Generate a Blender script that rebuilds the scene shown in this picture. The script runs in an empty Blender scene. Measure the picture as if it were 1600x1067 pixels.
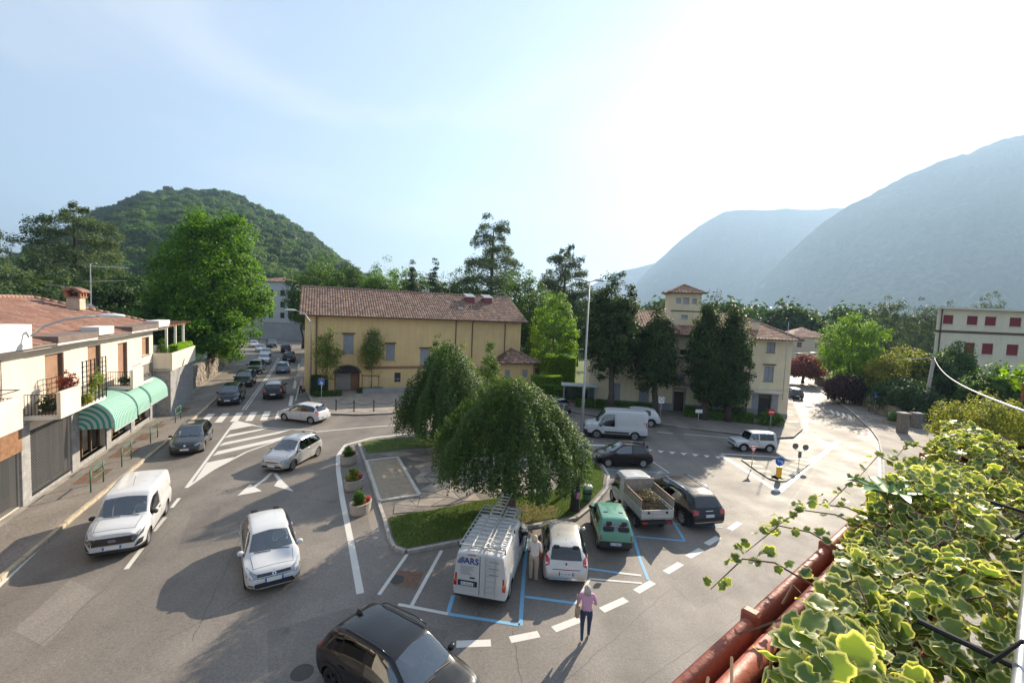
import bpy, bmesh, math, random
import numpy as np
from mathutils import Vector, Matrix
from mathutils.bvhtree import BVHTree
R_ = math.radians
random.seed(7); RNG = np.random.default_rng(7)
scene = bpy.context.scene
COL = scene.collection
# ---------------------------------------------------------------- camera
FPX, PITCH, ROLL, CAMH = 700.0, R_(3.75), R_(2.4), 9.4
cam_d = bpy.data.cameras.new('camera'); cam = bpy.data.objects.new('camera', cam_d); COL.objects.link(cam)
cam_d.sensor_fit = 'HORIZONTAL'; cam_d.sensor_width = 36.0; cam_d.lens = FPX/1600*36.0
cam_d.clip_start = 0.05; cam_d.clip_end = 20000
_F = Vector((0, math.cos(PITCH), -math.sin(PITCH))); _R = Vector((1, 0, 0)); _U = Vector((0, math.sin(PITCH), math.cos(PITCH)))
_c, _s = math.cos(ROLL), math.sin(ROLL)
_R2 = _R*_c + _U*_s; _U2 = _U*_c - _R*_s
_m = Matrix((( _R2.x, _U2.x, -_F.x, 0), (_R2.y, _U2.y, -_F.y, 0), (_R2.z, _U2.z, -_F.z, CAMH), (0, 0, 0, 1)))
cam.matrix_world = _m
scene.camera = cam
def ray(px, py):
    x = (px-800)/FPX; y = -(py-533.5)/FPX
    return _R2*x + _U2*y + _F
def G(px, py, z=0.0):            # point of the height-z plane that the surveyed photograph position sees
    d = ray(px, py); t = (z-CAMH)/d.z
    return Vector((d.x*t, d.y*t, z))
def at(px, y, z=0.0):            # ground position at distance y under an image column (taken at the horizon)
    d = ray(px, 533.5-45+(px-800)*0.042); return Vector((d.x/d.y*y, y, z))
def hz(px, py, y):               # height of an image row at distance y
    d = ray(px, py); return CAMH + d.z/d.y*y
# ---------------------------------------------------------------- light
SUN_AZ, SUN_EL = R_(34.0), R_(27.0)
world = bpy.data.worlds.new('World'); scene.world = world; world.use_nodes = True
wn, wl = world.node_tree.nodes, world.node_tree.links
wn.clear()
w_out = wn.new('ShaderNodeOutputWorld'); w_bg = wn.new('ShaderNodeBackground'); w_bg.inputs['Strength'].default_value = 0.078
sky = wn.new('ShaderNodeTexSky'); sky.sky_type = 'NISHITA'; sky.sun_disc = False
sky.sun_elevation = SUN_EL; sky.sun_rotation = SUN_AZ; sky.altitude = 300; sky.air_density = 1.0; sky.dust_density = 0.5; sky.ozone_density = 2.0
# thin high clouds: a noise sheet at cloud height, seen by direction
tc = wn.new('ShaderNodeTexCoord'); sep = wn.new('ShaderNodeSeparateXYZ'); wl.new(tc.outputs['Generated'], sep.inputs[0])
def wmath(op, a, b=None):
    n = wn.new('ShaderNodeMath'); n.operation = op
    for i, v in enumerate((a, b)):
        if v is None: continue
        if isinstance(v, (int, float)): n.inputs[i].default_value = v
        else: wl.new(v, n.inputs[i])
    return n.outputs[0]
zc = wmath('MAXIMUM', sep.outputs[2], 0.04)
comb = wn.new('ShaderNodeCombineXYZ'); wl.new(wmath('DIVIDE', sep.outputs[0], zc), comb.inputs[0]); wl.new(wmath('DIVIDE', sep.outputs[1], zc), comb.inputs[1])
cmap = wn.new('ShaderNodeMapping'); wl.new(comb.outputs[0], cmap.inputs[0]); cmap.inputs['Scale'].default_value = (0.55, 0.42, 1); cmap.inputs['Rotation'].default_value = (0, 0, 0.5); cmap.inputs['Location'].default_value = (3.1, 1.4, 0)
cn = wn.new('ShaderNodeTexNoise'); cn.inputs['Scale'].default_value = 1.0; cn.inputs['Detail'].default_value = 7; cn.inputs['Roughness'].default_value = 0.52; cn.inputs['Distortion'].default_value = 0.5
wl.new(cmap.outputs[0], cn.inputs[0])
cr = wn.new('ShaderNodeMapRange'); cr.interpolation_type = 'SMOOTHSTEP'; wl.new(cn.outputs['Fac'], cr.inputs[0])
cr.inputs[1].default_value = 0.48; cr.inputs[2].default_value = 0.72; cr.inputs[3].default_value = 0; cr.inputs[4].default_value = 0.62
cmix = wn.new('ShaderNodeMixRGB'); wl.new(cr.outputs[0], cmix.inputs[0]); wl.new(sky.outputs[0], cmix.inputs[1]); cmix.inputs[2].default_value = (6.2, 6.0, 5.8, 1)
veil = wn.new('ShaderNodeMixRGB'); veil.inputs[0].default_value = 0.44; wl.new(cmix.outputs[0], veil.inputs[1]); veil.inputs[2].default_value = (3.25, 3.4, 3.6, 1)   # even high cirrus veil
wl.new(veil.outputs[0], w_bg.inputs[0]); wl.new(w_bg.outputs[0], w_out.inputs[0])
sun_d = bpy.data.lights.new('sun', 'SUN'); sun_d.energy = 4.8; sun_d.angle = R_(0.55); sun_d.color = (1.0, 0.87, 0.69)
sun = bpy.data.objects.new('sun', sun_d); COL.objects.link(sun)
SUN = Vector((math.sin(SUN_AZ)*math.cos(SUN_EL), math.cos(SUN_AZ)*math.cos(SUN_EL), math.sin(SUN_EL)))
sun.rotation_euler = SUN.to_track_quat('Z', 'Y').to_euler(); sun.location = SUN*200
vs = scene.view_settings; vs.view_transform = 'Standard'; vs.look = 'None'; vs.gamma = 1; vs.use_curve_mapping = False
vs.exposure = 1.55
scene.cycles.max_bounces = 6; scene.cycles.diffuse_bounces = 3; scene.cycles.glossy_bounces = 3; scene.cycles.transmission_bounces = 4
scene.cycles.transparent_max_bounces = 12; scene.cycles.volume_bounces = 0; scene.cycles.use_denoising = True
scene.cycles.sample_clamp_indirect = 6
# ---------------------------------------------------------------- materials
MATS = {}
def nodes_of(m): return m.node_tree.nodes, m.node_tree.links
def mat(name, col=(.5, .5, .5), rough=.7, metal=0, var=0.0, scale=3.0, detail=5, bump=0, bscale=40, coat=0, spec=.5, var2=None, emit=None, streak=0):
    """Principled with procedural colour variation (var: relative strength at object-space 'scale') and fine bump"""
    if name in MATS: return MATS[name]
    m = bpy.data.materials.new(name); m.use_nodes = True; MATS[name] = m
    N, Lk = nodes_of(m); b = N['Principled BSDF']
    b.inputs['Roughness'].default_value = rough; b.inputs['Metallic'].default_value = metal
    b.inputs['Specular IOR Level'].default_value = spec
    if coat: b.inputs['Coat Weight'].default_value = coat; b.inputs['Coat Roughness'].default_value = .04
    b.inputs['Base Color'].default_value = (*col, 1)
    co = N.new('ShaderNodeTexCoord')
    if var:
        no = N.new('ShaderNodeTexNoise'); no.inputs['Scale'].default_value = scale; no.inputs['Detail'].default_value = detail; no.inputs['Roughness'].default_value = .62
        Lk.new(co.outputs['Object'], no.inputs['Vector'])
        rp = N.new('ShaderNodeMapRange'); Lk.new(no.outputs['Fac'], rp.inputs[0]); rp.inputs[1].default_value = .3; rp.inputs[2].default_value = .7
        mx = N.new('ShaderNodeMixRGB'); Lk.new(rp.outputs[0], mx.inputs[0])
        c2 = var2 or tuple(min(1, c*(1+var)) for c in col); c1 = tuple(c*(1-var) for c in col) if not var2 else col
        mx.inputs[1].default_value = (*c1, 1); mx.inputs[2].default_value = (*c2, 1)
        Lk.new(mx.outputs[0], b.inputs['Base Color'])
        r2 = N.new('ShaderNodeMapRange'); Lk.new(no.outputs['Fac'], r2.inputs[0]); r2.inputs[1].default_value = .3; r2.inputs[2].default_value = .7
        r2.inputs[3].default_value = max(.02, rough-.08); r2.inputs[4].default_value = min(1, rough+.08); Lk.new(r2.outputs[0], b.inputs['Roughness'])
    if streak:                     # rain streaks and grime running down the plaster
        mp = N.new('ShaderNodeMapping'); Lk.new(co.outputs['Object'], mp.inputs[0]); mp.inputs['Scale'].default_value = (2.2, 2.2, .16); ns = N.new('ShaderNodeTexNoise'); ns.inputs['Scale'].default_value = 1.6; ns.inputs['Detail'].default_value = 7; ns.inputs['Roughness'].default_value = .65; Lk.new(mp.outputs[0], ns.inputs['Vector'])
        rs = N.new('ShaderNodeMapRange'); Lk.new(ns.outputs['Fac'], rs.inputs[0]); rs.inputs[1].default_value = .48; rs.inputs[2].default_value = .78; rs.inputs[4].default_value = streak; ms_ = N.new('ShaderNodeMixRGB'); Lk.new(rs.outputs[0], ms_.inputs[0]); Lk.new(mx.outputs[0], ms_.inputs[1]); ms_.inputs[2].default_value = (*[c*.55 for c in col], 1); Lk.new(ms_.outputs[0], b.inputs['Base Color'])
    if bump:
        nb = N.new('ShaderNodeTexNoise'); nb.inputs['Scale'].default_value = bscale; nb.inputs['Detail'].default_value = 4; Lk.new(co.outputs['Object'], nb.inputs['Vector'])
        bp = N.new('ShaderNodeBump'); bp.inputs['Strength'].default_value = bump; bp.inputs['Distance'].default_value = .02; Lk.new(nb.outputs['Fac'], bp.inputs['Height']); Lk.new(bp.outputs[0], b.inputs['Normal'])
    if emit: b.inputs['Emission Color'].default_value = (*col, 1); b.inputs['Emission Strength'].default_value = emit
    return m
def foliage(name, dark, light, trans=.45, rough=.55, hue=None):
    """leaf material: per-leaf natural hue from the 'tint' attribute, translucent blades"""
    if name in MATS: return MATS[name]
    m = bpy.data.materials.new(name); m.use_nodes = True; MATS[name] = m
    N, Lk = nodes_of(m); N.clear(); out = N.new('ShaderNodeOutputMaterial')
    at_ = N.new('ShaderNodeAttribute'); at_.attribute_name = 'tint'
    mx = N.new('ShaderNodeMixRGB'); Lk.new(at_.outputs['Fac'], mx.inputs[0]); mx.inputs[1].default_value = (*dark, 1); mx.inputs[2].default_value = (*light, 1)
    d = N.new('ShaderNodeBsdfPrincipled'); d.inputs['Roughness'].default_value = rough; d.inputs['Specular IOR Level'].default_value = .25; Lk.new(mx.outputs[0], d.inputs['Base Color'])
    t = N.new('ShaderNodeBsdfTranslucent'); tm = N.new('ShaderNodeMixRGB'); tm.blend_type = 'MULTIPLY'; tm.inputs[0].default_value = 1; Lk.new(mx.outputs[0], tm.inputs[1]); tm.inputs[2].default_value = (1.55, 1.55, .6, 1); Lk.new(tm.outputs[0], t.inputs['Color'])
    ms = N.new('ShaderNodeMixShader'); ms.inputs[0].default_value = trans; Lk.new(d.outputs[0], ms.inputs[1]); Lk.new(t.outputs[0], ms.inputs[2]); Lk.new(ms.outputs[0], out.inputs[0])
    return m
def asphalt(name, col, dark, light, crack=.6, rough=.70, pscale=.22):
    m = bpy.data.materials.new(name); m.use_nodes = True; MATS[name] = m
    N, Lk = nodes_of(m); b = N['Principled BSDF']; co = N.new('ShaderNodeTexCoord')
    def noise(s, d=6, r=.6):
        n = N.new('ShaderNodeTexNoise'); n.inputs['Scale'].default_value = s; n.inputs['Detail'].default_value = d; n.inputs['Roughness'].default_value = r; Lk.new(co.outputs['Object'], n.inputs['Vector']); return n.outputs['Fac']
    def rng(v, a, b_, c=0, d=1):
        n = N.new('ShaderNodeMapRange'); Lk.new(v, n.inputs[0])
        for i, x in enumerate((a, b_, c, d)): n.inputs[i+1].default_value = x
        return n.outputs[0]
    def mix(f, a, c, mode='MIX'):
        n = N.new('ShaderNodeMixRGB'); n.blend_type = mode
        Lk.new(f, n.inputs[0]) if not isinstance(f, float) else setattr(n.inputs[0], 'default_value', f)
        for i, x in ((1, a), (2, c)):
            if isinstance(x, tuple): n.inputs[i].default_value = (*x, 1)
            else: Lk.new(x, n.inputs[i])
        return n.outputs[0]
    big = rng(noise(pscale, 5), .35, .65)
    c = mix(big, dark, light)
    c = mix(rng(noise(1.6, 6, .7), .35, .7), c, col)
    grit = rng(noise(38, 3, .7), .3, .7, .6, 1.4)
    c = mix(1.0, c, grit, 'MULTIPLY'); c = mix(1.0, c, rng(noise(11, 6, .8), .3, .7, .68, 1.32), 'MULTIPLY')
    mp = N.new('ShaderNodeMapping'); Lk.new(co.outputs['Object'], mp.inputs[0]); mp.inputs['Rotation'].default_value = (0, 0, -.41); mp.inputs['Scale'].default_value = (.55, .035, 1); tn = N.new('ShaderNodeTexNoise'); tn.inputs['Scale'].default_value = 1; tn.inputs['Detail'].default_value = 3; Lk.new(mp.outputs[0], tn.inputs['Vector']); c = mix(1.0, c, rng(tn.outputs['Fac'], .35, .65, .84, 1.14), 'MULTIPLY')
    # worn bright wheel tracks / streaks along the street and thin cracks
    vo = N.new('ShaderNodeTexVoronoi'); vo.feature = 'DISTANCE_TO_EDGE'; vo.inputs['Scale'].default_value = .17
    dv = N.new('ShaderNodeVectorMath'); dv.operation = 'ADD'; nn = N.new('ShaderNodeTexNoise'); nn.inputs['Scale'].default_value = .9; nn.inputs['Detail'].default_value = 6; Lk.new(co.outputs['Object'], nn.inputs['Vector'])
    sc_ = N.new('ShaderNodeVectorMath'); sc_.operation = 'SCALE'; sc_.inputs['Scale'].default_value = 2.2; Lk.new(nn.outputs['Color'], sc_.inputs[0]); Lk.new(sc_.outputs[0], dv.inputs[0]); Lk.new(co.outputs['Object'], dv.inputs[1]); Lk.new(dv.outputs[0], vo.inputs['Vector'])
    ck = rng(vo.outputs['Distance'], 0.0, .0045, 1, 0)
    msk = rng(noise(.12, 3), .48, .56)
    mm = N.new('ShaderNodeMath'); mm.operation = 'MULTIPLY'; Lk.new(ck, mm.inputs[0]); Lk.new(msk, mm.inputs[1])
    m3 = N.new('ShaderNodeMath'); m3.operation = 'MULTIPLY'; Lk.new(mm.outputs[0], m3.inputs[0]); m3.inputs[1].default_value = crack
    c = mix(m3.outputs[0], c, tuple(x*.25 for x in dark))
    # oil spots
    sp = rng(noise(.7, 2), .70, .78, 0, .45); c = mix(sp, c, tuple(x*.5 for x in dark))
    Lk.new(c, b.inputs['Base Color'])
    Lk.new(rng(noise(.5, 4), .3, .7, rough-.06, rough+.06), b.inputs['Roughness']); b.inputs['Specular IOR Level'].default_value = .42
    bp = N.new('ShaderNodeBump'); bp.inputs['Strength'].default_value = .35; bp.inputs['Distance'].default_value = .01; Lk.new(noise(90, 2), bp.inputs['Height']); Lk.new(bp.outputs[0], b.inputs['Normal'])
    return m
def paint_marking(name, col, wear):
    """worn road paint: the paint flakes off in patches down to asphalt grey"""
    m = mat(name, col, .7); N, Lk = nodes_of(m); b = N['Principled BSDF']; co = N.new('ShaderNodeTexCoord')
    n1 = N.new('ShaderNodeTexNoise'); n1.inputs['Scale'].default_value = 5; n1.inputs['Detail'].default_value = 8; n1.inputs['Roughness'].default_value = .75; Lk.new(co.outputs['Object'], n1.inputs['Vector'])
    rp = N.new('ShaderNodeMapRange'); Lk.new(n1.outputs['Fac'], rp.inputs[0]); rp.inputs[1].default_value = .5-wear*.25+.06; rp.inputs[2].default_value = .5-wear*.25-.16
    mx = N.new('ShaderNodeMixRGB'); Lk.new(rp.outputs[0], mx.inputs[0]); mx.inputs[1].default_value = (*col, 1); mx.inputs[2].default_value = (.12, .115, .11, 1); Lk.new(mx.outputs[0], b.inputs['Base Color'])
    return m
def glass(name, tint=(.38, .43, .43), rough=.02, ior=1.5, refl_boost=0.0):
    if name in MATS: return MATS[name]
    m = bpy.data.materials.new(name); m.use_nodes = True; MATS[name] = m
    N, Lk = nodes_of(m); N.clear(); out = N.new('ShaderNodeOutputMaterial')
    t = N.new('ShaderNodeBsdfTransparent'); t.inputs[0].default_value = (*tint, 1)
    g = N.new('ShaderNodeBsdfGlossy'); g.inputs['Roughness'].default_value = rough; g.inputs[0].default_value = (.92, .96, 1, 1)
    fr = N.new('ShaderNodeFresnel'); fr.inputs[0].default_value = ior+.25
    ad = N.new('ShaderNodeMath'); ad.operation = 'MULTIPLY_ADD'; Lk.new(fr.outputs[0], ad.inputs[0]); ad.inputs[1].default_value = .9; ad.inputs[2].default_value = refl_boost  # even extra mirror share added over Fresnel so panes reflect more sky
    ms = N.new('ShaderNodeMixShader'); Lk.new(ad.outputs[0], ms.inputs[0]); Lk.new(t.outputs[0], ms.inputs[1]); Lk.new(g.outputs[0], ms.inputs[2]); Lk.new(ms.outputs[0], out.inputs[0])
    return m
def tile_mat(name, cols, rough=.85):
    """clay tiles: one random fired colour per tile from the UV cell, plus lichen noise"""
    m = mat(name, cols[0], rough); N, Lk = nodes_of(m); b = N['Principled BSDF']
    uv = N.new('ShaderNodeUVMap'); fl = N.new('ShaderNodeVectorMath'); fl.operation = 'FLOOR'; Lk.new(uv.outputs[0], fl.inputs[0])
    wnz = N.new('ShaderNodeTexWhiteNoise'); wnz.noise_dimensions = '2D'; Lk.new(fl.outputs[0], wnz.inputs['Vector'])
    cr_ = N.new('ShaderNodeValToRGB'); Lk.new(wnz.outputs['Value'], cr_.inputs[0]); e = cr_.color_ramp.elements
    e[0].color = (*cols[0], 1); e[1].color = (*cols[-1], 1); e[1].position = 1
    for i, c in enumerate(cols[1:-1]): el = e.new((i+1)/(len(cols)-1)); el.color = (*c, 1)
    co = N.new('ShaderNodeTexCoord'); n1 = N.new('ShaderNodeTexNoise'); n1.inputs['Scale'].default_value = .8; n1.inputs['Detail'].default_value = 8; n1.inputs['Roughness'].default_value = .7; Lk.new(co.outputs['Object'], n1.inputs['Vector'])
    rp = N.new('ShaderNodeMapRange'); Lk.new(n1.outputs['Fac'], rp.inputs[0]); rp.inputs[1].default_value = .4; rp.inputs[2].default_value = .75; rp.inputs[3].default_value = 0; rp.inputs[4].default_value = .5
    mx = N.new('ShaderNodeMixRGB'); Lk.new(rp.outputs[0], mx.inputs[0]); Lk.new(cr_.outputs[0], mx.inputs[1]); mx.inputs[2].default_value = (.10, .085, .075, 1); Lk.new(mx.outputs[0], b.inputs['Base Color'])
    return m
# ---------------------------------------------------------------- mesh helpers
class MB:
    """collects shapes for ONE mesh object"""
    def __init__(s): s.v = []; s.f = []; s.mi = []; s.cur = 0
    def add(s, vs_, fs):
        o = len(s.v); s.v += [tuple(p) for p in vs_]
        for f in fs: s.f.append(tuple(i+o for i in f)); s.mi.append(s.cur)
        return s
    def box(s, x0, x1, y0, y1, z0, z1):
        return s.add([(x0,y0,z0),(x1,y0,z0),(x1,y1,z0),(x0,y1,z0),(x0,y0,z1),(x1,y0,z1),(x1,y1,z1),(x0,y1,z1)], [(0,3,2,1),(4,5,6,7),(0,1,5,4),(1,2,6,5),(2,3,7,6),(3,0,4,7)])
    def bbox(s, x0, x1, y0, y1, z0, z1, b=.02):      # chamfered box
        b = min(b, abs(x1-x0)*.45, abs(y1-y0)*.45, abs(z1-z0)*.45); bm = bmesh.new()
        bmesh.ops.create_cube(bm, size=1)
        for v in bm.verts: v.co = Vector(((x0+x1)/2+v.co.x*(x1-x0), (y0+y1)/2+v.co.y*(y1-y0), (z0+z1)/2+v.co.z*(z1-z0)))
        bmesh.ops.bevel(bm, geom=bm.edges[:], offset=b, segments=1, affect='EDGES'); return s.bm(bm)
    def bm(s, bm):
        bm.verts.index_update(); s.add([v.co[:] for v in bm.verts], [[v.index for v in f.verts] for f in bm.faces]); bm.free(); return s
    def quad(s, a, b, c, d): return s.add([a, b, c, d], [(0,1,2,3)])
    def poly(s, pts): return s.add(pts, [tuple(range(len(pts)))])
    def tube(s, pts, rad, n=8, caps=True):
        pts = [Vector(p) for p in pts]; rad = rad if isinstance(rad, (list, tuple)) else [rad]*len(pts); vs_ = []; fs = []
        up = Vector((0, 0, 1)); prev = None
        for i, p in enumerate(pts):
            t = (pts[min(i+1, len(pts)-1)]-pts[max(i-1, 0)]).normalized()
            a = prev if prev is not None else (up.cross(t) if abs(t.z) < .95 else Vector((1, 0, 0)).cross(t))
            a = (a - t*a.dot(t)).normalized(); prev = a; b = t.cross(a)
            for k in range(n):
                an = 2*math.pi*k/n; vs_.append(p+(a*math.cos(an)+b*math.sin(an))*rad[i])
        for i in range(len(pts)-1):
            for k in range(n): fs.append((i*n+k, i*n+(k+1)%n, (i+1)*n+(k+1)%n, (i+1)*n+k))
        if caps: fs.append(tuple(range(n-1, -1, -1))); fs.append(tuple((len(pts)-1)*n+k for k in range(n)))
        return s.add(vs_, fs)
    def lathe(s, prof, n=16, o=(0, 0, 0), axis='z', caps=True, arc=2*math.pi):
        vs_ = []; fs = []; full = abs(arc-2*math.pi) < 1e-6; m = n if full else n+1
        for r, h in prof:
            for k in range(m):
                a = arc*k/n; c, q = r*math.cos(a), r*math.sin(a)
                vs_.append((o[0]+c, o[1]+q, o[2]+h) if axis == 'z' else ((o[0]+c, o[1]+h, o[2]+q) if axis == 'y' else (o[0]+h, o[1]+c, o[2]+q)))
        for i in range(len(prof)-1):
            for k in range(n): fs.append((i*m+k, i*m+(k+1)%m, (i+1)*m+(k+1)%m, (i+1)*m+k))
        if caps and full: fs.append(tuple(range(n-1, -1, -1))); fs.append(tuple((len(prof)-1)*m+k for k in range(n)))
        return s.add(vs_, fs)
    def prism(s, poly, z0, z1):                       # polygon (x,y) extruded between heights
        n = len(poly); return s.add([(p[0], p[1], z0) for p in poly]+[(p[0], p[1], z1) for p in poly], [tuple(range(n-1, -1, -1)), tuple(range(n, 2*n))]+[(i, (i+1)%n, n+(i+1)%n, n+i) for i in range(n)])
    def build(s, name, material, parent=None, smooth=False, fixn=False, loc=None):
        me = bpy.data.meshes.new(name); me.from_pydata(s.v, [], s.f)
        ms = material if isinstance(material, (list, tuple)) else [material]
        for m in ms: me.materials.append(m)
        if len(ms) > 1: me.polygons.foreach_set('material_index', s.mi)
        if smooth: me.polygons.foreach_set('use_smooth', [True]*len(me.polygons))
        if fixn:
            bm = bmesh.new(); bm.from_mesh(me); bmesh.ops.recalc_face_normals(bm, faces=bm.faces[:]); bm.to_mesh(me); bm.free()
        me.update(); return link(name, me, parent, loc)
def link(name, me, parent=None, loc=None):
    o = bpy.data.objects.new(name, me); COL.objects.link(o)
    if parent is not None: o.parent = parent
    if loc is not None: o.location = loc
    return o
def thing(name, label, cat, loc=(0, 0, 0), rz=0, group=None, scale=1):
    o = bpy.data.objects.new(name, None); COL.objects.link(o); o.location = loc; o.rotation_euler = (0, 0, rz); o.scale = (scale,)*3
    return tag(o, label, cat, group)
def tag(o, label, cat, group=None):
    o['label'] = label; o['category'] = cat
    if group: o['group'] = group
    return o
def kind(o, k, label=None):
    o['kind'] = k
    if label: o['label'] = label
    return o
def copy_tree(o, parent=None):
    c = o.copy(); COL.objects.link(c); c.parent = parent
    for ch in [x for x in o.children]: copy_tree(ch, c)
    return c
def smooth_angle(me, ang=35):
    me.polygons.foreach_set('use_smooth', [True]*len(me.polygons)); me.set_sharp_from_angle(angle=R_(ang))
def smooth_by(o, ang=35): smooth_angle(o.data, ang); return o
def text_mesh(body, size=1.0, extrude=0.002, align='CENTER', bold=0.0, shear=0.0):
    cu = bpy.data.curves.new('lettering', 'FONT'); cu.body = body; cu.size = size; cu.extrude = extrude; cu.align_x = align; cu.align_y = 'CENTER'; cu.offset = bold; cu.resolution_u = 3; cu.shear = shear
    ob = bpy.data.objects.new('lettering', cu); COL.objects.link(ob); bpy.context.view_layer.update()
    me = bpy.data.meshes.new_from_object(ob.evaluated_get(bpy.context.evaluated_depsgraph_get())); bpy.data.objects.remove(ob); bpy.data.curves.remove(cu); me.materials.clear(); return me
def text(name, body, size, m, parent, M, **k):
    me = text_mesh(body, size, **k); me.transform(M); me.materials.append(m); return link(name, me, parent)
def frame_root(name, label, cat, o, u):
    """building frame: local X along the facade, local -Y outwards to the viewer"""
    return thing(name, label, cat, (o[0], o[1], 0), math.atan2(u[1], u[0]))
# ================================================================ setting: terrain, hills, roads
SU = Vector((-0.3958, 0.9184, 0)); SN = Vector((0.9184, 0.3958, 0)); SC = Vector((-25.29, 28.88, 0))   # left street: along, towards the road, point on shop wall line
def ST(u, w, z=0.0): return SC + SU*u + SN*w + Vector((0, 0, z))
def street_uw(p): d = Vector((p[0], p[1], 0))-SC; return d.dot(SU), d.dot(SN)
m_asph = asphalt('asphalt', (.182, .160, .139), (.120, .107, .095), (.245, .215, .186))
m_pave = asphalt('pavement_asphalt', (.23, .198, .168), (.19, .165, .142), (.27, .235, .20), crack=.35, rough=.8, pscale=.6)
m_stonepave = mat('stone_paving', (.30, .25, .205), .85, var=.3, scale=1.3, bump=.3, bscale=30)
m_kerb = mat('kerb_granite', (.36, .335, .30), .8, var=.25, scale=5, bump=.3, bscale=60)
m_kerb_b = mat('kerb_beige', (.42, .35, .25), .85, var=.25, scale=4, bump=.3, bscale=60)
m_white = paint_marking('paint_white', (.60, .575, .53), .62)
m_blue = paint_marking('paint_blue', (.17, .38, .56), .72)
m_lawn = mat('lawn_ground', (.055, .105, .022), .95, var2=(.12, .155, .04), var=.3, scale=1.1, bump=.8, bscale=50)
m_terrain = mat('valley_ground', (.05, .085, .03), .95, var2=(.11, .12, .055), var=.4, scale=.01)
m_soil = mat('bare_soil', (.26, .165, .095), .95, var=.3, scale=2.5, bump=.6, bscale=40)
m_sand = mat('sand_bed', (.34, .27, .19), .95, var=.2, scale=4, bump=.7, bscale=30)
def flat(name, pts, z, m, parent=None, h=0.0):
    b = MB()
    if h: b.prism([(p[0], p[1]) for p in pts], z, z+h)
    else: b.poly([(p[0], p[1], z) for p in pts])
    return b.build(name, m, parent, fixn=bool(h))
def smoothstep(x): x = np.clip(x, 0, 1); return x*x*(3-2*x)
def vnoise(x, y, seed=0):        # value noise for terrain relief
    r = np.random.default_rng(seed).random((64, 64)); xi = np.floor(x).astype(int); yi = np.floor(y).astype(int); fx = smoothstep(x-xi); fy = smoothstep(y-yi)
    g = lambda a, b: r[a % 64, b % 64]
    return (g(xi, yi)*(1-fx)+g(xi+1, yi)*fx)*(1-fy)+(g(xi, yi+1)*(1-fx)+g(xi+1, yi+1)*fx)*fy
def fbm(x, y, seed=0, o=5):
    return sum((vnoise(x*2**k, y*2**k, seed+k)-.5)*.5**k for k in range(o))
ter = MB(); ter.poly([(6400*math.cos(a), 6400*math.sin(a), -.08) for a in np.linspace(0, 2*math.pi, 64, endpoint=False)]); kind(ter.build('ground', m_terrain), 'structure')
road = kind(flat('road', [(-95, -12), (95, -12), (95, 125), (-95, 125)], 0, m_asph), 'structure')
def terrain(name, pxs, pys, dc, d0, d1, m, nr=70, rough=.05, seed=3, base=-1, npx=150, back=.55, pw=1.12):
    """a hill: crest heights surveyed along bearings, flank falling to d0 in front and d1 behind"""
    P = np.linspace(pxs[0], pxs[-1], npx); Y = np.interp(P, pxs, pys)
    V = np.zeros((len(P), nr+nr//3-1, 3)); d00 = d0
    for i, (px, py) in enumerate(zip(P, Y)):
        d = ray(px, py); hx = d.x/d.y; hc = CAMH+d.z/d.y*dc; d0 = max(d00, dc-max(60, hc-base)/.80) if pw > 1 else d00   # flanks about as steep everywhere
        D = np.concatenate([np.linspace(d0, dc, nr), np.linspace(dc, d1, nr//3)[1:]])
        t = np.where(D <= dc, (D-d0)/(dc-d0), 1-(D-dc)/(d1-dc)*back)
        prof = np.where(t < 1, .25*t+.75*smoothstep(t*.5+.0)*2*t**.3 if False else np.power(np.clip(t, 0, 1), pw), 1)
        n = fbm(hx*dc/260+7+D*0, D/260, seed, 6)*2
        n = n+fbm(hx*dc/150+3+D*0, D/900, seed+40, 5)*1.6+fbm(hx*dc/45+D*0, D/60, seed+60, 3)*.35
        env = np.clip(t*4, 0, 1)*np.clip((1.02-t)*5, .45, 1)
        V[i, :, 0] = hx*D; V[i, :, 1] = D; V[i, :, 2] = np.maximum(base, base+(hc-base)*prof+n*env*hc*rough)
    return V
def grid_mesh(name, V, m):
    a, b, _ = V.shape; idx = np.arange(a*b).reshape(a, b)
    F = np.stack([idx[:-1, :-1], idx[1:, :-1], idx[1:, 1:], idx[:-1, 1:]], -1).reshape(-1, 4)
    me = bpy.data.meshes.new(name); me.from_pydata(V.reshape(-1, 3).tolist(), [], F.tolist()); me.materials.append(m); me.polygons.foreach_set('use_smooth', [True]*len(me.polygons)); me.update()
    return link(name, me)
m_hill = mat('hill_undergrowth', (.03, .06, .018), .95, var2=(.07, .11, .03), var=.4, scale=.02)
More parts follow.
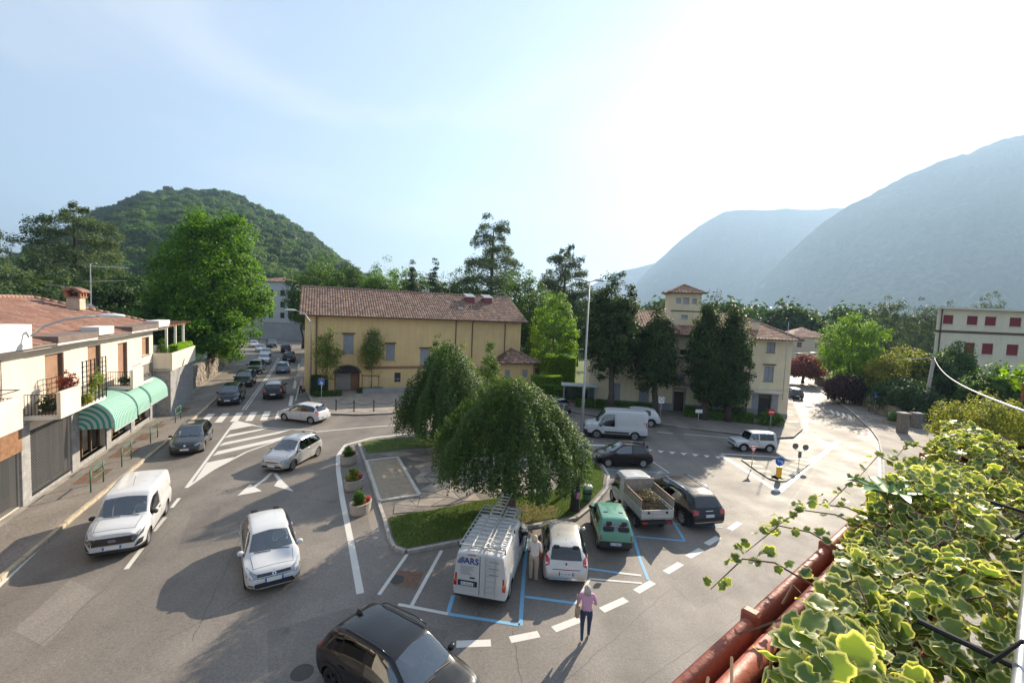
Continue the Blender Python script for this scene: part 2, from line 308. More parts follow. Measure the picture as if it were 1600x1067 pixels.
def mountain_mat(name, rock=.5):
    m = mat(name, (.03, .055, .022), .95); N, Lk = nodes_of(m); b = N['Principled BSDF']; co = N.new('ShaderNodeTexCoord')
    def noise(s, d=8): n = N.new('ShaderNodeTexNoise'); n.inputs['Scale'].default_value = s; n.inputs['Detail'].default_value = d; n.inputs['Roughness'].default_value = .62; Lk.new(co.outputs['Object'], n.inputs['Vector']); return n.outputs['Fac']
    def rng(v, a, b_): n = N.new('ShaderNodeMapRange'); Lk.new(v, n.inputs[0]); n.inputs[1].default_value = a; n.inputs[2].default_value = b_; return n.outputs[0]
    def mix(f, a, c):
        n = N.new('ShaderNodeMixRGB'); Lk.new(f, n.inputs[0])
        for i, x in ((1, a), (2, c)):
            if isinstance(x, tuple): n.inputs[i].default_value = (*x, 1)
            else: Lk.new(x, n.inputs[i])
        return n.outputs[0]
    c = mix(rng(noise(.004), .35, .65), (.018, .040, .018), (.11, .14, .055))
    c = mix(rng(noise(.03, 5), .4, .7), c, (.06, .10, .04))
    c = mix(rng(noise(.05, 6), .42, .62), c, (.03, .055, .022)); c = mix(rng(noise(.012), .60, .72), c, (.17, .17, .14))
    Lk.new(c, b.inputs['Base Color'])
    bp = N.new('ShaderNodeBump'); bp.inputs['Strength'].default_value = .6; bp.inputs['Distance'].default_value = 9; Lk.new(noise(.035, 6), bp.inputs['Height']); Lk.new(bp.outputs[0], b.inputs['Normal'])
    return m
m_mtn = mountain_mat('mountain_forest')
hillV = terrain('hill', [-700, -200, 0, 60, 150, 215, 262, 300, 345, 372, 400, 450, 500, 540, 575, 640], [500, 470, 425, 384, 338, 314, 306, 305, 304, 310, 324, 352, 386, 416, 440, 478], 760, 230, 1500, m_hill, rough=.06, seed=11, npx=170, pw=.85)
kind(grid_mesh('wooded_hill', hillV, m_hill), 'structure')
V = terrain('m1', [1150, 1180, 1230, 1290, 1325, 1370, 1425, 1500, 1600, 1700, 1800, 1900, 2050], [500, 450, 398, 345, 322, 300, 272, 243, 214, 197, 190, 208, 300], 2400, 1150, 3500, m_mtn, nr=110, rough=.035, seed=5, npx=240)
kind(grid_mesh('mountain', V, m_mtn), 'structure')
V = terrain('m2', [945, 985, 1010, 1050, 1095, 1130, 1165, 1200, 1260, 1320, 1400, 1550, 1700], [492, 452, 425, 388, 352, 333, 331, 329, 327, 325, 330, 345, 380], 3600, 2350, 4500, m_mtn, nr=90, rough=.03, seed=21, npx=180)
kind(grid_mesh('mountain_behind', V, m_mtn), 'structure')
V = terrain('m3', [860, 900, 940, 985, 1020, 1060, 1120, 1250], [500, 462, 436, 421, 412, 405, 405, 420], 4400, 3500, 4800, m_mtn, nr=40, rough=.03, seed=33, npx=80)
kind(grid_mesh('far_ridge', V, m_mtn), 'structure')
# ---- pavements and lawns (raised)
PZ = .12
def uw_poly(l): return [ST(u, w) for u, w in l]
left_pave = kind(flat('left_pavement', uw_poly([(-32, -1.2), (-32, 2.15), (-12, 2.3), (0, 2.72), (15, 2.8), (52, 2.75), (70, 0), (90, -7), (90, -9), (52, -1.2)]), 0, m_pave, h=PZ), 'structure')
kb = MB(); kb.bbox(0, .985, 0, .16, -.02, .145, .012); kerb_me = kb.build('kerb_stone', m_kerb_b, left_pave).data
bpy.data.objects.remove(left_pave.children[0])
def kerb_run(pts, me, parent, step=1.0, stuff_after=1e9, name='kerb_stone'):
    """kerb stones butted one after another along a polyline (world points); each its own piece"""
    pts = [Vector((p[0], p[1], 0)) for p in pts]; k = 0
    for a, b in zip(pts, pts[1:]):
        d = b-a; n = max(1, round(d.length/step)); s = d.length/n; an = math.atan2(d.y, d.x)
        for i in range(n):
            o = link(name, me, parent); o.location = a+d*(i/n); o.rotation_euler = (0, 0, an); o.scale = (s, 1, 1+.02*((k*7) % 5-2)/2); k += 1
kerb_run([ST(-20, 2.24), ST(-12, 2.32), ST(0, 2.74), ST(15, 2.82), ST(40, 2.8)][::-1], kerb_me, left_pave, 1.25)
# long soil-brown service covers let into the pavement by the shop fronts
m_rust = mat('rusty_plate', (.16, .095, .06), .8, var=.4, scale=6, bump=.4, bscale=50)
for u0, u1, w0, w1 in ((-8.6, -6.6, .75, 1.7), (-4.5, -2.6, .75, 1.75), (-.8, .8, .8, 1.5), (2.2, 3.3, .8, 1.5), (7.3, 9.0, .9, 1.8)):
    flat('pavement_patch', uw_poly([(u0, w0), (u1, w0), (u1, w1), (u0, w1)]), PZ+.004, m_rust, left_pave)
flat('gutter_strip', uw_poly([(-20, .03), (34, .03), (34, .32), (-20, .32)]), PZ+.004, mat('step_stone', (.33, .30, .26), .85, var=.25, scale=2), left_pave)
# yellow building forecourt: paved corner with low kerb
FO = [G(483, 622), G(489, 634), G(500, 643), G(513, 648), G(560, 649.5), G(608, 647.5), G(660, 641), G(720, 632), G(790, 625), G(850, 622)]
court = kind(flat('forecourt_pavement', FO+[Vector((6, 62, 0)), ST(24, 13), ST(48, 10.6), ST(48, 9.1), ST(24, 9.1)], 0, m_stonepave, h=PZ), 'structure')
kg = MB(); kg.bbox(0, .985, 0, .15, -.02, .14, .012); kerb_grey = kg.build('kerb_stone', m_kerb, court).data; bpy.data.objects.remove(court.children[0])
kerb_run(FO, kerb_grey, court, 1.3)
# villa pavement
VP = [G(845, 634), G(900, 646), G(960, 655), G(1030, 664), G(1104, 674), G(1208, 686), G(1240, 684.5), G(1254, 672), G(1251, 655), G(1243, 638), G(1235, 618), G(1229, 603)]
villa_pave = kind(flat('villa_pavement', VP+[Vector((28, 80, 0)), Vector((26, 50, 0)), Vector((6, 55, 0))], 0, m_pave, h=.126), 'structure')
kerb_run(VP, kerb_grey, villa_pave, 1.3)
for a in ((1226, 650), (1232, 661)):
    p = G(*a); flat('white_bar', [p, p+Vector((1.0, .05, 0)), p+Vector((1.0, .3, 0)), p+Vector((0, .25, 0))], .13, m_white, villa_pave)
# right pavement beside the stone wall
RP = [G(1262, 600), G(1290, 617), G(1325, 640), G(1360, 672), G(1372, 689), G(1378, 720), G(1378, 760), G(1374, 800)]
right_pave = kind(flat('right_pavement', RP+[Vector((40, 12, 0)), Vector((60, 12, 0)), Vector((60, 40, 0)), G(1420, 655), G(1350, 625), G(1290, 598)], 0, m_pave, h=PZ), 'structure')
kerb_run(RP, kerb_grey, right_pave, 1.4)
# gardens
for nm, pts in (('left_garden', uw_poly([(4, -1.25), (90, -9.05), (90, -90), (-30, -90), (-30, -14), (4, -14)])),
                ('park_lawn', [ST(17, 12.5), Vector((5, 62, 0)), Vector((7.5, 55.2, 0)), Vector((9, 124, 0)), ST(95, 14)]),
                ('villa_garden', [Vector((7.6, 55.1, 0)), Vector((26, 50.2, 0)), Vector((28, 124, 0)), Vector((9.2, 124, 0))]),
                ('right_garden', [G(1290, 597), G(1350, 624), G(1420, 654), Vector((60, 40.2, 0)), Vector((94, 30, 0)), Vector((94, 124, 0)), Vector((56, 124, 0))])):
    kind(flat(nm, pts, 0, m_lawn, h=.16), 'structure')
# ---- the planted island in the middle of the square
ISL = [G(*p) for p in ((562, 694), (568, 710), (573, 724), (594, 787), (603, 813), (612, 845), (619, 857), (635, 863), (714, 848), (775, 834), (830, 823), (899, 811), (925, 790), (945, 767), (949, 746), (940, 730), (925, 716), (900, 704), (850, 694), (780, 686), (700, 682), (630, 684), (590, 688))]
island = kind(flat('island_plaza', ISL, 0, mat('mortar_bed', (.16, .14, .12), .9, var=.25, scale=3), h=.11), 'structure')
kerb_run(ISL[::-1]+[ISL[-1]], kerb_grey, island, 1.25)
def inside(p, poly):
    c = False; n = len(poly)
    for i in range(n):
        a, b = poly[i], poly[(i+1) % n]
        if (a[1] > p[1]) != (b[1] > p[1]) and p[0] < (b[0]-a[0])*(p[1]-a[1])/(b[1]-a[1])+a[0]: c = not c
    return c
GR1 = [G(*p) for p in ((607, 813), (640, 806), (680, 800), (756, 785), (800, 778), (860, 772), (905, 742), (922, 724), (936, 730), (944, 746), (941, 766), (921, 788), (897, 808), (830, 820), (775, 831), (714, 845), (636, 860), (622, 855), (614, 843))]
GR2 = [G(*p) for p in ((566, 694), (590, 690), (630, 686), (700, 684), (780, 688), (850, 696), (895, 706), (910, 718), (880, 722), (800, 706), (700, 699), (640, 703), (574, 711))]
lawn1 = kind(flat('island_lawn', GR1, .10, m_lawn, h=.035), 'structure'); lawn2 = kind(flat('island_lawn_far', GR2, .10, m_lawn, h=.035), 'structure')
SOIL = [G(*p) for p in ((776, 803), (800, 790), (845, 788), (872, 797), (868, 812), (830, 820), (790, 824))]
flat('bare_earth', SOIL, .141, m_soil, lawn1)
SB = [G(572.5, 724), G(621, 718), G(655.5, 778), G(593, 787)]
# crazy paving: irregular flagstones, each one its own piece
stone_mats = [mat('flagstone_%s' % n, c, .85, var=.25, scale=3, bump=.35, bscale=45) for n, c in (('grey', (.27, .235, .20)), ('warm', (.33, .27, .215)), ('dark', (.21, .185, .16)))]
gx = np.arange(-11, 7, .95); gy = np.arange(15.5, 33, .85); rr = np.random.default_rng(3)
cor = {(i, j): (gx[i]+(j % 2)*.4+rr.uniform(-.28, .28), gy[j]+rr.uniform(-.26, .26)) for i in range(len(gx)) for j in range(len(gy))}
for i in range(len(gx)-1):
    for j in range(len(gy)-1):
        q = [cor[i, j], cor[i+1, j], cor[i+1, j+1], cor[i, j+1]]; ce = np.mean(q, 0)
        if not all(inside(p, ISL) for p in q) or any(inside(p, GR1) or inside(p, GR2) or inside(p, SB) for p in q+[ce]): continue
        pcs = [q] if rr.random() < .6 else ([[q[0], q[1], q[2]], [q[0], q[2], q[3]]] if rr.random() < .5 else [[q[0], q[1], q[3]], [q[1], q[2], q[3]]])
        for t in pcs:
            c2 = np.mean(t, 0); t2 = [c2+(np.array(p)-c2)*(1-.045/max(.2, np.linalg.norm(np.array(p)-c2))) for p in t]
            flat('flagstone', t2, .10, stone_mats[rr.integers(3)], island, h=.03+rr.uniform(0, .012))
sb = thing('sand_bed', 'long rectangular gravel bed with pale stone border on the paved island', 'gravel bed')
flat('gravel', SB, .105, m_sand, sb, h=.03)
kw = MB(); kw.bbox(0, .99, -.09, .09, .0, .20, .015); kwm = kw.build('border_stone', mat('pale_stone', (.50, .47, .42), .8, var=.15, scale=5), sb).data; bpy.data.objects.remove([c for c in sb.children if c.name.startswith('border')][0])
kerb_run(SB+[SB[0]], kwm, sb, 1.2, name='border_stone')
# grass blades on the island (real blades, uncountable)
def blades(name, poly, n, h, seed, m, z=.135):
    r = np.random.default_rng(seed); xs = [p[0] for p in poly]; ys = [p[1] for p in poly]; P = []
    while len(P) < n:
        c = (r.uniform(min(xs), max(xs)), r.uniform(min(ys), max(ys)))
        if inside(c, poly): P.append(c)
    P = np.array(P); a = r.uniform(0, 2*np.pi, n); hh = h*r.uniform(.5, 1.3, n); w = .012
    V = np.zeros((n, 3, 3)); V[:, 0, :2] = P+np.stack([np.cos(a), np.sin(a)], 1)*w; V[:, 1, :2] = P-np.stack([np.cos(a), np.sin(a)], 1)*w; V[:, 2, :2] = P+r.normal(0, .025, (n, 2))
    V[:, :2, 2] = z; V[:, 2, 2] = z+hh
    return card_mesh(name, V, m, r.random(n))
def card_mesh(name, V, m, tint, parent=None):
    n, k, _ = V.shape; me = bpy.data.meshes.new(name); me.vertices.add(n*k); me.vertices.foreach_set('co', V.reshape(-1).astype(np.float32))
    me.loops.add(n*k); me.loops.foreach_set('vertex_index', np.arange(n*k, dtype=np.int32)); me.polygons.add(n); me.polygons.foreach_set('loop_start', np.arange(0, n*k, k, dtype=np.int32))
    me.update(calc_edges=True); at_ = me.attributes.new('tint', 'FLOAT', 'POINT'); at_.data.foreach_set('value', np.repeat(tint, k).astype(np.float32))
    me.materials.append(m); return link(name, me, parent)
m_grass = foliage('grass_blades', (.045, .10, .015), (.16, .21, .045), .4)
kind(blades('island_grass', GR1, 42000, .05, 5, m_grass), 'stuff', 'short green grass along the near edge of the island'); kind(blades('island_grass_far', GR2, 14000, .05, 6, m_grass), 'stuff', 'short green grass along the far edge of the island')
# ---- road paint: every stripe its own piece
MZ = .004
def stripe(pts, width, m=None, px=True, z=MZ, name='road_stripe', parent=None):
    P = [G(*p) if px else Vector(p) for p in pts]; L, Rr = [], []
    for i, p in enumerate(P):
        t = (P[min(i+1, len(P)-1)]-P[max(i-1, 0)]); t.z = 0; t.normalize(); n = Vector((-t.y, t.x, 0))*width/2; L.append(p+n); Rr.append(p-n)
    b = MB()
    for i in range(len(P)-1): b.quad((*L[i].xy, z), (*Rr[i].xy, z), (*Rr[i+1].xy, z), (*L[i+1].xy, z))
    return b.build(name, m or m_white, parent or road)
def area(pts, m=None, z=MZ): return flat('painted_area', [G(*p) for p in pts], z, m or m_white, road)
stripe([(-60, 970), (0, 914), (81, 837), (180, 742), (216, 717), (277, 671), (318, 634), (345, 611), (375, 586)], .13)
for a, b in (((197, 889), (222, 856)), ((240, 830), (258, 808)), ((268, 793), (280, 778))): stripe([a, b], .15)
c3 = lambda x, y: (300+x/4.104, 500+y/4.104)
stripe([(291, 762), (330, 709), (366, 660)], .16)
stripe([(291, 762), (330, 735), (385, 706), (446, 684), (490, 675), (560, 668.5), (613, 664.5), (640, 662.5)], .16, z=MZ+.003)
stripe([(366, 659.5), (402, 666), (430, 669.5), (490, 672)], .14, z=MZ+.006)
for poly in (((130, 872), (165, 842), (610, 742), (545, 776)), ((170, 810), (205, 786), (650, 698), (560, 727)), ((205, 758), (238, 735), (500, 688), (430, 710)), ((270, 655), (300, 648), (410, 674), (243, 706)), ((95, 915), (275, 877), (140, 962), (5, 1050))):
    area([c3(*p) for p in poly], z=MZ+.009)
ua = street_uw(G(340, 660))[0]; ub = street_uw(G(352, 645.5))[0]
for k in range(7): w = 3.45+k*1.02; b = MB(); b.poly([tuple(ST(ua, w, MZ)), tuple(ST(ua, w+.5, MZ)), tuple(ST(ub, w+.5, MZ)), tuple(ST(ub, w, MZ))]); b.build('zebra_stripe', m_white, road)
stripe([ST(ub+1, 5.75), ST(ub+26, 5.75), ST(ub+42, 5.4)], .1, px=False); stripe([ST(ub+1, 5.98), ST(ub+26, 5.98), ST(ub+42, 5.63)], .1, px=False)
for a, b in (((453.5, 634), (456, 618)), ((459.6, 607), (463, 589)), ((466, 579), (468, 568))): stripe([a, b], .3)
stripe([ST(11, 9.75), ST(45, 9.7)], .1, px=False)
stripe([(563, 927), (548, 845), (535, 780), (528.5, 735), (528, 712), (540, 695), (580, 684), (640, 677), (690, 672)], .24)
stripe([(425, 738), (412, 750), (397, 760)], .18); stripe([(429, 739), (435, 747), (443, 757)], .18)
area(((371, 774), (391, 756), (409, 767))); area(((428, 759), (459, 768), (437, 747)), z=MZ+.003)
for l, w, m in ((((636, 866), (592, 929)), .13, 0), (((690, 860), (643, 946)), .13, 0), (((622, 944), (700, 959)), .13, 0), (((700, 959), (812, 976)), .13, 1), (((813, 977), (818, 905), (824, 836)), .13, 1), (((820, 932), (905, 943)), .13, 1), (((900, 943), (921, 905)), .1, 0), (((700, 957), (708, 930)), .13, 1), (((918, 888), (968, 895)), .12, 1), (((968, 895), (1002, 899)), .12, 0), (((920, 904), (1003, 911)), .1, 0), (((986, 825), (1000, 873), (1013, 906)), .12, 1), (((993, 838), (1070, 845)), .12, 1), (((1052, 815), (1070, 845)), .12, 1), (((1056, 818), (1130, 824)), .1, 1), (((963, 761), (971, 785)), .12, 1), (((955, 758), (978, 760)), .12, 0), (((938, 733), (1048, 739)), .1, 1), (((1018, 720), (1046, 739)), .1, 0)):
    stripe(l, w, m_blue if m else m_white, z=MZ+(.003 if m else .006))
for a, b in (((713, 1006), (767, 1004)), ((797, 999), (842, 990)), ((865, 983), (906, 967)), ((940, 953), (978, 936)), ((994, 924), (1020, 909)), ((1040, 894), (1064, 880)), ((1075, 870), (1096, 858)), ((1104, 850), (1123, 839)), ((1140, 827), (1156, 816))): stripe([a, b], .27)
stripe([(1127, 711), (1170, 738), (1216.6, 768)], .34); stripe([(1216.6, 768), (1266, 725), (1295, 702), (1311, 688)], .34, z=MZ+.003)
stripe([(1127, 709), (1200, 713), (1262, 719), (1290, 709)], .2, z=MZ+.006); area(((1262, 721), (1285, 708), (1311, 687), (1300, 703)), z=MZ+.009)
stripe([(1356, 674), (1368, 689), (1374, 711), (1375, 762), (1368, 800)], .13)
stripe([(1027, 674.5), (1051, 677)], .16); stripe([(1069, 678), (1131, 683.5), (1170, 688)], .14)
stripe([(1236, 690), (1255, 684), (1262, 672), (1257, 650), (1248, 632)], .12)
for k in range(7): x = 1009+k*18; y = 701.5+k*1.8; area(((x, y), (x+11, y+1.1), (x+5, y+4.2)))
area(((897, 690), (918, 694), (945, 694.5), (945, 696.5), (918, 697), (910, 700)))
for k in range(4): x = 1296+k*9; y = 640+k*2.3; area(((x, y), (x+4, y+.6), (x+9, y+6.5), (x+4, y+6)))

# repairs, seams and worn wheel tracks in the carriageway
m_patch = asphalt('asphalt_repair', (.150, .134, .118), (.115, .103, .092), (.19, .168, .148), crack=0, rough=.74); m_patch2 = asphalt('asphalt_repair_pale', (.22, .195, .17), (.18, .16, .14), (.26, .23, .20), crack=0, rough=.75); m_tar = mat('tar_seam', (.045, .042, .04), .6, var=.3, scale=3)
for pts, m in ((((545, 950), (700, 985), (660, 1090), (420, 1100), (418, 985)), m_patch), (((620, 890), (662, 894), (650, 920), (612, 914)), m_rust), (((1040, 905), (1120, 870), (1180, 905), (1090, 950)), m_patch2), (((560, 735), (590, 738), (620, 850), (585, 855)), m_patch2), (((1265, 640), (1320, 660), (1350, 690), (1290, 690), (1262, 668)), m_patch2), (((300, 800), (345, 790), (330, 850), (275, 860)), m_patch), (((20, 985), (110, 905), (150, 925), (70, 1010)), m_patch2), (((700, 655), (850, 660), (850, 672), (700, 668)), m_patch)):
    flat('road_patch', [G(*p) for p in pts], .002, m, road)
rs_ = random.Random(12)
for a, b, n in (((880, 1067), (1180, 800), 26), ((800, 985), (815, 1067), 8), ((1240, 905), (1000, 1067), 22), ((60, 1010), (300, 800), 20), ((395, 800), (300, 1000), 18), ((1010, 730), (1250, 780), 18), ((260, 1000), (480, 880), 16), ((1300, 700), (1180, 860), 16)):
    P = [Vector(a).lerp(Vector(b), i/n)+Vector((rs_.gauss(0, 1.0), rs_.gauss(0, .8))) for i in range(n+1)]; stripe([tuple(p) for p in P], .013, m_tar, z=.003, name='tar_seam')
# ================================================================ buildings
m_cream = mat('plaster_cream', (.70, .61, .50), .9, streak=.35, var=.10, scale=.6, bump=.15, bscale=30)
m_fasc = mat('fascia_white', (.72, .68, .62), .85, var=.10, scale=.7)
m_brownm = mat('brown_sheet_metal', (.17, .125, .10), .6, var=.2, scale=2)
m_wood = mat('wood_brown', (.24, .12, .06), .6, var=.35, scale=5)
m_shut = mat('roller_shutter_brown', (.34, .20, .125), .7, var=.15, scale=3)
m_iron = mat('dark_iron', (.035, .035, .038), .5, metal=.6)
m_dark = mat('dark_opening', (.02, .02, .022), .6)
m_glassd = mat('window_glass_dark', (.03, .035, .04), .06, spec=.8)
m_marble = mat('grey_stone_cladding', (.30, .29, .28), .6, var=.3, scale=4)
m_tile_r = tile_mat('clay_tile_red', [(.25, .115, .075), (.35, .18, .125), (.21, .095, .065), (.42, .26, .19)])
m_tile_y = tile_mat('clay_tile_brown', [(.20, .11, .075), (.33, .20, .14), (.15, .085, .06), (.40, .27, .20)])
m_tile_v = tile_mat('clay_tile_villa', [(.33, .16, .10), (.45, .27, .18), (.26, .12, .08), (.50, .33, .24)])
m_yellow = mat('plaster_yellow', (.75, .54, .26), .9, streak=.4, var=.09, scale=.5, bump=.12, bscale=25)
m_villa = mat('plaster_villa', (.80, .68, .46), .9, streak=.4, var=.09, scale=.5, bump=.12, bscale=25)
m_grey = mat('grey_shutter', (.34, .355, .38), .7, var=.1, scale=3)
m_plinth = mat('plinth_grey', (.28, .28, .28), .9, var=.2, scale=1)
m_pipe = mat('brown_pipe', (.10, .055, .04), .45, metal=.3)
m_red = mat('red_shutter', (.24, .02, .03), .65, var=.12, scale=3)
m_pale = mat('plaster_pale', (.78, .70, .54), .9, streak=.3, var=.08, scale=.5)
m_galv = mat('galvanised_steel', (.46, .47, .48), .45, metal=.7, var=.1, scale=4)
def wall_holes(x0, x1, z0, z1, holes, depth=.22, y=0.0):
    """front wall as one sheet with real openings and reveals (local frame, facing -Y)"""
    b = MB(); xs = sorted({x0, x1, *[h[0] for h in holes], *[h[1] for h in holes]}); zs = sorted({z0, z1, *[h[2] for h in holes], *[h[3] for h in holes]})
    for i in range(len(xs)-1):
        for j in range(len(zs)-1):
            cx, cz = (xs[i]+xs[i+1])/2, (zs[j]+zs[j+1])/2
            if any(h[0] < cx < h[1] and h[2] < cz < h[3] for h in holes): continue
            b.quad((xs[i], y, zs[j]), (xs[i+1], y, zs[j]), (xs[i+1], y, zs[j+1]), (xs[i], y, zs[j+1]))
    for a, c, d, e in holes:
        b.quad((a, y, d), (a, y, e), (a, y+depth, e), (a, y+depth, d)); b.quad((c, y, e), (c, y, d), (c, y+depth, d), (c, y+depth, e))
        b.quad((a, y, e), (c, y, e), (c, y+depth, e), (a, y+depth, e)); b.quad((c, y, d), (a, y, d), (a, y+depth, d), (c, y+depth, d))
    return b
def shell(b, x0, x1, y0, y1, z0, z1):          # back and side walls + lid
    b.quad((x0, y1, z0), (x0, y0, z0), (x0, y0, z1), (x0, y1, z1)); b.quad((x1, y0, z0), (x1, y1, z0), (x1, y1, z1), (x1, y0, z1)); b.quad((x1, y1, z0), (x0, y1, z0), (x0, y1, z1), (x1, y1, z1)); b.quad((x0, y0, z1), (x1, y0, z1), (x1, y1, z1), (x0, y1, z1))
    return b
def slats(name, x0, x1, y, z0, z1, pitch, m, parent, d=.02):
    b = MB(); n = max(2, int((z1-z0)/pitch)); h = (z1-z0)/n
    for i in range(n):
        z = z0+i*h; b.add([(x0, y, z), (x1, y, z), (x1, y-d, z+h*.15), (x0, y-d, z+h*.15), (x1, y-d, z+h*.8), (x0, y-d, z+h*.8), (x1, y, z+h), (x0, y, z+h)], [(0, 1, 2, 3), (3, 2, 4, 5), (5, 4, 6, 7)])
    return b.build(name, m, parent)
def tile_roof(name, o, ax, up, length, slope_len, m, parent, clip=None, pitch=.25, row=.38, amp=.045, seg=4):
    """barrel-tile roof plane: real ridges along the slope and stepped courses; clip(a,b) keeps the wanted shape"""
    o, ax, up = Vector(o), Vector(ax).normalized(), Vector(up).normalized(); nrm = ax.cross(up).normalized(); nrm = nrm if nrm.z > 0 else -nrm
    nc, nr = max(1, int(length/pitch)), max(1, int(slope_len/row)); pw, rh = length/nc, slope_len/nr
    vs_, fs, uvs = [], [], []
    for j in range(nr):
        for i in range(nc):
            if clip and not clip((i+.5)*pw, (j+.5)*rh): continue
            base = len(vs_)
            for jj in (0, 1):
                for k in range(seg+1):
                    h = amp*abs(math.sin(math.pi*k/seg))*(1 if jj == 0 else .8) + (.035 if jj == 0 else .0)
                    vs_.append(o+ax*((i+k/seg)*pw)+up*((j+jj*1.06)*rh)+nrm*h)
            for k in range(seg): fs.append((base+k, base+k+1, base+seg+2+k, base+seg+1+k)); uvs += [(i+.5, j+.5)]*4
            q = len(vs_)
            for k in range(seg+1): vs_.append(vs_[base+k]-nrm*.04)
            for k in range(seg): fs.append((q+k, q+k+1, base+k+1, base+k)); uvs += [(i+.5, j+.5)]*4
    me = bpy.data.meshes.new(name); me.from_pydata([tuple(v) for v in vs_], [], fs); uvl = me.uv_layers.new(name='UVMap'); uvl.data.foreach_set('uv', np.array(uvs, np.float32).reshape(-1)); me.materials.append(m); smooth_angle(me, 50); me.update()
    ob = link(name, me, parent); ob['kind'] = 'stuff'; return ob
def cap_run(name, pts, m, parent, r=.13):       # ridge / hip cap tiles
    b = MB(); pts = [Vector(p) for p in pts]
    for a, c in zip(pts, pts[1:]):
        n = max(1, int((c-a).length/.4)); d = (c-a)/n
        for i in range(n): b.tube([a+d*i, a+d*(i+1.12)], [r*1.05, r*.9], 7)
    return b.build(name, m, parent, smooth=True)
def railing(name, x0, x1, y, z0, z1, m, parent, axis='x', gap=.11, curl=False):
    """upright bars between two rails; each bar its own piece"""
    r = MB(); P = (lambda t, z: (t, y, z)) if axis == 'x' else (lambda t, z: (y, t, z))
    r.tube([P(x0, z1), P(x1, z1)], .018, 6); root = r.build(name, m, parent); MB().tube([P(x0, z0+.06), P(x1, z0+.06)], .018, 6).build('bottom_rail', m, root)
    n = max(2, int(abs(x1-x0)/gap)); bm_ = MB(); bm_.box(-.009, .009, -.009, .009, z0, z1); bo_ = bm_.build('bar', m, root); me = bo_.data; bpy.data.objects.remove(bo_)
    for i in range(n+1): o = link('bar', me, root); t = x0+(x1-x0)*i/n; o.location = P(t, 0)
    return root
# ---------------------------------------------------------------- shop building on the left
sh = frame_root('shop_building', 'cream two-storey shop building with red tiled roof and balconies on the left', 'building', SC, SU)
X0, X1, DEPTH = -30.0, 6.0, 11.0
win = [(-13.5, -12.0, 4.3, 6.6), (-8.8, -7.1, 4.1, 6.47), (-4.58, -2.95, 4.1, 6.5), (-.55, 1.0, 4.1, 6.35), (3.65, 5.2, 5.1, 6.42), (-19.5, -17.6, 4.3, 6.5)]
bays = [(-16.0, -11.0, .15, 3.5), (-10.3, -6.75, .25, 3.25), (-5.9, -2.65, .35, 3.0), (-1.95, 1.15, .35, 3.0), (1.85, 4.9, .35, 3.0), (-21.5, -16.8, .15, 3.3), (-27, -22, .15, 3.3)]
w = wall_holes(X0, X1, 0, 7.0, win+bays, .3); shell(w, X0, X1, 0, DEPTH, 0, 7.0); w.build('wall', m_cream, sh)
for i, (a, b, c, d) in enumerate(win):
    s = slats('roller_shutter', a, b, .2, c, d, .055, m_shut, sh)
    if c < 5: MB().box(a-.05, b+.05, -.02, .12, c-.06, c-.003).build('threshold', m_marble, sh)
    else: MB().bbox(a-.08, b+.08, -.10, .1, c-.06, c-.003).build('sill', m_marble, sh)
    MB().box(a, a+.06, .02, .19, c, d-.003).build('shutter_rail', m_brownm, sh); MB().box(b-.06, b, .02, .19, c, d-.003).build('shutter_rail', m_brownm, sh)
# grille over the first window
g = MB()
for k in range(9): t = k/8; g.tube([(-13.5+1.5*t, -.03, 4.3), (-13.5+1.5*t, -.03, 6.6)], .012, 5)
for k in range(8):
    for q in range(5): cx, cz = -13.4+.19*k, 4.55+.45*q; g.lathe([(.075, -.008), (.085, 0), (.075, .008)], 8, (cx, -.03, cz), 'y', caps=False)
g.build('window_grille', m_iron, sh)
# roof: main slope plus far hip; eave at the facade
ev = .75; rz = 9.0; ry = 5.2; zr0 = 7.12
slope = math.hypot(ry+ev, rz-zr0)
tile_roof('roof_tiles', (X0, -ev, zr0), (1, 0, 0), (0, ry+ev, rz-zr0), X1+.6-X0, slope, m_tile_r, sh, clip=lambda a, b: a < (X1+.6-X0)-b*.75, pitch=.23, row=.36)
tile_roof('roof_tiles', (X1+.6, -ev, zr0), (0, 1, 0), (-(ry+ev)*.76, 0, rz-zr0), 2*(ry+ev), math.hypot((ry+ev)*.76, rz-zr0), m_tile_r, sh, clip=lambda a, b: b/math.hypot((ry+ev)*.76, rz-zr0) < min(a, 2*(ry+ev)-a)/(ry+ev), pitch=.23, row=.36)
MB().add([(X0, -ev, zr0-.06), (X1+.6, -ev, zr0-.06), (X1+.6-4.4, ry, rz-.05), (X0, ry, rz-.05), (X1+.6, 2*ry+ev, zr0-.06), (X0, 2*ry+ev, zr0-.06)], [(0, 1, 2, 3), (1, 4, 2), (3, 2, 4, 5)]).build('roof_deck', m_brownm, sh)
cap_run('hip_cap_tiles', [(X0, ry, rz+.06), (X1+.6-4.4, ry, rz+.06), (X1+.6, -ev, zr0+.08)], m_tile_r, sh)
MB().tube([(X0, -ev-.07, zr0-.03), (X1+.6, -ev-.07, zr0-.03)], .06, 8).build('gutter', m_brownm, sh)
MB().box(X0, X1+.5, -ev+.02, .0, 6.95, 7.02).build('eave_soffit', m_fasc, sh)
